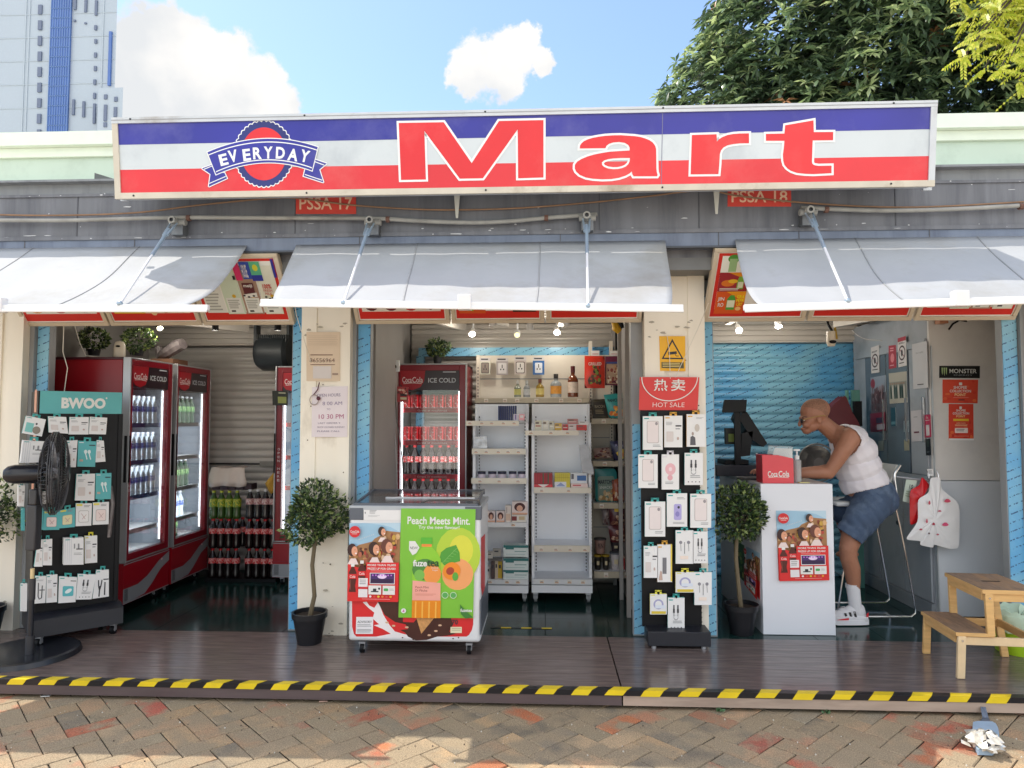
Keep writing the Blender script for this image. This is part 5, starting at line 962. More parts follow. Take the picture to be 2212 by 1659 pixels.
def colaposter(mb,q):
    a=Art(mb,q); rd=random.Random(4); a.rect(0,0,1,1,C('d63a36',.4)); a.rect(0,.0,1,.62,C('9cc4dc',.4)); a.poly([(0,0),(.3,.0),(.6,.02),(.8,.05),(1,.12),(1,0)],C('b8d4e4',.4)); a.poly([(.0,.36),(.2,.28),(.45,.24),(.5,.2),(.62,.16),(.72,.1),(1,.12),(1,.62),(0,.62)],C('a87a50',.5))
    for i in range(70):
        u=rd.uniform(.0,1); v=rd.uniform(max(.14,.36-.24*u),.6); a.ell(u,v,rd.uniform(.02,.05),rd.uniform(.015,.04),C(rd.choice(['c8905c','6a3a28','a85a44','d8b080','8c4838','c8a048','b46850','e0c0a0','50302a','b8483c'])),7) if .02<u<.97 else None
    for i in range(9): a.rect(.2+i*.035,.2-i*.008,.215+i*.035,.215-i*.008,C('c8d0d8'))
    for (u,v,s,hair) in ((.66,.1,.8,'3a2824'),(.52,.32,1.15,'3c2420'),(.77,.29,1.25,'6a3c30'),(.1,.34,1.1,'3a2020')):
        a.ell(u-.02*s,v+.0,.085*s,.075*s,C(hair),14); a.ell(u+.025*s,v+.015*s,.055*s,.058*s,C('e0a080'),14); a.ell(u+.05*s,v+.04*s,.018*s,.009*s,C('f4e8e4'),8); a.line([(u+.02*s,v),(u+.045*s,v)],.002,C(hair)); a.poly([(u-.1*s,v+.17*s),(u-.04*s,v+.1*s),(u+.05*s,v+.1*s),(u+.1*s,v+.17*s)],C('ecd8d4'))
    a.poly([(0,.52),(.35,.6),(1,.55),(1,1),(0,1)],C('dc2a2c',.4)); a.rect(.36,.5,1,.62,C('dc2a2c',.4)); a.ell(.125,.105,.11,.075,C('d42a30')); a.text('CocaCola',.04,.085,.21,.118,wh,.02); a.bars(.07,.13,.18,.14,1,wh,.1)
    a.text('MORE THAN 70,000',.39,.52,.94,.55,wh,.02); a.text('PRIZES UP FOR GRABS!',.39,.565,.94,.592,wh,.02); a.bars(.45,.605,.85,.615,1,C('f0b0b0'),.05)
    for u,s in ((.1,1),(.28,.95)):
        v0=.52 if s==1 else .48; a.poly([(u-.03,v0),(u+.03,v0),(u+.03,v0+.05),(u+.075,v0+.11),(u+.07,v0+.2),(u+.05,v0+.28),(u+.07,v0+.36),(u-.07,v0+.36),(u-.05,v0+.28),(u-.07,v0+.2),(u-.075,v0+.11),(u-.03,v0+.05)],C('54201e',.3)); a.rect(u-.035,v0-.005,u+.035,v0+.035,wh); a.rect(u-.07,v0+.13,u+.07,v0+.19,C('dc2a30')); a.text('Cola',u-.055,v0+.145,u+.055,v0+.178,wh,.01); a.line([(u-.045,v0+.2),(u-.04,v0+.33)],.003,C('a05a50'))
    a.rect(.22,.7,.4,.945,C('e8e4e6',.5)); a.bars(.24,.72,.38,.79,3,inkg,.3,.4); a.rect(.22,.81,.4,.84,C('d0343a'))
    a.rect(.44,.63,.93,.775,wh); a.rect(.452,.638,.918,.765,C('4a2c6c')); a.ell(.68,.675,.09,.03,C('f0d8f8')); a.bars(.46,.71,.91,.76,4,C('2a1c34'),.1,.7)
    for i in range(7): a.ell(.5+i*.06,.66,.015,.012,C('c87ce0'),6)
    a.rect(.42,.79,.67,.905,wh); a.rect(.47,.86,.62,.875,ink); a.rect(.51,.83,.575,.86,ink); a.ell(.63,.83,.02,.015,ink)
    a.rect(.7,.79,.94,.905,wh); a.rrect(.72,.825,.81,.86,C('48a858'),.02); a.bars(.83,.83,.92,.86,2,inkg,.2,.3)
    for i,c in enumerate(('f0e0e0','e05040','d8c040','e88040','d05050','e8a030')): a.ell(.46+i*.08,.93,.025,.014,C(c),10)
    a.bars(.3,.96,.85,.97,1,C('f0b0b0'),.05)
def poster(name,label,pl,quad,art,off=.004,th=.0015,cat='poster',group=None,base=None):
    q=Quad(*[pl.w(x,y,off) for x,y in quad]); q.n=pl.n; mb=MB(); mb.prism([p-pl.n*.0003 for p in q.c],-pl.n*th,base or paper); art(mb,q); return mb.build(name,label=label,cat=cat,group=group)
z_=lambda L_: [kz(*p) for p in L_]
poster('poster','summer crowd cola poster on the left of the freezer front, partly under the green poster',FP,z_([(68,320),(545,318),(527,1048),(55,1040)]),colaposter,.005,group='cola crowd posters')
def fuze(mb,q):
    a=Art(mb,q); g1=C('7cc03c',.4); a.rect(0,0,1,1,g1); a.ell(.78,.42,.3,.25,C('b4d040',.4)); a.ell(.82,.38,.16,.14,C('d8d848',.4)); a.ell(.78,.6,.21,.145,C('f0a468',.4))
    a.text('Peach Meets Mint.',.09,.075,.93,.145,wh,.02); a.text('Try the new flavour!',.24,.155,.79,.195,wh,.015)
    a.poly([(.12,.3),(.2,.3),(.26,.36),(.22,.41),(.17,.43),(.12,.38)],wh); a.text('NEW!',.135,.35,.235,.375,ink)
    a.poly([(.53,.47),(.55,.4),(.62,.36),(.75,.33),(.8,.4),(.81,.48),(.7,.5),(.6,.52)],C('4c9c38',.4)); a.line([(.57,.5),(.76,.36)],.002,C('8cc870'))
    for k in range(5): a.line([(.6+k*.03,.48-k*.025),(.66+k*.03,.48-k*.02)],.0015,C('8cc870'))
    a.ell(.7,.57,.12,.08,C('f08c28'),rot=-30); a.ell(.68,.57,.055,.035,C('a8402c'),rot=-30); a.ell(.75,.62,.04,.04,C('58a840'))
    bp=[(.29,.33),(.43,.33),(.44,.36),(.5,.4),(.55,.46),(.555,.6),(.56,.7),(.57,1.0),(.18,1.0),(.18,.7),(.17,.6),(.19,.46),(.25,.4),(.29,.36)]
    a.poly(bp,C('8ccc38',.3)); a.rect(.28,.265,.43,.325,C('58b838')); a.rect(.29,.325,.425,.35,C('f09040')); a.ell(.34,.56,.17,.1,C('4c8a3c')); a.ell(.44,.6,.12,.09,C('f09848')); a.ell(.27,.61,.07,.05,C('78b850')); a.poly([(.18,.66),(.555,.68),(.56,.84),(.18,.84)],C('f0a898')); a.text('Peach Mint',.22,.71,.4,.73,C('8a3a34')); a.text('Di Pêche',.22,.74,.38,.76,C('8a3a34')); a.bars(.22,.78,.52,.8,2,C('c87868'),.2,.3)
    a.rect(.18,.84,.565,1,C('e88c24',.25))
    for k in range(4): a.rect(.22+k*.09,.85,.24+k*.09,1,C('f8b850',.25))
    a.text('fuze',.18,.47,.37,.53,wh,.03); a.text('tea',.37,.47,.53,.53,C('2a4a2a'),.02); a.text('minus',.43,.535,.52,.548,wh); a.text('Sugar',.44,.555,.52,.572,wh)
    for u in (.62,.73): a.ell(u,.79,.045,.03,C('d8ecc8')); a.ell(u,.79,.038,.025,C('58a858'))
    a.poly([(.82,.87),(.9,.93),(1,.99),(.9,1),(.84,.96)],C('3c7c34')); a.text('fuzetea',.83,.91,.985,.94,wh,.02); a.ell(.07,.935,.035,.022,wh); a.poly([(.055,.945),(.07,.92),(.085,.945)],C('d060a0'))
poster('poster','bright green peach and mint tea poster taped on the right of the freezer front',FP,z_([(550,182),(1245,190),(1222,1207),(525,1200)]),fuze,.012)
def note(mb,q): a=Art(mb,q); a.rect(.03,.3,.06,.45,inkg); a.bars(.16,.15,.35,.5,3,inkg,.3,.35); a.bars(.12,.6,.45,.75,2,C('b0b0b0'),.3,.3)
poster('paper_note','small blank looking paper note taped along the freezer top edge',FP,z_([(200,182),(548,184),(546,292),(200,290)]),note,.004)
# ------------------------------------------------------------------ notices on the first pillar
PP=FY(-.013)
def n1_(mb,q): a=Art(mb,q); a.bars(.05,.08,.95,.3,6,C('b8a48c'),.05,.12); a.bars(.12,.46,.85,.5,1,C('8a6a58'),.1); a.text('86556964',.1,.54,.85,.62,C('7a5a4c')); a.bars(.12,.66,.9,.69,1,C('8a6a58'),.1); a.rect(.2,.7,.75,.95,C('d4ccc8')); a.rect(.78,.84,.95,.88,C('a08878'))
poster('notice_board','upper beige card notice on the cream pillar with a handwritten phone number',PP,[(662,717),(734,717),(734,823),(662,823)],n1_,.006,.006,cat='notice',base=C('dcc8b0',.7))
def n2_(mb,q): a=Art(mb,q); p_=C('a05a78',.6); a.text('OPEN HOURS',.15,.14,.8,.2,C('7a6a88')); a.text('8 00 AM',.3,.3,.85,.37,C('8a7a9a')); a.text('TO',.42,.43,.52,.47,C('8a7a9a')); a.text('10 30 PM',.2,.55,.9,.64,C('b05a80')); a.text('LAST ORDER 9',.18,.71,.8,.74,C('7a6a88')); a.text('SHOP CLOSED SUNDAY',.16,.79,.93,.82,C('7a6a88')); a.text('PLEASE CALL',.16,.87,.8,.9,C('7a6a88'))
poster('opening_hours_notice','white plastic sleeved paper on the cream pillar with handwritten opening hours 10 30 PM',PP,[(674,836),(751,834),(750,944),(673,944)],n2_,.004,.002,cat='notice',base=C('e2d8dc',.25))
mb=MB(); p=W(690,826,-.03); mb.tube([p,p+Vector((-.012,0,-.05)),p+Vector((-.04,0,-.085))],.004,C('5a2838',.6),6); c_=p+Vector((-.035,0,-.12)); mb.tube([c_+Vector((.03*math.cos(t),0,.034*math.sin(t))) for t in [i*.3 for i in range(21)]],.003,C('a09088',.3),6,closed=True); mb.ball(tuple(c_+Vector((.03,0,.01))),.014,C('5a2838',.6)); mb.build('key_ring',label='metal ring hanging by a maroon cord over the opening hours paper',cat='key ring')
def rope(label,pts,r=.0022,Y=-.2,c='e4e0d4'):
    mb=MB(); mb.tube([W(x,y,Y if len(z)==0 else z[0]) for x,y,*z in pts],r,C(c,.6),5); return mb.build('cord',label=label,cat='cord')
rope('thin white cords hanging from the awning past the left end of the middle awning',[(634,640,-.35),(640,680,-.3),(672,783,-.02)])
rope('slanting white cord from the right awning to the red hot sale stand',[(1530,655,-.3),(1512,700,-.15),(1459,815,-.08)]); rope('upright white cord tied to the red hot sale stand',[(1441,725,-.03),(1446,760,-.04),(1448,818,-.06)])
rope('white wire hanging from the leftmost panel down to the display stand',[(138,705,.1),(136,760,.1),(146,795,.12),(139,845,.12)],.003); rope('white wire looping from the panel onto the nearest fridge top',[(162,705,.3),(172,740,.35),(185,768,.4),(215,772,.45)],.003)
# ------------------------------------------------------------------ CCTV sign, hot sale stand
def cctv(mb,q):
    a=Art(mb,q); a.poly([(.5,.08),(.93,.66),(.07,.66)],blk); a.poly([(.5,.17),(.84,.62),(.16,.62)],M('sign yellow',(240,180,20),.4,nz=.05)); a.poly([(.33,.46),(.66,.43),(.67,.51),(.34,.54)],blk); a.line([(.6,.52),(.64,.57),(.74,.57)],.004,blk); a.rect(.06,.75,.93,.92,C('5a5030')); a.bars(.1,.77,.9,.91,3,C('e8d080'),.2,.4)
poster('cctv_warning_sign','yellow warning sign with a camera in a black triangle on the second cream pillar',PP,[(1424,726),(1480,726),(1481,802),(1426,801)],cctv,.003,.002,cat='sign',base=M('sign yellow',(240,180,20),.4,nz=.05))
HP=FY(-.06); kh=lambda u,v:(1353.6+u*.22,691.2+v*.22); kg=lambda u,v:(1353.6+u*.2256,1046.4+v*.2256)
T=thing('hot_sale_stand','narrow black pegboard stand with a red HOT SALE header in front of the second pillar','display stand',(.85,-.06,0))
q=Quad(*[HP.w(*kh(*p)) for p in ((130,560),(715,562),(697,885),(120,885))]); q.n=HP.n; mb=MB(); mb.prism([p-HP.n*.0004 for p in q.c],(0,.006,0),C('d8322e',.4)); a=Art(mb,q)
pts=[(.5+.47*math.cos(t),.0+.72*math.sin(t)) for t in [math.pi*i/24 for i in range(25)]]; a.line(pts,.006,wh); a.text('热',.24,.06,.47,.42,wh,.01); a.text('卖',.53,.06,.77,.42,wh,.01); a.text('HOT SALE',.23,.77,.77,.91,C('f0d0cc'),.0); mb.build('header',T)
a_=HP.w(*kh(132,885)); b_=HP.w(*kh(712,885)); mb=MB(); bx0,bx1=a_.x+.003,b_.x; mb.box(bx0,bx1,-.055,-.03,.1,a_.z,blkp)
for i in range(14):
    for j in range(48): mb.face([(bx0+.015+i*.028+p,-.0555,.13+j*.03+r_) for p,r_ in ((0,0),(.008,0),(.008,.008),(0,.008))],hole)
mb.build('pegboard',T,recalc=False)
mb=MB(); a_=W(*kg(205,1425),-.2); b_=W(*kg(810,1560),-.2); mb.box(a_.x,b_.x,-.2,-.03,.02,.11,M('stand base',(30,32,40),.42,nz=.1)); mb.build('base',T,bevel=.004)
for x in (a_.x+.04,b_.x-.04): mb=MB(); mb.cyl((x,-.17,0),.016,.02,sil); mb.build('foot',T)
H1=lambda *r: [kh(r[0],r[1]),kh(r[2],r[1]),kh(r[2],r[3]),kh(r[0],r[3])]; H2=lambda *r: [kg(r[0],r[1]),kg(r[2],r[1]),kg(r[2],r[3]),kg(r[0],r[3])]
for pts,l,st,tb in [(H1(160,945,355,1275),'phone case pack, left in the top row of the hot sale stand',('w','phone'),tealc),(H1(370,940,548,1250),'yellow edged white pack, middle of the top row under HOT SALE',('w','text'),'e0a840'),(H1(590,925,775,1245),'yellow edged pack with a small figure, right in the top row',('w','figure'),'e0a840'),
 (H1(115,1320,305,1650),'phone case pack, left in the second row of the hot sale stand',('w','phone'),tealc),(H1(345,1320,515,1665),'white pack with a pink hand fan picture',('w','fan'),'dcd8e0'),(H1(570,1305,750,1620),'white cable pack, right in the second row of the hot sale stand',('w','cable'),tealc),
 (H2(175,165,370,500),'phone case pack, left in the third row of the hot sale stand',('w','phone'),tealc),(H2(385,85,580,405),'white pack with a lilac phone case picture',('w','purple'),tealc),(H2(610,90,810,415),'phone case pack, right in the third row of the hot sale stand',('w','phone'),tealc),
 (H2(635,450,775,755),'cable pack half behind another pack on the right of the fourth row',('w','cable'),tealc),(H2(470,440,640,760),'white pack with lilac earphones in the fourth row',('w','ear'),tealc),(H2(165,590,300,895),'small white and teal pack low on the left of the hot sale stand',('w','text'),tealc),(H2(295,575,435,935),'white pack with a yellow edge and brush picture',('w','brush'),'e0a840'),
 (H2(470,840,650,1035),'short yellow topped pack right of the brush pack',('w','wire'),'e4dc50'),(H2(650,840,815,1155),'white earphone pack hanging lowest on the right',('w','ear'),tealc),(H2(225,1050,385,1245),'short yellow topped pack at the lower left of the hot sale stand',('w','wire'),'e4dc50'),(H2(395,1085,555,1400),'white cable pack hanging lowest in the middle over the black base',('w','cable'),tealc)]:
    random.seed(len(l)); pack(HP,pts,l,st,.02,tb,group='packs on the hot sale stand')
# ================================================================== WHITE SHELVES, middle bay
k7=lambda u,v:(998.4+u*.1736,710.4+v*.1736); k9=lambda u,v:(998.4+u*.2199,960+v*.2199)
tagp=C('e4dccc',.5); slot=C('3a3a40',.6)
def strip(mb,Y,p0,p1,mat=tagp,n=4,seed=1,shelf=0,depthto=1.2):
    a=W(*p0,Y); b=W(*p1,Y); mb.box(a.x,b.x,Y,Y+.012,b.z,a.z,mat); rd=random.Random(seed)
    if shelf: mb.box(a.x+.004,b.x-.004,Y+.012,depthto,a.z-.012,a.z-.002,wsh)
    for i in range(n):
        x=a.x+(b.x-a.x)*(i+.25+rd.uniform(-.15,.25))/n; mb.box(x,x+.035,Y-.0012,Y,b.z+.006,a.z-.006,C('e8e0d4',.5)); mb.box(x+.004,x+.031,Y-.0018,Y-.0012,b.z+.012,b.z+.018,C('c8906c',.6)); mb.box(x+.006,x+.026,Y-.0018,Y-.0012,b.z+.021,b.z+.025,C('8c8078',.6))
    return a,b
def trolley(label,xl,xr,strips,group='white shelf trolleys'):
    Y=.88; a=W(xl,871,Y); b=W(xr,1280,Y); t=thing('shelf_trolley',label,'shelving',((a.x+b.x)/2,1.0,0),group); x0,x1=a.x,b.x
    mb=MB(); mb.box(x0+.02,x1-.02,1.19,1.2,.1,a.z,wsh); mb.box(x0+.02,x1-.02,1.186,1.19,a.z-.165,a.z-.16,inkg); mb.build('back_panel',t)
    for x in (x0,x1-.022):
        mb=MB(); mb.box(x,x+.022,.94,1.2,.1,a.z-.16 ,wsh); mb.box(x,x+.022,1.12,1.2,a.z-.16,a.z,wsh)
        xs=x+.022 if x==x0 else x-.02
        mb.box(xs,xs+.02,1.165,1.186,.1,a.z,wsh)
        for k in range(50): mb.box(xs+.006,xs+.014,1.1635,1.165,.14+k*.027,.155+k*.027,slot)
        mb.build('side_frame',t)
    mb=MB(); mb.box(x0,x1,Y,1.2,W(xl,1280,Y).z,W(xl,1264,Y).z,wsh); mb.build('base',t)
    for i,(Ys,p0,p1,n) in enumerate(strips): mb=MB(); strip(mb,Ys,p0,p1,n=n,seed=i+3,shelf=1,depthto=1.185,mat=tagp if i<3 else wpl); mb.build('shelf',t)
    for x in (x0+.03,x1-.03):
        for y in (.92,1.16): mb=MB(); caster(mb,x,y,.032,m1=inkg); mb.build('caster',t)
    return t
trolley('left white shelf trolley behind the ice cream freezer',1020,1141,[(.80,k7(42,1145),k7(705,1205),5),(.86,k7(120,1490),k7(790,1562),5),(.88,k9(90,330),k9(632,387),3),(.88,k9(90,765),k9(636,815),2),(.88,k9(90,1325),k9(648,1378),4)])
trolley('right white shelf trolley, mostly empty in its lower half',1148,1280,[(.82,k7(785,1265),k7(1450,1325),3),(.88,k9(705,422),k9(1265,480),2),(.88,k9(708,992),k9(1256,1060),4),(.88,k9(700,1322),k9(1280,1380),4)])
T=thing('wall_shelving','long beige wall shelving behind the two white trolleys','shelving',(.0,1.35,0),None); beige=M('shelf beige',(214,206,192),.5,nz=.04,sc=3)
a=W(1030,768,1.45); b=W(1272,865,1.2); c=W(1390,1300,1.45)
mb=MB(); mb.box(a.x,.6,1.45,1.47,.2,a.z,beige)
for i in range(7): mb.box(a.x,.6,1.446,1.45,.25+i*.26,.256+i*.26,inkg)
mb.build('back_panel',T)
for x in (a.x,W(1272,800,1.42).x,.57):
    mb=MB(); mb.box(x,x+.03,1.41,1.449,.2,a.z+(.12 if x>a.x else .0),beige)
    for k in range(60): mb.box(x+.011,x+.019,1.4085,1.41,.25+k*.028,.265+k*.028,slot)
    mb.build('upright',T)
mb=MB(); strip(mb,1.2,k7(160,862),k7(1578,920),mat=M('shelf strip worn',(190,178,156),.55,nz=.1),n=6,seed=2,shelf=1,depthto=1.44); mb.build('shelf',T)
for Ys,p0,p1,n in ((1.15,k7(1610,1118),k7(2130,1182),2),(1.1,k9(1285,165),k9(1680,217),2),(1.1,k9(1290,575),k9(1680,632),1),(1.05,k9(1295,1250),k9(1700,1316),2)):
    mb=MB(); strip(mb,Ys,p0,p1,mat=M('shelf strip worn',(190,178,156),.55,nz=.1),n=n,seed=n,shelf=1,depthto=1.44); mb.build('shelf',T)
for i in range(2): mb=MB(); p=W(*k7(1605+i*235,272),1.3); mb.box(p.x,p.x+.07,1.3,1.304,p.z-.045,p.z,paper); mb.box(p.x+.01,p.x+.06,1.298,1.3,p.z-.03,p.z-.026,C('c06060')); mb.build('price_card',label='small white price card above the %s snack bag'%('red','purple')[i],cat='price card')
# goods: everything stands on its shelf
def boxat(name,label,cat,kk,r,Y,d,cols,art=None,group=None,lift=0):
    p0=kk(r[0],r[1]); p1=kk(r[2],r[3]); a=W(*p0,Y); b=W(*p1,Y); mb=MB(); mb.box(a.x,b.x,Y,Y+d,b.z,a.z,C(cols,.45)); q=Quad((a.x,Y,a.z),(b.x,Y,a.z),(b.x,Y,b.z),(a.x,Y,b.z)); q.n=Vector((0,-1,0))
    if art: art(Art(mb,q))
    return mb.build(name,label=label,cat=cat,group=group)
def bandart(*bs): 
    def f(a):
        for u0,v0,u1,v1,c in bs: a.rect(u0,v0,u1,v1,C(c))
    return f
for i in range(9): boxat('sachet','thin navy sachet in the upright row on the top shelf of the left trolley','sachet',k7,(447+i*26,958,447+i*26+17,1138),.86,.1,'202c5c',bandart((.2,.05,.5,.95,'303f7c')),'navy sachets')
boxat('small_box','small white and purple box beside the navy sachets','box',k7,(638,1060,692,1138),.84,.06,'dcd6e4',bandart((.3,.1,.7,.9,'8c7cac'))); boxat('small_box','small pink box at the right end of the navy sachet shelf','box',k7,(707,1060,775,1138),.84,.06,'e8a8b0',bandart((.2,.2,.8,.6,'e4e0e0')))
mb=MB(); p=[W(*k7(u,v),.9) for u,v in ((145,1345),(305,1332),(312,1488),(150,1488))]; mb.prism(p,(0,.03,0),M('silver pouch',(170,172,176),.25,.5,nz=.3,sc=30,bump=.4)); mb.build('silver_pouch',label='crumpled silver pouch on the second shelf of the left trolley',cat='pouch')
for i,(x0,x1) in enumerate(((150,226),(252,332),(347,430),(456,530),(546,622))):
    a=W(*k9(x0,268),.93); b=W(*k9(x1,330),.93); r=(b.x-a.x)/2; h=a.z-b.z; mb=MB(); mb.lathe([(0,0),(r,0),(r,h*.6),(r,h*.62),(r*1.03,h*.62),(r*1.03,h),(0,h)],((a.x+b.x)/2,.97,b.z),C('d8ccd8'),16,mats=[C('2c2c58'),C('d0c4d0'),C('2c2c58'),C('2c2c58'),C('24243c'),C('24243c')]); mb.build('small_tub',label='small dark lidded tub in the row on the third shelf of the left trolley',cat='tub',group='tubs on the third shelf')
def face(a): a.rect(0,0,1,1,C('e4d4d0')); a.ell(.5,.42,.36,.34,C('4a1c20')); a.ell(.5,.52,.2,.24,C('dca890')); a.rect(0,.85,1,1,C('d8a890'))
for (r,l) in (((247,657,322,764),'hair dye box, leftmost on the fourth shelf of the left trolley'),((336,657,416,764),'hair dye box, second on the fourth shelf of the left trolley'),((490,562,640,690),'larger hair dye box stacked on top at the right of the fourth shelf')): boxat('hair_dye_box',l,'box',k9,r,.9,.08,'e4d8d4',face)
boxat('small_box','narrow pale boxes front beside the second hair dye box','box',k9,(424,600,482,764),.92,.06,'ded4cc',bandart((.1,.5,.9,.9,'d8bca8'),(.2,.1,.3,.45,'8c7c80'))); boxat('small_box','white printed box under the larger hair dye box','box',k9,(487,692,628,764),.9,.08,'e0dcd4',bandart((.0,.2,.35,.8,'7c2c30'),(.5,.2,.9,.7,'c8b490')))
for i,(y0,y1) in enumerate(((1012,1105),(1140,1238),(1255,1326))): boxat('tissue_box','%s of three stacked white and teal boxes, bottom of the left trolley'%('top','middle','lowest')[i],'box',k9,(405,y0-22,650,y1),.9,.12,'dce6e4',lambda a:(a.rect(0,0,1,.22,C('2c7474')),a.rect(.08,.22,.42,.36,C('2c7474')),a.bars(.45,.5,.95,.62,1,C('70a0a0'),.1),a.bars(.1,.75,.9,.85,1,C('b0c8c8'),.1)))
for i,(u0,v0,u1,v1,c) in enumerate(((245,1060,300,1120,'c8c4bc'),(300,1030,380,1100,'a8a49c'),(235,1200,278,1320,'d8d0cc'),(284,1150,318,1320,'5a4a48'),(322,1140,350,1320,'c8b8a4'),(352,1150,392,1320,'c8a838'),(250,1120,390,1145,'6c6864'))):
    boxat('small_item',('small pale carton on the clutter','grey carton at the back','narrow white carton at the left','dark narrow pack','cream narrow pack','yellow narrow pack','flat grey carton')[i]+' at the bottom left of the left trolley','pack',k9,(u0,v0,u1,v1),.9+.02*(i%3),.05,c,bandart((.2,.2,.7,.4,'3c3c44')))
for u0,v0,u1,v1,c,l in ((905,1140,988,1262,'d8d4c0','cream printed box, left on the top shelf of the right trolley'),(1000,1140,1076,1262,'dcd8cc','white box with a grey square on the right trolley top shelf'),(1084,1150,1140,1262,'ccc8b4','narrow cream box third on the right trolley top shelf'),(1150,1175,1240,1262,'d0a848','small gold box between the cream and red boxes'),(1250,1188,1318,1262,'c83838','upright red box on the right trolley top shelf'),(1325,1195,1420,1262,'e0c8c4','pale box with a red stripe next to the long red box'),(1425,1195,1550,1262,'d83c3c','long red box at the right end of the right trolley top shelf'),(1455,1150,1572,1193,'e4e0e0','white box lying on the long red box'),(1310,1120,1440,1185,'b87878','dull pink box lying on the red boxes')):
    random.seed(u0); boxat('medicine_box',l,'box',k7,(u0,v0,u1,v1),.9,.07,c,bandart((.1,.15,.6,.35,'6c6058'),(.1,.5,.85,.62,'e8e4dc' if 'd8' not in c[:2] else '9c3c3c')))
def pens(a):
    for i in range(11): a.rect(.02+i*.09,.0,.075+i*.09,.72,C(('b42830','a03038','4c6048')[i%3] if i>4 else 'b42838'))
    a.rect(0,.78,1,1,C('d8444c')); a.poly([(.2,.78),(.8,.78),(.5,1)],C('e8dcd8'))
boxat('battery_box','open box of red sticks on the second shelf of the right trolley','box',k9,(706,282,888,424),.92,.1,'8c2028',pens)
def yels(a):
    for i in range(7): a.rect(.02+i*.14,.02,.03+i*.14,.55,C('a08828'))
    a.rect(0,.3,1,.32,C('a08828')); a.rect(0,.6,.75,1,C('e0e0e8')); a.poly([(.1,.9),(.4,.65),(.7,.9)],C('8c9cc8'))
boxat('yellow_box','yellow box stack in the middle of the second shelf of the right trolley','box',k9,(908,282,1060,424),.92,.1,'d4c440',yels)
boxat('blue_box','white box with a blue picture on the second shelf of the right trolley','box',k9,(1064,280,1226,382),.92,.1,'dce0e4',bandart((.4,.25,.95,.75,'3c6ca8'),(.05,.1,.2,.6,'5c5c64'))); boxat('flat_box','flat pink and white box under the blue pictured box','box',k9,(1068,384,1234,424),.9,.1,'e4ccc8',bandart((.1,.3,.6,.6,'c85050')))
# spirit bottles
for i,(px,top,w_,g_,lb,cp,sh,l) in enumerate(((1118,822,7.5,(132,138,124),(190,186,110),(190,190,186),0,'small clear bottle with a pale yellow label, leftmost spirit bottle'),(1138,822,7.5,(140,144,146),(190,192,194),(185,188,190),0,'small clear bottle with a grey label, second spirit bottle'),(1166.5,819,9,(150,122,44),(214,196,120),(110,60,48),0,'small golden spirit bottle with a brown cap'),(1201,808,12,(158,164,166),(230,160,70),(36,34,34),1,'clear spirit bottle with an orange label and black cap'),(1237.6,791,11.5,(112,54,26),(226,210,196),(90,26,30),0,'tall amber whisky bottle with a maroon neck'))):
    b_=W(px,858,1.3); t_=W(px,top,1.3); h=t_.z-b_.z; r=(W(px+w_,858,1.3).x-b_.x); mb=MB(); gm_=M('spirit %d'%i,g_,.1,nz=.08,spec=.8); lm=M('spirit label %d'%i,lb,.5,nz=.15,sc=60); cm=M('spirit cap %d'%i,cp,.35)
    mb.lathe([(0,0),(r*.95,0),(r,h*.03),(r,h*.14),(r*1.01,h*.14),(r*1.01,h*.48),(r,h*.48),(r,h*.55),(r*.8,h*.64),(r*.38,h*.72),(r*.36,h*.8),(r*.42,h*.8),(r*.42,h),(0,h)],tuple(b_),gm_,20,mats=[gm_]*4+[lm]+[gm_]*5+[cm]*4); mb.build('spirit_bottle',label=l,cat='bottle')
WS=FY(1.38); H7=lambda *r: [k7(r[0],r[1]),k7(r[2],r[1]),k7(r[2],r[3]),k7(r[0],r[3])]
def plug(c1,c2):
    def f(a): a.rect(.0,.0,1,.2,C('c8c4c4')); a.rect(.1,.04,.8,.12,ink); a.rrect(.12,.28,.88,.94,C(c1),.1); a.rrect(.18,.32,.82,.9,C(c2),.08); a.rect(.46,.4,.54,.6,ink); a.ell(.38,.68,.06,.05,ink,8); a.ell(.62,.68,.06,.05,ink,8)
    return f
for r,c,l,c1,c2 in (((222,362,348,566),'d8d6c8','blister pack with a dark bottle shape, first of the four on the beige wall','4a4440','8c8078'),((425,362,570,572),'a8a0a0','grey blister pack, second of the four on the beige wall','c4c0c0','d4d0d0'),((650,348,796,566),'c8bcb8','blister pack with a brown ring, third of the four on the beige wall','5c4c48','dcd8d4'),((880,352,1022,570),'3c6ca8','blue blister pack, last of the four on the beige wall','3468a8','dce0e8')):
    def f(mb,q,c1=c1,c2=c2): plug(c1,c2)(Art(mb,q))
    poster('blister_pack',l,WS,H7(*r),f,.0,.02,cat='adapter pack',group='blister packs on the wall',base=C(c,.25))
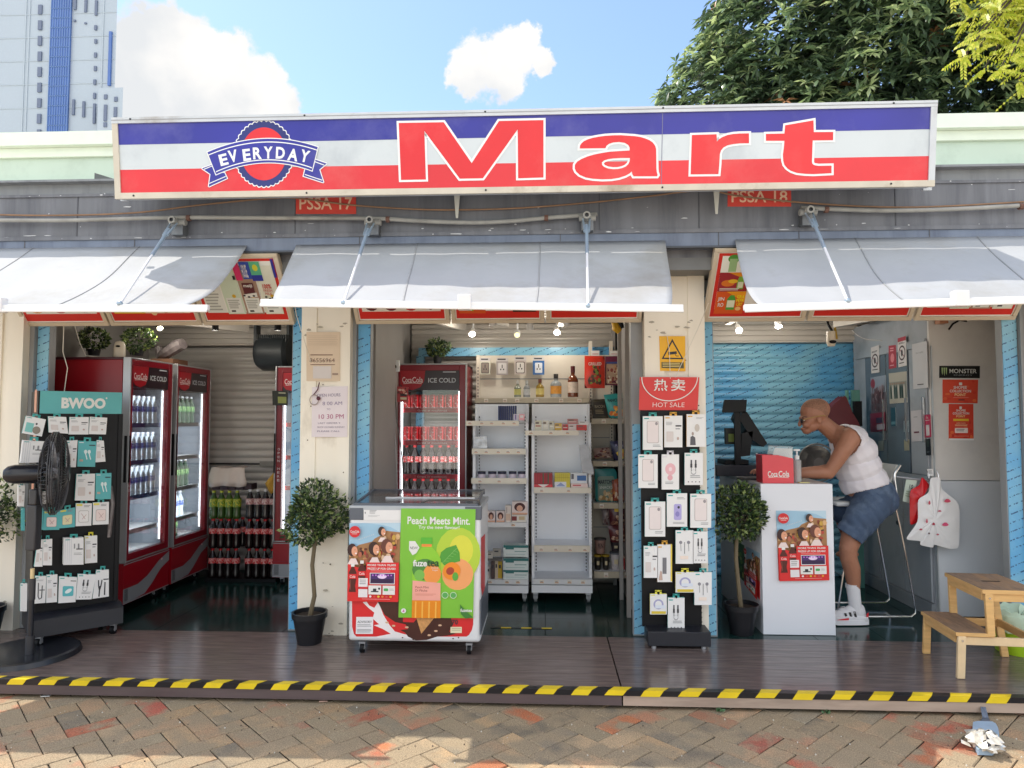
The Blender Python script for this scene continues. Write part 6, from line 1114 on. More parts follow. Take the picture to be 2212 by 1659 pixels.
def chipbag(label,kk,pts,Y,col_,arts,d=.05,seed=0):
    q=Quad(*[W(*kk(*p),Y) for p in pts]); q.n=Vector((0,-1,0)); nx,ny=8,8; V=[]; rd=random.Random(seed+3); ms=M('bag '+col_,rgb2(col_),.3,nz=.12,sc=12,bump=.35,bsc=22)
    def bulge(u,v): return d*.5*(max(0,math.sin(math.pi*u))**.6)*(max(0,math.sin(math.pi*min(1,max(0,(v-.06)/.9))))**.5)
    mb=MB()
    for s_ in (1,-1):
        V=[q.p(i/nx,j/ny,s_*bulge(i/nx,j/ny)+.0) for j in range(ny+1) for i in range(nx+1)]
        mb.add(V,[(j*(nx+1)+i,j*(nx+1)+i+1,(j+1)*(nx+1)+i+1,(j+1)*(nx+1)+i) for j in range(ny) for i in range(nx)],ms)
    class A2(Art):
        def poly(s,pts,mat):
            s.q.k+=1; o=.0012+s.q.k*.0003; lp=[]; n=len(pts)
            cu=sum(p[0] for p in pts)/n; cv=sum(p[1] for p in pts)/n
            P=[]
            for i in range(n):
                (a0,b0),(a1,b1)=pts[i],pts[(i+1)%n]
                for t in (0,.5): P.append((a0+(a1-a0)*t,b0+(b1-b0)*t))
            c_=[s.q.p(cu,cv,bulge(cu,cv)+o)]; ring=[s.q.p(u,v,bulge(u,v)+o) for u,v in P]; mid=[s.q.p((u+cu)/2,(v+cv)/2,bulge((u+cu)/2,(v+cv)/2)+o) for u,v in P]; k=len(P)
            s.b.add(c_+mid+ring,[(0,1+i,1+(i+1)%k) for i in range(k)]+[(1+i,1+k+i,1+k+(i+1)%k,1+(i+1)%k) for i in range(k)],mat)
        def text(s,st,u0,v0,u1,v1,mat,bold=0): s.b.text(st,s.q,(u0,v0,u1,v1),mat,bulge((u0+u1)/2,(v0+v1)/2)+.004,bold)
    arts(A2(mb,q)); return mb.build('snack_bag',label=label,cat='snack bag')
def blobs_(cs,u0=.2,v0=.35,u1=.8,v1=.85,n=26,r=.08,seed=1):
    def f(a):
        rd=random.Random(seed)
        for _ in range(n): a.ell(rd.uniform(u0,u1),rd.uniform(v0,v1),r*rd.uniform(.5,1.2),r*rd.uniform(.4,.9),C(rd.choice(cs)),6)
    return f
R4=lambda a,b,c,d: [(a,b),(c,b),(c,d),(a,d)]
chipbag('bright red snack bag with white lettering hanging right of the spirit bottles',k7,R4(1522,338,1775,738),1.25,'d83828',lambda a:(a.rect(.0,.07,1,.08,C('a82018')),a.text('GRILLED',.18,.2,.82,.3,wh,.02),blobs_(['3c2420','5c3c30','8ca048','6a4838'])(a)))
chipbag('purple topped clear snack bag beside the bright red one',k7,R4(1778,340,2015,702),1.28,'6a2444',lambda a:(a.rrect(.06,.25,.94,.95,C('b89c84'),.1),blobs_(['dcc8a8','c89878','a86c50','e4d8c4','8c4038'],.15,.35,.85,.9,30)(a),a.rect(.05,.2,.95,.27,C('3c4c8c'))))
chipbag('dark maroon bag partly hidden by the jamb, right of the purple topped bag',k7,R4(2010,375,2200,695),1.3,'3c2028',blobs_(['a89080','6c3040','d0c0b0']))
chipbag('teal crisps bag with orange chips standing on the upper shelf',k7,[(1760,822),(2010,795),(2015,1108),(1830,1112)],1.25,'2c9494',lambda a:(a.text('PANCHOS',.12,.2,.95,.33,C('24343c'),.03),blobs_(['e08838','f0b050','d8702c'],.15,.5,.9,.9,22,.1)(a)))
chipbag('second teal crisps bag cut off by the jamb',k7,[(2030,805),(2210,800),(2210,1108),(2035,1112)],1.25,'2c9494',blobs_(['e08838','f0b050','d8702c'],.2,.6,.8,.9,12,.1))
chipbag('brown printed snack box leaning beside the teal crisps',k7,[(1600,885),(1800,870),(1825,1112),(1625,1112)],1.3,'4c4434',lambda a:(a.rect(.1,.12,.9,.88,C('342c24')),a.text('BACON',.2,.3,.8,.45,C('a89c80')),a.bars(.2,.55,.8,.8,3,C('8c7c5c'))),.02)
chipbag('dark navy crisps bag with a yellow picture on the middle right shelf',k7,[(1835,1398),(2130,1390),(2140,1640),(1890,1640)],1.2,'262450',lambda a:(a.text('Roasted',.2,.15,.8,.28,C('b0a8d0')),a.poly([(.15,.6),(.5,.4),(.9,.55),(.8,.9),(.3,.9)],C('e8c828')),a.ell(.62,.7,.2,.16,C('e88828')),a.ell(.64,.7,.12,.1,C('b8401c'))))
chipbag('white and maroon snack bag lying on the middle right shelf',k7,[(1630,1490),(1830,1470),(1860,1600),(1640,1620)],1.2,'a88c84',blobs_(['7c3038','d8c8bc','c8a080','5c2830'],.1,.1,.9,.9,18,.12))
chipbag('teal snack bag lettered MARTCHO standing under the middle right shelf',k9,[(1300,240),(1520,235),(1515,570),(1310,575)],1.2,'2c8484',lambda a:(a.rrect(.12,.22,.88,.95,C('7c9488'),.1),a.text('MARTCHO',.14,.32,.86,.44,C('24303c'),.03),a.text('SNACKS',.2,.5,.8,.58,C('e0e4e0')),blobs_(['c8a880','b08858','dcc8a0'],.2,.65,.8,.92,18,.09)(a)))
chipbag('orange maroon bag between the teal bag and the jamb',k9,[(1470,350),(1560,330),(1570,545),(1480,560)],1.18,'a8583c',blobs_(['7c2c28','e0c8b0','c88850'],.1,.1,.9,.9,14,.14))
chipbag('dark maroon noodle bag against the right jamb',k9,[(1545,400),(1720,395),(1720,572),(1560,570)],1.2,'5c1c24',blobs_(['a87038','d8a850','8c3030'],.1,.2,.9,.9,16,.1))
chipbag('large maroon and brown noodle bag under the lower right shelf',k9,[(1440,600),(1610,590),(1620,800),(1450,805)],1.15,'4c1820',lambda a:(a.rect(.3,.15,.7,.3,C('e0b82c')),blobs_(['c8a88c','a87c60','7c4c3c'],.15,.45,.85,.95,22,.09)(a)))
chipbag('second maroon noodle bag beneath the first, above the noodle cups',k9,[(1430,800),(1620,795),(1620,960),(1460,965)],1.15,'5c2024',blobs_(['c0947c','a87860','d0b098'],.15,.2,.85,.9,22,.09))
chipbag('grey brown foil bag at the left of the lower right shelf',k9,[(1370,640),(1440,620),(1450,800),(1380,790)],1.15,'7c7070',blobs_(['a89890','5c3c3c','8c8484'],.1,.1,.9,.9,12,.14))
chipbag('dark foil bag beside the jamb above the noodle cups',k9,[(1610,630),(1720,620),(1720,930),(1620,940)],1.18,'4c3034',blobs_(['8c5c50','b0948c','3c2024'],.1,.1,.9,.9,20,.12))
def cup(label,u0,v0,u1,v1,c,lid,Y=1.12,txt=None):
    a=W(*k9(u0,v0),Y); b=W(*k9(u1,v1),Y); r=(b.x-a.x)/2; h=a.z-b.z; cm=M('cup '+c,rgb2(c),.45,nz=.15,sc=30); lm=C(lid); o=((a.x+b.x)/2,Y+r,b.z); mb=MB(); mb.lathe([(0,0),(r*.72,0),(r*.9,h*.7),(r*.95,h*.9),(r*1.03,h*.9),(r*1.03,h),(0,h)],o,cm,20,mats=[cm,cm,cm,lm,lm,lm])
    q=Quad((o[0]-r,Y-.001,o[2]+h),(o[0]+r,Y-.001,o[2]+h),(o[0]+r*.8,Y+.0,o[2]),(o[0]-r*.8,Y,o[2])); q.n=Vector((0,-1,0)); ar=Art(mb,q)
    if txt: ar.text(txt,.25,.3,.75,.62,C('3c2424'),.02)
    else: ar.rect(.32,.35,.68,.6,C('d8c8a0'))
    return mb.build('noodle_cup',label=label,cat='noodle cup')
cup('brown noodle cup with dark lettering, upper left cup',1300,930,1420,1078,'a88478','4c4444',txt='FEN'); cup('black noodle cup with yellow rim, lower left cup',1298,1090,1372,1250,'24201c','b89828'); cup('black noodle cup with yellow rim, second on the bottom shelf',1378,1090,1450,1250,'28221e','b89828'); cup('white noodle cup with a grey lid on the bottom right shelf',1456,1066,1568,1250,'c8c0c0','5c6068'); cup('red and white noodle bowl at the right end of the bottom shelf',1576,1108,1700,1250,'b03c3c','c8b09c'); cup('dark noodle cup behind the white noodle cup',1460,960,1560,1062,'3c3438','54484c',1.2)
cup('small brown cup stacked on the black cups',1310,1020,1400,1085,'8c5c48','6c4034',1.2)
mb=MB(); pts=[k9(*p) for p in ((1150,10),(1230,0),(1262,150),(1292,250),(1290,300),(1180,270),(1160,120))]; mb.prism([W(*p,.86) for p in pts],(0,.04,0),M('hanging film',(196,198,204),.2,nz=.15,sc=12,bump=.5,alpha=.75)); mb.build('plastic_bag',label='crumpled clear plastic hanging from the right trolley shelf',cat='plastic bag')
mb=MB(); p=FZ(.0).w(1060,1357); q_=FZ(.0).w(1192,1357)
for i in range(6): x=p.x+(q_.x-p.x)*i/6; mb.flat([(x,p.y,.0008),(x+(q_.x-p.x)/6,p.y,.0008),(x+(q_.x-p.x)/6,p.y+.03,.0008),(x,p.y+.03,.0008)],ty if i%2 else tk)
mb.build('floor_tape',label='short worn strip of yellow and black tape on the green floor of the middle bay',cat='floor tape')
# sockets and cables left of the cola fridge
T=thing('wall_socket','white double socket with a black plug and a white adapter left of the cola fridge','socket',tuple(W(836,800,1.0)))
pl=FY(1.0); a=pl.w(826,778); b=pl.w(862,803); mb=MB(); mb.box(a.x,b.x,1.0,1.03,b.z,a.z,wpl); mb.build('plate',T,bevel=.003); mb=MB(); mb.box(a.x-.06,a.x+.045,.96,.999,b.z+.02,b.z+.055,wpl); mb.build('adapter',T); mb=MB(); c=pl.w(852,792); mb.cyl(c,.019,.03,blkp,ax=(0,-1,0)); mb.build('plug',T)
rope('white cable dropping from the socket beside the cola fridge',[(841,803,.98),(846,860,.98),(855,960,.98),(858,1060,.98)],.004,c='c8c8c8'); rope('grey cable dropping beside the cola fridge from the black plug',[(852,803,.98),(856,900,.98),(868,980,.98),(872,1060,.98)],.004,c='70706c')
poster('promo_card','small red crowd card clipped on the left edge of the cola fridge',FY(1.06),[(848,834),(882,836),(882,868),(848,868)],lambda mb,q:(lambda a:(a.rect(0,0,1,1,C('b8484c')),blobs_(['e0a090','6c3434','e8d0c0'],.1,.1,.9,.5,16,.1)(a),a.rect(.5,.5,.9,.62,ink),a.rect(.5,.7,.9,.85,C('e0d0b0'))))(Art(mb,q)),.0,.002)
poster('drink_card','black drink card with a green picture stuck beside the half hidden fridge',FY(1.3),[(588,844),(622,845),(622,876),(589,875)],lambda mb,q:(lambda a:(a.rect(0,0,1,1,C('20241e')),a.rect(.35,.4,.9,.85,C('8c9450')),a.rect(.4,.1,.85,.18,C('a8a890'))))(Art(mb,q)),.0,.003)
mb=MB(); p=W(1331,709,.9); mb.tube([p+Vector((-.02,0,.06)),p+Vector((0,0,.0)),p+Vector((.03,0,-.03))],[.02,.035,.025],C('d8a828'),10); mb.tube([p+Vector((.02,0,.07)),p+Vector((.05,0,.0))],[.025,.02],blkp,8); mb.build('wet_floor_tape_roll',label='yellow and black object hanging from the ceiling at the right of the middle bay',cat='hanging item')
# ================================================================== COUNTER AND TILL
mwc=M('counter white',(222,226,234),.35,nz=.02,sc=2); T=thing('counter','white sales counter with a poster on its front, right bay','counter',(1.72,.7,0))
a=W(1643,1045,.14); b=W(1806,1372,.14); CX0=a.x; CX1=b.x; CZ=a.z
mb=MB(); mb.box(CX0+.0,CX1,.14,.165,.0,CZ-.0,mwc); mb.build('front_panel',T,bevel=.003)
mb=MB(); mb.box(CX0,CX0+.02,.168,.62,.0,CZ-.025,mwc); mb.box(CX0,CX0+.02,.624,1.25,.0,CZ-.025,mwc); mb.box(CX1-.02,CX1,.168,.62,.0,CZ-.025,mwc); mb.build('side_panel',T)
mb=MB(); mb.box(CX0-.0,CX1+.0,.1665,.7,CZ-.022,CZ,M('counter top',(196,196,196),.35)); mb.box(CX0-.0,CX0+.42,.7,1.3,CZ-.022,CZ,M('counter top',(196,196,196),.35)); mb.build('top',T,bevel=.002)
poster('poster','summer crowd cola poster pasted on the counter front',FY(.14),[(1676,1103),(1784,1103),(1789,1252),(1682,1254)],colaposter,.003,group='cola crowd posters')
def dimp(mb,q): colaposter(mb,q)
SX=FX(CX0,-1)
poster('poster','cola crowd poster on the shaded side of the counter, behind the topiary',SX,[(1612,1180),(1642,1195),(1642,1296),(1614,1262)],dimp,.003,group='cola crowd posters'); poster('poster','green drink poster on the counter side, right behind the topiary stem',SX,[(1585,1165),(1608,1178),(1609,1258),(1587,1235)],lambda mb,q:(lambda a:(a.rect(0,0,1,1,C('3c6c48')),blobs_(['6c9c58','2c4c38','a8b878'],.1,.1,.9,.9,18,.1)(a)))(Art(mb,q)),.003)
kc=lambda u,v:(1516.8+u*.2199,672+v*.2199)
T=thing('till','black point of sale till with a customer display pole and tilted screen on the counter','till',(1.6,.85,CZ)); Y=.8
def pz(u,v,y=Y): return W(*kc(u,v),y)
mb=MB(); a=pz(205,872); b=pz(440,1000); mb.prism([pz(222,870),pz(440,870),pz(430,1000),pz(202,996)],(0,.03,0),blkp); mb.build('customer_display',T,bevel=.004)
mb=MB(); mb.box(pz(318,990).x,pz(375,990).x,Y,Y+.03,CZ,pz(318,990).z,blkp); mb.build('pole',T)
mb=MB(); mb.prism([pz(400,985),pz(440,990),pz(640,1300),pz(600,1335),pz(500,1270),pz(365,1060)],(0,.26,0),blkp); mb.build('screen',T,bevel=.004)
mb=MB(); mb.prism([pz(390,1200),pz(500,1180),pz(470,1420),pz(380,1430)],(0,.12,0),blkp); mb.box(pz(130,1400).x,pz(600,1400).x,.78,1.12,CZ,CZ+.085,M('till base',(38,40,50),.4)); mb.box(pz(240,1330).x,pz(480,1330).x,.86,1.1,CZ+.085,CZ+.12,blkp); mb.build('base',T,bevel=.004)
boxat('drink_carton','small black and green drink carton beside the till pole','carton',kc,(232,1150,332,1308),.9,.05,'1c201c',bandart((.25,.35,.85,.85,'8ca050')))
mb=MB(); p=pz(330,1540,.45); mb.obox((p.x+.02,.42,CZ),(.16,0,0),(0,.09,0),(0,0,.012),M('mouse pad',(30,30,36),.6)); mb.build('keypad',label='dark keypad on the counter under the hand',cat='keypad')
def cxy(u,v,y): return W(*kc(u,v),y)
T=thing('cola_organiser','slanted red acrylic organiser printed with a cola logo at the counter corner','organiser',(CX0+.1,.2,CZ)); rr=C('d8404c',.25)
p=[cxy(595,1659,.18),cxy(900,1659,.18),cxy(895,1448,.18),cxy(745,1415,.18),cxy(590,1415,.18)]; z0=CZ; p[0].z=z0; p[1].z=z0
mb=MB(); mb.prism(p,(0,.004,0),rr); mb.prism([v+Vector((0,.14,0)) for v in p],(0,.004,0),rr); mb.box(p[0].x,p[0].x+.004,.184,.32,z0,p[4].z,C('a82030',.3)); mb.box(p[1].x-.004,p[1].x,.184,.32,z0,p[2].z,rr); mb.build('box',T)
q=Quad(cxy(640,1560,.179),cxy(860,1560,.179),cxy(860,1640,.179),cxy(640,1640,.179)); q.n=Vector((0,-1,0)); mb=MB(); a=Art(mb,q); a.text('Coca',.02,.15,.46,.85,wh,.02); a.text('Cola',.5,.12,.98,.85,wh,.02); a.line([(.05,.95),(.4,.85),(.95,.95)],.003,wh); mb.build('logo',T)
mb=MB(); mb.prism([cxy(640,1400,.25),cxy(655,1318,.25),cxy(890,1330,.25),cxy(890,1450,.25),cxy(640,1430,.25)],(0,.004,0),GP); mb.build('clear_sleeve',label='clear plastic sleeve sticking out of the red organiser',cat='sleeve')
mb=MB(); mb.prism([cxy(715,1345,.27),cxy(885,1352,.27),cxy(885,1460,.27),cxy(690,1430,.27)],(0,.003,0),paper); mb.build('receipt_paper',label='white paper slips in the clear sleeve on the counter',cat='paper')
b_=cxy(935,1640,.26); b_.z=CZ; T=thing('pump_bottle','clear pump bottle with a white pump next to the red organiser','bottle',tuple(b_)); hz_=cxy(925,1455,.26).z-CZ; r=.028
mb=MB(); mb.lathe([(0,0),(r,0),(r,hz_*.95),(r*.6,hz_),(0,hz_)],tuple(b_),M('pump bottle clear',(190,194,196),.08,nz=.05,alpha=.6),18); mb.build('body',T); mb=MB(); c=b_+Vector((0,0,hz_)); mb.cyl(c,.016,.025,wpl); mb.cyl(c+Vector((0,0,.025)),.006,.035,wpl,n=8); mb.box(c.x-.022,c.x+.02,c.y-.008,c.y+.008,c.z+.058,c.z+.07,wpl); mb.build('pump',T)
mb=MB(); mb.tube([cxy(535,1395,.6),cxy(540,1455,.6)],.006,wpl,8); mb.build('pen',label='white capped pen standing near the till',cat='pen')
mb=MB(); a=cxy(955,1625,.2); mb.obox((a.x,.2,CZ+.0005),(.07,0,0),(0,.03,0),(0,0,.006),C('d8d090')); mb.build('paper_pad',label='pale yellow pad lying on the counter edge',cat='pad')
# home camera hanging in the right bay, red coat, fan behind the man
b_=cxy(1265,200,.7); T=thing('hanging_camera','white home camera hanging upside down from the till bay ceiling','camera',tuple(b_)); zz=cxy(1265,350,.7).z; mb=MB(); r=(cxy(1310,300,.7).x-cxy(1222,300,.7).x)/2
mb.lathe([(0,0),(r*.75,.004),(r*1.0,.03),(r*1.0,.05),(r*.9,b_.z-zz),(0,b_.z-zz)],(b_.x,.7,zz),cam_w,20); mb.build('body',T); mb=MB(); mb.ball((b_.x,.7-r+.004,zz+.035),.028,blkp,.01,.014); mb.build('lens',T); mb=MB(); mb.tube([(b_.x+.01,.7,b_.z),(b_.x+.0,.75,b_.z+.06),(b_.x,.8,2.33)],.01,blkp,8); mb.tube([(b_.x+.035,.68,b_.z-.06),(b_.x+.03,.7,b_.z+.03)],.009,C('b89838'),6); mb.build('bracket',T)
mb=MB(); rc_=M('red coat',(96,8,26),.5,nz=.1,sc=5,bump=.3,bsc=10); P=[W(*kc(*p),1.3) for p in ((1400,830),(1310,900),(1255,960),(1250,1070),(1390,1150),(1560,1160),(1540,1100),(1480,1000),(1420,850))]; mb.prism(P,(0,.12,0),rc_); mb.build('red_bag',label='dark red bag hanging behind the man at the back of the till bay',cat='bag',bevel=.02)
T=thing('glass_case','pale green glass panes standing behind the man beside the grey cabinet','glass case',tuple(W(*kc(1490,1180),1.4)))
for u0,u1 in ((1415,1450),(1470,1560)): mb=MB(); a=W(*kc(u0,775),1.5); b=W(*kc(u1,1230),1.5); mb.box(a.x,b.x,1.5,1.53,0,a.z,M('green glass edge',(96,150,140),.15,nz=.1)); mb.build('pane',T)
mb=MB(); a=W(*kc(1490,885),1.46); b=W(*kc(1575,1130),1.46); mb.box(a.x,b.x,1.46,1.49,b.z,a.z,blkp); mb.build('dark_panel',T)
c=W(*kc(1130,1490),.95); T=thing('desk_fan','grey round fan guard on the far side of the counter behind the man','fan',(c.x,c.y,CZ)); rf=W(*kc(1130,1305),.95).z-c.z; mb=MB(); gq=M('guard grey',(150,148,144),.4,.2)
mb.tube([c+Vector((rf*math.cos(t),0,rf*math.sin(t))) for t in [i*math.pi/24 for i in range(48)]],.006,gq,6,closed=True)
for i in range(90): t=i*2*math.pi/90; mb.tube([c+Vector((rf*.25*math.cos(t+.3),-.04,rf*.25*math.sin(t+.3))),c+Vector((rf*.7*math.cos(t+.1),-.04,rf*.7*math.sin(t+.1))),c+Vector((rf*math.cos(t),0,rf*math.sin(t)))],.0013,gq,3,cap=False)
mb.cyl(c+Vector((0,-.045,0)),rf*.27,.01,gq,ax=(0,1,0)); mb.build('guard',T,recalc=False); mb=MB(); mb.cyl(c+Vector((0,.03,0)),rf*.92,.01,M('fan rear',(60,60,62),.5),ax=(0,1,0),n=30); mb.build('blades',T); mb=MB(); mb.cyl((c.x,c.y+.05,CZ),.02,c.z-CZ,blkp); mb.cyl((c.x,c.y+.05,CZ),.09,.015,blkp); mb.build('stand',T)
# ================================================================== THE MAN
def remesh(mb,vox,smooth=6,fac=.6):
    me=bpy.data.meshes.new('r'); me.from_pydata(mb.v,[],mb.f); import bmesh
    bm=bmesh.new(); bm.from_mesh(me); bmesh.ops.recalc_face_normals(bm,faces=bm.faces); bm.to_mesh(me); bm.free()
    o=bpy.data.objects.new('r',me); col.objects.link(o); m=o.modifiers.new('r','REMESH'); m.mode='VOXEL'; m.voxel_size=vox
    s=o.modifiers.new('s','SMOOTH'); s.iterations=smooth; s.factor=fac
    dg=bpy.context.evaluated_depsgraph_get(); e=o.evaluated_get(dg); m2=e.to_mesh(); V=[v.co.copy() for v in m2.vertices]; F_=[tuple(p.vertices) for p in m2.polygons]; Nn=[v.normal.copy() for v in m2.vertices]
    e.to_mesh_clear(); bpy.data.objects.remove(o); bpy.data.meshes.remove(me); return V,F_,Nn
def topx(p):
    d=Vector(p)-CAM; w_=d.dot(fwd); return 1106+FPX*d.dot(rgt)/w_, 829.5-FPX*d.dot(upv)/w_
def inpoly(x,y,P):
    c=False; n=len(P)
    for i in range(n):
        (x0,y0),(x1,y1)=P[i],P[i-1]
        if (y0>y)!=(y1>y) and x<(x1-x0)*(y-y0)/(y1-y0)+x0: c=not c
    return c
skin=M('skin',(164,114,90),.55,nz=.07,sc=14,bump=.05,bsc=180,dirt=(144,96,76),dsc=7,dlo=.5,dhi=.8); skin.node_tree.nodes['Principled BSDF'].inputs['Subsurface Weight'].default_value=.08; skin.node_tree.nodes['Principled BSDF'].inputs['Subsurface Radius'].default_value=(.02,.008,.004)
vest=M('vest white',(224,221,228),.85,nz=.03,sc=8,bump=.1,bsc=40,stretch=(.5,.5,1.8)); denim=M('denim',(64,82,108),.85,nz=.22,sc=9,bump=.25,bsc=30,dirt=(98,116,140),dsc=6,dlo=.5,dhi=.7); belt=M('belt olive',(92,92,80),.7,nz=.1); sockm=M('sock white',(228,228,232),.9,nz=.04,bump=.3,bsc=90); shoew=M('shoe white',(222,222,226),.5,nz=.04); shoer=C('d8303c',.5)
PM=thing('person','balding man in glasses, white vest and denim shorts leaning left over the counter','person',tuple(W(1845,1335,.42)))
PM['base']=tuple(PM.location)
b=MB(); T_=skin
def bl(px,py,Y,rx,ry,rz,rot=0): b.ball(tuple(W(px,py,Y)),rx,T_,ry,rz,16,Matrix.Rotation(R(rot),3,'Y') if rot else None)
def tb(L_,n=16): b.tube([W(x,y,Y) for x,y,Y,r in L_],[r for x,y,Y,r in L_],T_,n); [b.ball(tuple(W(x,y,Y)),r,T_,n=12) for x,y,Y,r in (L_[0],L_[-1])]
# torso
bl(1878,1072,.52,.14,.165,.125,-20); bl(1866,1040,.52,.155,.175,.13,-20); bl(1853,1010,.52,.152,.18,.13,-25); bl(1845,978,.52,.15,.185,.125,-30); bl(1833,952,.52,.125,.17,.10,-35)
bl(1812,940,.52,.075,.11,.07,-35)
# shoulders, near arm
bl(1836,946,.36,.072,.07,.075); bl(1826,938,.68,.07,.07,.07)
tb([(1836,948,.355,.066),(1822,972,.34,.058),(1806,998,.35,.05),(1790,1022,.36,.043)])
tb([(1790,1021,.36,.044),(1768,1020,.37,.047),(1735,1021,.385,.038),(1700,1023,.40,.030),(1682,1022,.41,.027)])
tb([(1826,940,.69,.064),(1812,975,.72,.052),(1800,1012,.74,.043)]); tb([(1800,1012,.74,.043),(1765,1018,.7,.04),(1722,1020,.64,.029),(1705,1020,.62,.026)])
# hands: palm, four bent fingers, thumb
def hand(px,py,Y,sy):
    c=W(px,py,Y); b.ball(tuple(c+Vector((-.012,0,.0))),.045,T_,.04,.017); b.tube([c+Vector((.05,0,.0)),c+Vector((-.01,0,0))],[.026,.022],T_,10)
    for k,(dy,L_) in enumerate(((-.034,.066),(-.012,.078),(.010,.074),(.031,.058))):
        a=c+Vector((-.045,dy*.85,.002)); m=a+Vector((-L_*.45,dy*.25,.014)); m2=m+Vector((-L_*.3,0,-.006)); e=m2+Vector((-L_*.2,0,-.018)); b.tube([a,m,m2,e],[.0105,.0095,.009,.0075],T_,8); b.ball(tuple(e),.0078,T_,n=8); b.ball(tuple(a),.0108,T_,n=8)
    a=c+Vector((-.005,sy*.036,-.002)); b.tube([a,a+Vector((-.03,sy*.022,-.004)),a+Vector((-.058,sy*.018,-.010))],[.014,.0115,.009],T_,8); b.ball(tuple(a+Vector((-.058,sy*.018,-.010))),.009,T_,n=8)
hand(1657,1020,.42,1); hand(1690,1022,.6,-1)
# neck and head
tb([(1812,943,.52,.07),(1796,930,.52,.062),(1778,915,.52,.06)])
bl(1759,890,.52,.101,.077,.098,12); bl(1768,884,.52,.082,.076,.08); bl(1748,906,.52,.068,.062,.06); bl(1752,920,.52,.062,.052,.045,-18); bl(1744,930,.52,.036,.036,.026,-20); bl(1739,933,.52,.018,.022,.016)
bl(1733,903,.52,.022,.045,.012); # brow
b.tube([W(1732,905,.52),W(1728,913,.52),W(1725.5,918,.52)],[.011,.013,.012],T_,8); b.ball(tuple(W(1727,918.5,.52)),.0125,T_,.017,.0105,8); bl(1733,925.5,.52,.013,.022,.006); bl(1734.5,929,.52,.013,.02,.0065); bl(1742,917,.475,.03,.02,.024)
for sy in (-1,1):
    c=W(1770,908,.52+sy*.078); b.ball(tuple(c),.017,T_,.008,.028,10,Matrix.Rotation(R(-12),3,'Y')); b.ball(tuple(c+Vector((.004,0,.012))),.016,T_,.009,.013,8)
# near leg, far leg
tb([(1882,1085,.43,.10),(1862,1125,.41,.092),(1838,1165,.395,.07),(1832,1187,.39,.061),(1833,1205,.395,.058),(1840,1228,.41,.058),(1843,1250,.415,.05),(1845,1275,.42,.039),(1847,1300,.42,.036)])
b.ball(tuple(W(1828,1184,.38)),.045,T_,.045,.05)
tb([(1882,1085,.61,.10),(1850,1098,.64,.088),(1818,1110,.66,.064)]); tb([(1818,1110,.66,.06),(1828,1140,.68,.056),(1838,1172,.7,.04),(1842,1188,.7,.035)])
b.ball(tuple(W(1830,1197,.7)),.09,T_,.04,.03)
V,F_,Nn=remesh(b,.0048,5,.55)
del b.v[:],b.f[:]
me_=MB(); me_.add(V,F_,skin); body=me_.build('body',PM,recalc=False,ang=180)
# facial details
d=MB(); Yn=.52-.058
ew=C('e8e0d8',.3); d.ball(tuple(W(1736.5,908,.468)),.0075,ew,.005,.0045,8); d.ball(tuple(W(1735,908,.463)),.0036,C('1c1410',.2),.003,.0036,8); d.build('eye',body)
d=MB(); d.tube([W(1732,902,.462),W(1737,900,.456),W(1743,901,.453)],[.0022,.003,.0018],C('3c2c24',.8),6); d.build('eyebrow',body)
d=MB(); d.tube([W(1731.5,927.5,.505),W(1736,928,.482),W(1741,927,.473)],.0019,C('8c4c44',.6),6); d.build('lips',body)
d=MB(); gd=C('a88858',.25); d.tube([W(1735,907,.452),W(1748,903.5,.441),W(1765,899.5,.437),W(1778,897.5,.437),W(1784,899,.442)],.0034,gd,6); 
cc=W(1731.5,909.5,.462); d.ball(tuple(cc),.004,C('30282c',.15),.026,.016,12); d.tube([cc+Vector((.004*math.cos(t)-.006*math.sin(t)*.3,.026*math.cos(t),.017*math.sin(t))) for t in [i*.42 for i in range(15)]],.0032,C('241c1c',.3),5,closed=True); d.tube([cc+Vector((0,.026,.004)),cc+Vector((-.006,.045,.006)),cc+Vector((0,.064,.004))],.0016,gd,5); d.build('glasses',body)
# hair stubble, vest, sock from the body's own surface
def shell(name,pred,off,mat,th=0,voff=None):
    keep=[f for f in F_ if all(pred(V[i],Nn[i]) for i in f)]; ids=sorted({i for f in keep for i in f}); mp={i:k for k,i in enumerate(ids)}
    m=MB(); m.add([V[i]+Nn[i]*(off if voff is None else voff(V[i])) for i in ids],[tuple(mp[i] for i in f) for f in keep],mat); o=m.build(name,body,recalc=False,ang=180)
    if th: s=o.modifiers.new('s','SOLIDIFY'); s.thickness=th; s.offset=1
    return o
def P2(v): return topx(v)
hairp=[(1731,880),(1738,868),(1750,862),(1768,860),(1782,868),(1788,884),(1789,898),(1783,903),(1779,893),(1772,888),(1762,884),(1748,881)]
shell('hair',lambda v,n:inpoly(*P2(v),hairp) and v.y<.62,.0012,M('hair stubble',(146,106,86),.8,nz=.25,sc=120))
Sn=W(1836,948,.355); Sf=W(1826,940,.69)
def segd(p,a,b_): ab=b_-a; t=max(0,min(1,(p-a).dot(ab)/ab.length_squared)); return (p-a-ab*t).length
El=W(1790,1022,.36); Ef=W(1800,1012,.74)
arm_hole=[(1791,950),(1793,936),(1800,926),(1812,920),(1830,922),(1848,932),(1857,946),(1856,962),(1849,975),(1838,984),(1822,989),(1812,992),(1795,1000),(1780,1000)]
tank=[(1790,950),(1794,925),(1794,900),(1812,896),(1840,904),(1875,925),(1908,958),(1930,1000),(1945,1036),(1890,1054),(1823,1068),(1800,1050),(1790,1000),(1780,960)]
Nk0,Nk1=W(1802,934,.52),W(1776,914,.52)
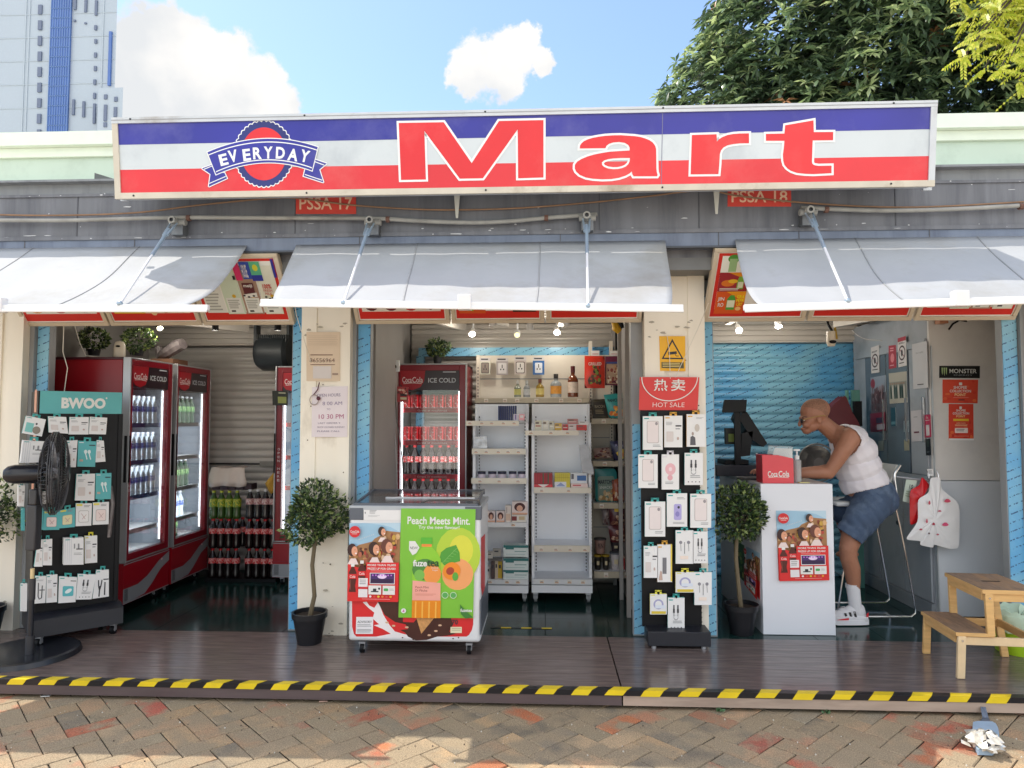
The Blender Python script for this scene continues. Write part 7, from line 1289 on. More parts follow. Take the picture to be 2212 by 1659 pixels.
def tp(v,n):
    x,y=P2(v)
    if not inpoly(x,y,tank): return False
    if v.y<.50 and inpoly(x,y,arm_hole): return False
    if v.y<.44 and segd(v,Sn,El)<.068 and y>950: return False
    if v.y>.60 and segd(v,Sf,Ef)<.075: return False
    return segd(v,Nk0,Nk1)>.078 or v.x>Nk0.x+.055
shell('vest',tp,.006,vest,.003,lambda v:.0055+.0028*max(0,math.sin(v.z*70+v.x*18+math.sin(v.y*22)*1.5))*max(0,min(1,(1.18-v.z)/.25))+.005*max(0,min(1,(1.05-v.z)/.1)))
# shorts with a belt
b=MB(); T_=denim; bl(1882,1068,.52,.155,.175,.115,-22); bl(1893,1080,.52,.135,.17,.12)
tb([(1886,1082,.43,.125),(1864,1118,.41,.108),(1843,1146,.4,.093),(1832,1160,.395,.09)],20); tb([(1882,1085,.61,.12),(1850,1098,.64,.105),(1822,1106,.66,.088)],20)
V2,F2,N2=remesh(b,.007,6,.6)
def hemd(v): x,y=P2(v); return 1142+(x-1810)*.66
def keepf(f,pred): return all(pred(V2[i]) for i in f)
def shp(v): x,y=P2(v); return y<hemd(v) and y>1058-(x-1820)*.26
m=MB(); kf=[f for f in F2 if keepf(f,shp)]; ids=sorted({i for f in kf for i in f}); mp={i:k for k,i in enumerate(ids)}
m.add([V2[i]+N2[i]*(.004+.005*math.sin(V2[i].z*46+V2[i].x*60)*math.sin(V2[i].x*30+V2[i].z*18)) for i in ids],[tuple(mp[i] for i in f) for f in kf],denim); o=m.build('shorts',PM,recalc=False,ang=180); s=o.modifiers.new('s','SOLIDIFY'); s.thickness=.005; s.offset=1
def blp(v): x,y=P2(v); w0=1062-(x-1820)*.26; return w0-20<y<w0+3
m=MB(); kf=[f for f in F2 if keepf(f,blp)]; ids=sorted({i for f in kf for i in f}); mp={i:k for k,i in enumerate(ids)}
m.add([V2[i]+N2[i]*.013 for i in ids],[tuple(mp[i] for i in f) for f in kf],belt); bo=m.build('waistband',o,recalc=False,ang=180); s=bo.modifiers.new('s','SOLIDIFY'); s.thickness=.004
m=MB()
for (ax_,ay_,bx_,by_) in ((1856,1066,1836,1095),(1905,1060,1898,1090),(1880,1075,1868,1150)): m.tube([W(ax_,ay_,.32),W((ax_+bx_)/2,(ay_+by_)/2,.30),W(bx_,by_,.305)],.0015,C('a8906c',.8),4)
# sock and shoe
m=MB(); P=[(1841.5,1262,.42,.047),(1843,1272,.42,.045),(1845,1290,.42,.043),(1847,1306,.42,.042),(1849,1322,.42,.043)]; m.tube([W(x,y,Y) for x,y,Y,r in P],[r for *_,r in P],sockm,20)
for k in range(3): q_=W(1841.5,1262+k*3.4,.42); m.tube([q_+Vector((0,0,.002)),q_-Vector((0,0,.002))],.0482-.0005*k,sockm,20)
m.build('sock',PM)
b=MB(); T_=shoew; g0=W(1845,1340,.42); zf=0.0; hx=W(1864,1330,.42).x; tx=hx-.29
def sb(x,z,rx,ry,rz,y=.42): b.ball((x,y,z),rx,T_,ry,rz,14)
sb(hx-.03,.075,.05,.042,.065); sb(hx-.075,.085,.055,.045,.05); sb(hx-.12,.07,.06,.045,.045); sb(hx-.17,.055,.06,.048,.038); sb(hx-.215,.048,.06,.05,.03); sb(hx-.245,.045,.045,.045,.025); sb(hx-.01,.09,.025,.03,.05)
b.prism([(hx+.02,.375,.03),(hx-.08,.37,.03),(hx-.2,.362,.03),(hx-.285,.39,.04),(hx-.285,.45,.04),(hx-.2,.478,.03),(hx-.08,.47,.03),(hx+.02,.465,.03)],(0,0,.03),T_)
V3,F3,_=remesh(b,.005,5,.6); m=MB(); m.add([v for v in V3],F3,shoew); sh=m.build('shoe',PM,recalc=False,ang=180)
m=MB(); out_=[(hx+.028,.385),(hx-.02,.370),(hx-.1,.364),(hx-.2,.358),(hx-.27,.374),(hx-.296,.41),(hx-.296,.44),(hx-.27,.468),(hx-.2,.484),(hx-.1,.476),(hx-.02,.47),(hx+.028,.455)]; m.prism([(x,y,.006 if x>tx+.04 else .016) for x,y in out_],(0,0,.034),C('ececf0',.6)); m.build('sole',sh,bevel=.006)
m=MB()
for k in range(3):
    x=hx-.075-k*.032; m=MB(); m.flat([(x,.3735,.05),(x+.017,.3735,.05),(x-.005+.012,.378,.098-k*.006),(x-.022+.012,.378,.098-k*.006)],blk); m.build('stripe',sh)
m=MB()
m.flat([(hx-.12,.3665,.041),(hx-.12,.3665,.056),(hx-.19,.3608,.046),(hx-.225,.3605,.036)],shoer); m.build('stripe',sh); m=MB(); m.flat([(hx+.0,.374,.05),(hx+.022,.384,.05),(hx+.028,.388,.09),(hx+.01,.38,.085)],shoer); m.build('heel_tab',sh)
m=MB()
for k in range(4): x=hx-.12-k*.024; z=.118-k*.014; m.tube([(x,.385,z-.012),(x-.01,.42,z+.004),(x-.02,.455,z-.012)],.0028,C('dcdce4'),5)
m.build('laces',sh)
# ------------------------------------------------------------------ bar chair
k6=lambda u,v:(1785.6+u*.2604,960+v*.2604)
T=thing('bar_chair','white bar chair with chrome sled legs behind the man','chair',tuple(FZ(0).w(1940,1315)))
def frame(Y,dx,dy):
    m=MB(); P=[k6(*p) for p in ((575,530),(610,680),(660,930),(700,1150),(737,1360),(735,1400),(700,1427),(600,1427),(335,1427),(120,1425),(90,1400),(150,1000),(195,640),(215,525))]
    w0=[W(x,y,.5) for x,y in P]; m.tube([p+Vector((0,Y-.5,0)) for p in w0],.008,chrome,8); m.build('leg_frame',T)
frame(.5,0,0); frame(.88,0,0)
a=W(*k6(85,520),.5); e=W(*k6(575,528),.5); sz=W(*k6(400,500),.5).z
m=MB(); m.box(a.x,e.x,.5,.9,sz-.015,sz+.015,wpl); m.build('seat',T,bevel=.012); m=MB(); m.tube([(a.x+.03,.51,.32),(a.x+.03,.88,.32)],.008,chrome,8); m.build('footrest',T)
m=MB(); P=[k6(*p) for p in ((515,497),(548,494),(580,440),(578,400),(562,290),(566,240),(612,172))]
for Y in (.5,.9): m.tube([W(x,y,.5)+Vector((0,Y-.5,0)) for x,y in P],.009,chrome,8)
p0=W(*k6(560,450),.5); p1=W(*k6(600,170),.5); m.build('back_frame',T); m=MB(); m.prism([Vector((p0.x,.51,p0.z)),Vector((p0.x-.012,.51,(p0.z+p1.z)/2)),Vector((p1.x,.51,p1.z)),Vector((p1.x-.01,.51,p1.z)),Vector((p0.x-.025,.51,(p0.z+p1.z)/2)),Vector((p0.x-.012,.51,p0.z))],(0,.38,0),M('chair shell',(196,196,192),.4)); m.build('backrest',T)
# ------------------------------------------------------------------ hanging bags
def hang(name,label,pts,Y,d,mat,prints=()):
    P=[k6(*p) for p in pts]; cx=sum(p[0] for p in P)/len(P); cy=sum(p[1] for p in P)/len(P); m=MB(); out=[]
    for i in range(len(P)):
        x0,y0=P[i]; x1,y1=P[(i+1)%len(P)]
        for t in (0,.33,.66): out.append((x0+(x1-x0)*t,y0+(y1-y0)*t))
    n=len(out)
    for s_ in (1,-1):
        ring=[W(x,y,Y) for x,y in out]; V_=ring[:]; 
        for f_ in (.8,.6,.4,.2): V_+=[W(cx+(x-cx)*f_,cy+(y-cy)*f_,Y)+Vector((0,-s_*d*(1-f_**2)*.5+.006*math.sin(i*1.9+f_*5),0)) for i,(x,y) in enumerate(out)]
        V_.append(W(cx,cy,Y)+Vector((0,-s_*d*.5,0))); fs=[(r*n+i,r*n+(i+1)%n,(r+1)*n+(i+1)%n,(r+1)*n+i) for r in range(4) for i in range(n)]+[(4*n+i,4*n+(i+1)%n,5*n) for i in range(n)]; m.add(V_,fs,mat)
    q=QP(FY(Y-d*.5-.012),0,0,1,1)
    for (u,v,ru,rv,c) in prints:
        x,y=k6(u,v); pts_=[W(x+ru*.26*math.cos(t)*(1+.3*math.sin(t*3)),y+rv*.26*math.sin(t),Y-d*.5-.008) for t in [i*.52 for i in range(12)]]; m.flat(pts_,C(c,.5))
    o=m.build(name,label=label,cat='bag',ang=180); s=o.modifiers.new('s','SUBSURF'); s.levels=1; s.render_levels=1; return o
bagw=M('bag white',(228,228,230),.4,nz=.03,bump=.5,bsc=14); bagr=M('bag red',(206,24,34),.35,nz=.1,bump=.5,bsc=16)
hang('carrier_bag','bright red plastic bag hanging half behind the white printed bag',[(790,265),(850,330),(850,360),(760,430),(755,640),(740,655),(690,672),(688,380),(770,340)],.5,.05,bagr)
hang('carrier_bag','white plastic bags with red hearts hanging on the grey cabinet end',[(860,275),(945,272),(950,370),(1105,490),(1100,860),(1020,868),(890,830),(885,858),(775,835),(780,800),(650,790),(760,640),(755,455),(850,400)],.46,.05,bagw,[(1003,467,26,16,'c84460'),(938,552,15,8,'b84c64'),(985,663,26,16,'d04c74'),(888,660,12,12,'a8344c'),(853,483,9,18,'b83c54'),(832,635,8,20,'c86070'),(782,705,14,8,'b03c54'),(850,738,8,8,'5c4048'),(922,747,11,7,'b03c54')])
m=MB(); p0=W(*k6(575,268),.54); p1=W(*k6(860,305),.54); m.tube([p0,p1],.008,sil,8); 
for u in (830,908): p=W(*k6(u,210),.52); m.tube([p,p+Vector((.005,-.02,-.04)),p+Vector((.0,-.02,-.07))],.003,chrome,5)
m.build('hook_rail',label='metal rail with wire hooks the bags hang from',cat='rail')
poster('card','pale green printed card hanging left of the red bag',FY(.53),[k6(660,290),k6(755,300),k6(700,492),k6(630,470)],lambda mb,q:(lambda a:(a.text('10',.4,.2,.75,.4,ink,.02),a.bars(.2,.5,.8,.8,3,C('90a890'))))(Art(mb,q)),.0,.003,base=C('c0d0c4'),cat='card')
poster('card','small white card clipped between the wire hooks',FY(.53),[k6(832,205),k6(886,205),k6(888,262),k6(838,262)],lambda mb,q:Art(mb,q).bars(.2,.2,.8,.7,3,inkg),.0,.002,cat='card')
# ------------------------------------------------------------------ stickers on the cabinet
ks=lambda u,v:(1824+u*.2314,652.8+v*.2314); EP=FY(.585); DP=FX(2.846,-1)
def monster(mb,q):
    a=Art(mb,q); a.rect(0,0,1,1,C('0c1012',.4)); 
    for i in range(3): a.poly([(.055+i*.05,.15),(.09+i*.05,.15),(.085+i*.05,.85-.1*abs(i-1)),(.065+i*.05,.6)],C('a8c088'))
    a.text('MONSTER',.25,.25,.92,.6,C('d8dcdc'),.01); a.text('ENERGY',.36,.7,.82,.82,C('8c9498'))
poster('sticker','black sticker reading MONSTER ENERGY on the grey end panel',EP,[ks(885,594),ks(1265,595),ks(1264,710),ks(884,707)],monster,.002,cat='sticker')
def shop1(mb,q):
    a=Art(mb,q); a.rect(0,0,1,1,C('dc4c34',.45)); blobs_(['e0603c','d84030','e87040'],.05,.05,.95,.95,10,.08)(a); a.rrect(.46,.12,.55,.24,wh,.02); a.text('SHOPEE',.31,.27,.68,.39,wh,.02); a.text('COLLECTION',.2,.43,.8,.54,wh,.02); a.text('POINT',.34,.58,.66,.7,C('f4d8a0'),.02); a.bars(.3,.75,.75,.78,1,C('f0a090'),.05); a.rect(.45,.84,.62,.88,ink)
def shop2(mb,q):
    a=Art(mb,q); a.rect(0,0,1,1,C('d84430',.45)); blobs_(['e0603c','c83428','e87040'],.05,.5,.95,.95,10,.08)(a); a.rrect(.43,.07,.53,.14,wh,.02); a.text('SHOPEE',.3,.15,.68,.21,wh,.02); a.text('COLLECTION',.16,.23,.82,.29,wh,.02); a.text('POINT',.3,.31,.66,.37,C('f4d8a0'),.02); a.rect(.18,.41,.8,.47,C('e8c038')); a.text('OPEN NOW',.3,.51,.68,.55,C('f4c8a0')); a.bars(.25,.57,.75,.62,2,C('f4c8a0'),.1); a.rrect(.24,.66,.76,.8,C('f0e0dc'),.02); a.bars(.3,.69,.7,.77,2,inkg); a.bars(.2,.88,.8,.9,1,C('f0a090'),.1); a.rect(0,.95,1,1,paper)
poster('poster','wide orange red poster reading SHOPEE COLLECTION POINT under the black sticker',EP,[ks(915,722),ks(1248,724),ks(1243,944),ks(915,942)],shop1,.003); poster('poster','tall orange red SHOPEE COLLECTION POINT poster with a yellow stripe, below the wide one',EP,[ks(972,950),ks(1203,950),ks(1206,1290),ks(972,1288)],shop2,.003)
def nosmoke(top=None):
    def f(mb,q):
        a=Art(mb,q); a.rect(0,0,1,1,C('d8d4d4')); 
        if top: a.rect(0,0,1,.14,C(top))
        a.bars(.1,.17,.9,.24,2,ink); a.ell(.5,.54,.42,.26,C('402c34')); a.ell(.5,.54,.33,.2,C('d8d4d4')); a.line([(.25,.4),(.75,.68)],.008,C('8c3444')); a.ell(.5,.54,.12,.12,ink); a.bars(.15,.86,.85,.93,1,ink)
    return f
Q5=lambda *p: [ks(*x) for x in p]
poster('sticker','white prohibition sign on the far cabinet door',DP,Q5((247,425),(322,400),(326,655),(252,665)),nosmoke(),.002,cat='sticker'); poster('sticker','red notice on the middle cabinet door beside the red topped sign',DP,Q5((414,408),(482,398),(486,610),(416,625)),lambda mb,q:(lambda a:(a.rect(0,0,1,1,C('a83444')),a.bars(.2,.1,.8,.3,2,C('e0a0a8')),a.ell(.5,.55,.25,.2,C('d88890')),a.bars(.15,.85,.85,.92,1,C('e0c0c4'))))(Art(mb,q)),.002,cat='sticker'); poster('sticker','white prohibition sign with a red top on the middle cabinet door',DP,Q5((498,338),(574,315),(580,590),(505,608)),nosmoke('a83444'),.002,cat='sticker')
poster('poster','white payment sheet, tall, taped on the nearest cabinet door',DP,Q5((632,392),(770,362),(782,800),(644,812)),lambda mb,q:(lambda a:(a.rect(0,0,1,1,C('c8c8cc')),a.text('PAY HERE',.25,.2,.75,.24,inkg),a.bars(.3,.9,.8,.94,1,ink)))(Art(mb,q)),.002)
poster('poster','smaller white payment sheet below the tall one, beside the pink notice',DP,Q5((622,1015),(718,1005),(726,1296),(630,1303)),lambda mb,q:(lambda a:(a.rect(0,0,1,1,C('d0ccd0')),a.bars(.25,.2,.75,.24,1,inkg),a.rect(.25,.68,.75,.73,C('6c2438'))))(Art(mb,q)),.002)
poster('sticker','pink payment sticker on the nearest cabinet door',DP,Q5((745,1052),(806,1046),(814,1258),(752,1266)),lambda mb,q:(lambda a:(a.rect(0,0,1,1,C('b82c54')),a.text('h.',.35,.06,.65,.18,wh),a.bars(.2,.24,.8,.29,1,wh,.1),a.rect(.25,.45,.75,.92,C('d0ccd0'))))(Art(mb,q)),.002,cat='sticker'); poster('sticker','narrow black drink sticker under the pink payment sticker',DP,Q5((756,1278),(806,1274),(812,1426),(762,1432)),lambda mb,q:(lambda a:(a.rect(0,0,1,1,C('14161c')),[a.rect(.3+i*.15,.1,.35+i*.15,.5,C('4c5c50')) for i in range(3)],a.bars(.2,.78,.8,.84,1,C('9098a0'))))(Art(mb,q)),.002,cat='sticker')
def crowd2(mb,q): a=Art(mb,q); a.rect(0,0,1,1,C('5c5660')); a.rect(0,0,1,.3,C('8c98a8')); a.ell(.15,.12,.15,.09,C('8c3444')); blobs_(['4c3c44','786c74','988890','5c4048','6c5058'],.1,.2,.9,.6,46,.07,4)(a); a.rect(0,.66,1,1,C('74243c')); a.rect(.4,.75,.9,.85,C('342c48')); a.rect(.45,.87,.95,.97,C('a09ca8'))
poster('poster','dim crowd cola poster on the far cabinet door behind the man',DP,Q5((245,705),(385,680),(396,1200),(255,1215)),crowd2,.002)
poster('poster','group photograph print on the middle cabinet door',DP,Q5((415,665),(578,645),(588,935),(424,948)),lambda mb,q:(lambda a:(a.rect(0,0,1,1,C('b4b0a4')),a.rect(.0,.3,1,.85,C('8c9088')),[a.poly([(.08+i*.11,.85),(.06+i*.11,.5),(.1+i*.11,.38),(.15+i*.11,.5),(.15+i*.11,.85)],C(('2c4440','c8c4bc')[i%3==1])) or a.ell(.105+i*.11,.36,.035,.035,C('9c7c68'),8) for i in range(8)]))(Art(mb,q)),.002)
poster('sticker','teal drink sticker on the middle cabinet door under the group photograph',DP,Q5((432,985),(478,982),(482,1155),(436,1160)),lambda mb,q:(lambda a:(a.rect(0,0,1,1,C('245468')),a.rect(.1,.75,.9,.9,C('5c8c9c'))))(Art(mb,q)),.002,cat='sticker')
for i,(x0,y0,x1,y1,c) in enumerate(((556,1284,602,1386,'a8a48c'),(552,1108,600,1212,'8c9ca4'),(316,1296,360,1390,'7c8480'))): poster('sticker',('small cream switch plate low on the middle door','small grey switch plate above the cream one','faint grey switch plate on the far door')[i],DP,Q5((x0,y0),(x1,y0-3),(x1+2,y1-3),(x0+2,y1)),lambda mb,q,c=c:Art(mb,q).rect(.1,.1,.9,.9,C(c)),.002,.004,cat='switch plate',base=C(c))
mb=MB(); p=W(2058,700,.5); mb.tube([p+Vector((-.03,0,-.04)),p,p+Vector((.05,0,.03)),p+Vector((.1,0,.02))],.007,blkp,6); mb.box(W(2040,690,.55).x-.06,W(2040,690,.55).x,.5,.57,W(2040,700,.55).z,W(2040,683,.55).z,C('b07858')); mb.build('loose_cable',label='black cable end and brown box under the ceiling at the right',cat='cable')
run('cable','white cable drooping from the hanging camera to the grey cabinet','cable',[(1840,713),(1852,724),(1872,733),(1905,735)],.003,wpl,5,.9)
# ------------------------------------------------------------------ step stool
T=thing('step_stool','pale birch two step stool with worn grey treads on the deck at the right','step stool',(0,0,0)); wood=M('birch wood',(218,176,116),.5,nz=.12,sc=9,stretch=(1,1,6),dirt=(196,146,86),dlo=.5,dhi=.8); woodp=M('birch pale',(226,200,160),.5,nz=.1,sc=9,dirt=(206,170,120)); worn=M('worn tread',(140,116,96),.7,nz=.22,sc=14,stretch=(5,1,1),dirt=(176,138,98),dlo=.5,dhi=.75)
SW=.42
def bar3(m,a,b_,w_,d_,mat):
    a=Vector(a); b_=Vector(b_); t=(b_-a); u=Vector((w_,0,0)); v=Vector((0,d_,0)); m.obox(a-u/2-v/2,u,v,t,mat)
m=MB(); m.box(.115,.42,-.01,SW+.01,.475,.497,wood); m.box(.118,.417,-.008,SW+.008,.4972,.4985,worn); m.build('top_tread',T,bevel=.002)
m=MB(); m.box(.22,.32,SW/2-.012,SW/2+.012,.4986,.499,C('2c201c',.9)); m.build('hand_slot',T)
m=MB(); m.box(-.03,.17,-.01,SW+.01,.235,.255,wood); m.box(-.027,.167,-.008,SW+.008,.2552,.2565,worn); m.build('step_tread',T,bevel=.002)
for y in (.0,SW):
    dy=.012 if y==0 else -.012
    for a_,b_ in (((-.01,y,0),(.003,y,.235)),((.155,y,.24),(.15,y,.475)),((.44,y,0),(.375,y,.475))): m=MB(); bar3(m,a_,b_,.042,.022,wood if y else (woodp if a_[0]<.1 else wood)); m.build('leg',T,bevel=.003)
    m=MB(); m.box(.02,.40,y-.01+dy,y+.01+dy,.185,.23,woodp if y==0 else wood); m.build('side_rail',T,bevel=.002); m=MB(); m.box(.13,.40,y-.01+dy,y+.01+dy,.43,.474,wood); m.build('top_rail',T,bevel=.002)
    if y==0:
        m=MB()
        for x,z in ((.003,.21),(.152,.45),(.378,.45)): m.cyl((x,-.011,z),.0055,.003,chrome,ax=(0,-1,0),n=10)
        m.build('screw',T)
for x,z in ((-.012,.19),(.135,.43),(.39,.43),(.40,.19)): m=MB(); m.box(x-.009,x+.009,.024,SW-.024,z,z+.044,wood); m.build('cross_rail',T,bevel=.002)
pA=FZ(0).w(2072,1466); T.location=(pA.x+.02,pA.y+.005,0); T.rotation_euler.z=R(-5)
# ------------------------------------------------------------------ basket
c=FZ(0).w(2222,1416); m=MB(); gb=M('basket lime',(168,208,44),.35,nz=.08); T=thing('basket','lime green plastic basket behind the step stool at the right edge','basket',(c.x,c.y+.08,0)); o=(c.x,c.y+.08,0)
m.lathe([(0,.004),(.125,.004),(.13,0),(.14,.06),(.158,.19),(.165,.2),(.155,.2),(.13,.02),(0,.012)],o,gb,32)
m.build('body',T); m=MB(); rd=random.Random(8); bm_=M('bag pale green',(196,220,196),.35,nz=.1,bump=.6,bsc=18); V_=[]; n=28
for j,(r_,z_) in enumerate(((.17,.14),(.172,.19),(.16,.235),(.13,.262),(.08,.24),(.0,.2))): V_+=[(o[0]+(r_+rd.uniform(-.008,.008))*math.cos(i*2*math.pi/n),o[1]+(r_+rd.uniform(-.008,.008))*math.sin(i*2*math.pi/n),z_+rd.uniform(-.012,.012)) for i in range(n)]
m.add(V_,[(j*n+i,j*n+(i+1)%n,(j+1)*n+(i+1)%n,(j+1)*n+i) for j in range(5) for i in range(n)],bm_); m.build('liner_bag',T)
# ------------------------------------------------------------------ grey strap with crumpled foil, weeds, litter
kq=lambda u,v:(1474.6+u*.3333,1440+v*.3333); GZ=FZ(-.095)
kr=lambda u,v:(2054.4+u*.1594,1507.2+v*.1594)
T=thing('metal_strap','grey strap from the deck edge ending in a pale blue grey block on the paving','strap',tuple(GZ.w(2130,1600)))
m=MB(); sm=M('strap grey',(104,114,130),.5,.1,nz=.3,sc=40,dirt=(60,64,72),dsc=25); a0,a1=[FY(-.889).w(*kr(*p)) for p in ((400,120),(470,125))]; b0,b1=GZ.w(*kr(425,300)),GZ.w(*kr(510,300)); c0,c1=GZ.w(*kr(385,385)),GZ.w(*kr(550,390)); e=Vector((0,0,.012)); dn=Vector((0,0,-.004))
m.add([a0,a1,b1+e,b0+e,c1+e*1.6,c0+e*1.6]+[v+dn for v in (a0,a1,b1+e,b0+e,c1+e*1.6,c0+e*1.6)],[(0,1,2,3),(3,2,4,5),(6,9,8,7),(9,11,10,8),(0,3,9,6),(1,7,8,2),(3,5,11,9),(2,8,10,4),(5,4,10,11)],sm); m.build('strap',T)
m=MB(); P=[GZ.w(*kr(*p)) for p in ((300,400),(360,385),(560,392),(610,420),(640,480),(655,560),(645,700),(560,790),(360,780),(310,680),(290,540))]; m.prism([p+Vector((0,0,.002)) for p in P],(0,0,.024),M('block pale',(160,184,206),.55,nz=.08,sc=20)); m.build('block',T,bevel=.007)
m=MB(); fo=M('foil',(226,222,212),.3,.35,nz=.1,sc=30); fk=C('2c2a30',.4); c=GZ.w(*kr(460,720)); rd=random.Random(31); V_=[]; n=24; K_=12
for j in range(K_):
    for i in range(n):
        a_=math.pi*j/(K_-1); r_=math.sin(a_)**.8*rd.uniform(.72,1.25); V_.append((c.x+.066*r_*math.cos(i*6.283/n),c.y-.0+.085*r_*math.sin(i*6.283/n),-.048+.04*math.cos(a_)*rd.uniform(.6,1.25)))
for j in range(K_-1):
    for i in range(n): m.add([V_[j*n+i],V_[j*n+(i+1)%n],V_[(j+1)*n+(i+1)%n],V_[(j+1)*n+i]],[(0,1,2,3)],fk if rd.random()<.1 else fo)
for s_ in (-1,1): q_=Vector((c.x+s_*.06,c.y+.02,-.07)); m.add([q_,q_+Vector((s_*.03,.012,.012)),q_+Vector((s_*.035,.0,.0)),q_+Vector((0,-.02,-.01))],[(0,1,2,3)],fo)
m.build('crumpled_wrapper',label='crumpled silver and black wrapper lying over the pale block on the paving',cat='litter',ang=12,recalc=False)
for (u,v,l) in ((235,285,'small green weed growing under the deck edge, left of the middle of the right half'),(928,302,'small green weed growing under the deck edge below the white counter')):
    c=GZ.w(*kq(u,v)); m=MB(); rd=random.Random(u)
    for i in range(16): a_=rd.uniform(0,6.28); d=Vector((math.cos(a_)*.6,-abs(math.sin(a_))*.5,rd.uniform(.3,1))).normalized()*rd.uniform(.015,.03); s=d.orthogonal().normalized()*.008; p=Vector((c.x+rd.uniform(-.012,.012),-.89,-.095)); m.add([p,p+d*.5+s,p+d,p+d*.5-s],[(0,1,2,3)],M('weed leaf',(92,128,86),.6,nz=.15))
    m.build('weed',label=l,cat='weed',group='weeds under the deck edge')
m=MB(); rd=random.Random(12)
for _ in range(420): x=rd.uniform(-4,4); y=-.9-abs(rd.gauss(0,.5)); s_=rd.uniform(.0015,.0045); m.ball((x,y,-.097),s_,C(rd.choice(['d8d4c8','8c7c68','b8a890','5c5044'])),n=5)
m.build('grit',kind='stuff')
m=MB()
for u,v in ((285,197),(2090,230)): c=GZ.w(u*.3333,1440+v*.3333); m=MB(); m.obox((c.x-.02,c.y,-.096),(.045,.01,0),(-.004,.018,0),(0,0,.004),C('e0b8a8' if u>1000 else 'e0e0e0')); m.build('litter_scrap',label='tiny %s scrap on the paving under the deck edge at the left'%('pinkish' if u>1000 else 'white'),cat='litter')
# ================================================================== TREES
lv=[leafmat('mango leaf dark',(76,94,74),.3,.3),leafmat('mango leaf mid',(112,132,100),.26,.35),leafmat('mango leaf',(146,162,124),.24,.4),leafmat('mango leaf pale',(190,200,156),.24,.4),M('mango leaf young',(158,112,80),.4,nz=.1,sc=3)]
T=thing('mango_tree','large dark green tree with long drooping leaves rising behind the sign at the right','tree',(8,9.5,-.1))
rd=random.Random(21); lobes=[((6.9,9.3,7.4),3.3),((4.9,9.2,6.4),2.5),((5.6,9.0,8.6),2.5),((7.9,8.9,9.4),3.2),((9.8,9.2,7.6),3.6),((4.2,9.4,7.4),1.9),((9.4,8.6,5.6),2.6),((11.6,9.2,9.2),3.6),((7.0,9.4,5.2),2.2)]
m=MB()
def whorl(p,d,s,deep):
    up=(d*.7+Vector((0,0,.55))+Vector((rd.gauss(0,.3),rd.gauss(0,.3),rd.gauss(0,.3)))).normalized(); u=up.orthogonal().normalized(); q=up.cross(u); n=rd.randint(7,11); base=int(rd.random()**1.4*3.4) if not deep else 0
    yng=rd.random()<.02
    for i in range(n):
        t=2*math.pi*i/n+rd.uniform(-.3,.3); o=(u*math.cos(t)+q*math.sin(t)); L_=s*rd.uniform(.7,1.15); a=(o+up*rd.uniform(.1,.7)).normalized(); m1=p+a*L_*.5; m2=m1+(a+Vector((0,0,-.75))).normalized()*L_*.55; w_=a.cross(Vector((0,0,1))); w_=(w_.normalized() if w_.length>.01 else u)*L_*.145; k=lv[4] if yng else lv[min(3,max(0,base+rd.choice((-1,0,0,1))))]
        dn=Vector((0,0,-.02*s/.3)); m.add([p,m1+w_+dn,m1,m1-w_+dn,m2],[(0,1,2),(0,2,3),(1,4,2),(2,4,3)],k)
for (c,r_) in lobes:
    c=Vector(c); n=int(330*r_*r_)
    for _ in range(n):
        d=Vector((rd.gauss(0,1),rd.gauss(0,1),rd.gauss(0,1))).normalized()
        if d.y>.45 or d.z<-.75: continue
        k=1+.09*math.sin(d.x*7+c.x)*math.sin(d.z*6+d.y*4)+rd.uniform(-.12,.06); p=c+d*r_*k
        if any((p-Vector(c2)).length<r2*.86 for c2,r2 in lobes if Vector(c2)!=c): continue
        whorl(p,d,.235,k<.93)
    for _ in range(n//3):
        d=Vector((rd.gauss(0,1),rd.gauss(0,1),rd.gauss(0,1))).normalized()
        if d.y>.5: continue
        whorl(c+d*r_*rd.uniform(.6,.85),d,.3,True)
m.build('crown',T,recalc=False,ang=180)
m=MB(); bk=M('tree bark',(74,64,52),.9,nz=.25,sc=9,bump=.4,bsc=14); m.tube([(8,9.5,-.1),(7.9,9.5,2),(7.7,9.4,4)],[.38,.3,.26],bk,12)
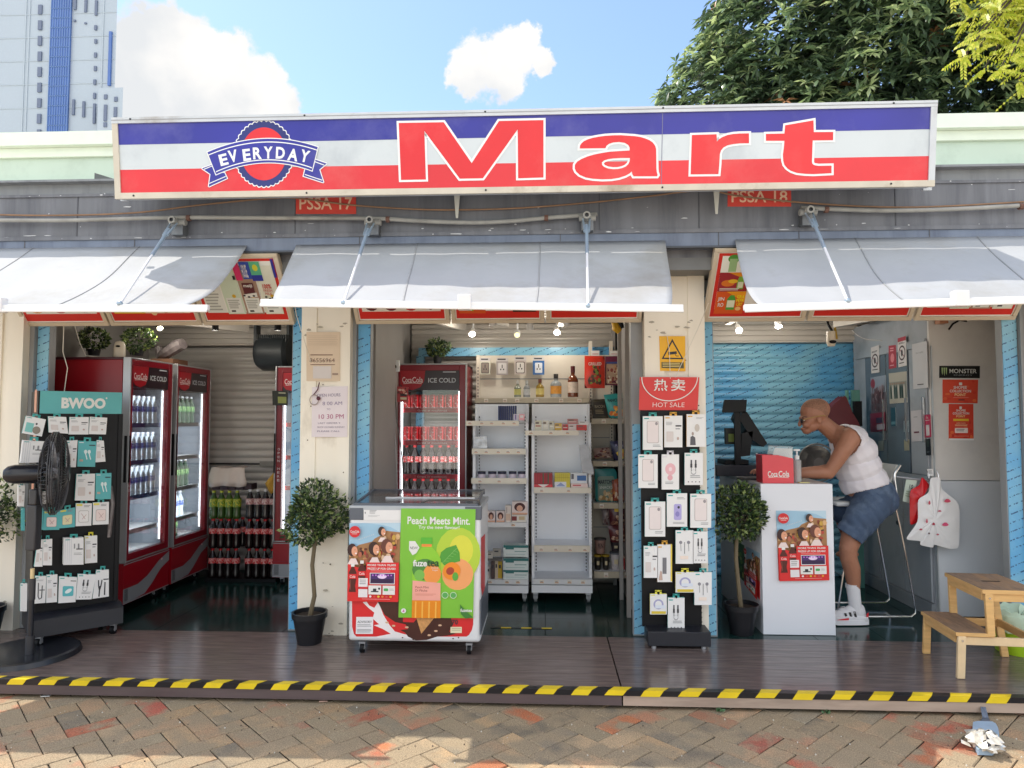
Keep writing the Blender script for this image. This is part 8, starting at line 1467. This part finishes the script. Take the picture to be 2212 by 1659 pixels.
for c,r_ in lobes: c=Vector(c); s0=Vector((7.7,9.4,4)); m.tube([s0,(s0+c)/2+Vector((0,0,-.3)),c,c+(c-s0).normalized()*r_*.6],[.17,.11,.07,.02],bk,7)
m.build('trunk',T)
yl=[leafmat('lime leaf',(194,192,78),.4,.4),leafmat('lime leaf bright',(214,210,98),.4,.4),leafmat('lime leaf green',(172,182,60),.4,.4)]
for k_ in yl+lv:
    pn=k_.node_tree.nodes['Principled BSDF']; pn.inputs['Subsurface Weight'].default_value=0
    if k_ in yl: pn.inputs['Transmission Weight'].default_value=.0
T=thing('lime_tree','yellow green branches of a nearer tree hanging in at the top right corner','tree',(8.6,5.2,-.1)); m=MB(); st=MB(); Yt=4.9
root=W(2330,-120,Yt); tips=[(2075,5),(2090,45),(2060,-30),(2130,15),(2110,75),(2080,122),(2105,115),(2150,90),(2125,150),(2160,150),(2185,120),(2140,60),(2185,60),(2200,175),(2210,190),(2190,15),(2230,110),(2240,160),(2165,-10),(2120,-40)]
for (tx_,ty_) in tips:
    e=W(tx_,ty_,Yt+rd.uniform(-.5,.5)); mid=(root+e)/2+Vector((0,0,.25)); pts=[]
    for i in range(11): t=i/10; pts.append(root*(1-t)**2+mid*2*t*(1-t)+e*t*t)
    st.tube(pts,[.03*(1-i/12)+.004 for i in range(11)],bk,5)
    for i in range(4,11):
        for s_ in range(4):
            a=rd.uniform(0,6.28); d=Vector((math.cos(a),math.sin(a)*.7,rd.uniform(-.5,.3))).normalized(); L_=rd.uniform(.22,.34); b0=pts[i]; 
            for j in range(1,8):
                p=b0+d*L_*j/7+Vector((0,0,-.05*(j/7)**2)); sd=d.cross(Vector((0,0,1))).normalized()
                for q_ in (-1,1):
                    ld=(sd*q_*.7+d*.45+Vector((0,0,-.65))).normalized()*rd.uniform(.055,.075); ws=ld.cross(d).normalized()*.017; m.add([p,p+ld*.5+ws,p+ld,p+ld*.5-ws],[(0,1,2),(0,2,3)],rd.choice(yl))
st.tube([(8.6,5.2,-.1),(8.5,5.2,4),tuple(root)],[.25,.2,.06],bk,10); m.build('crown',T,recalc=False,ang=180); st.build('branch',T)
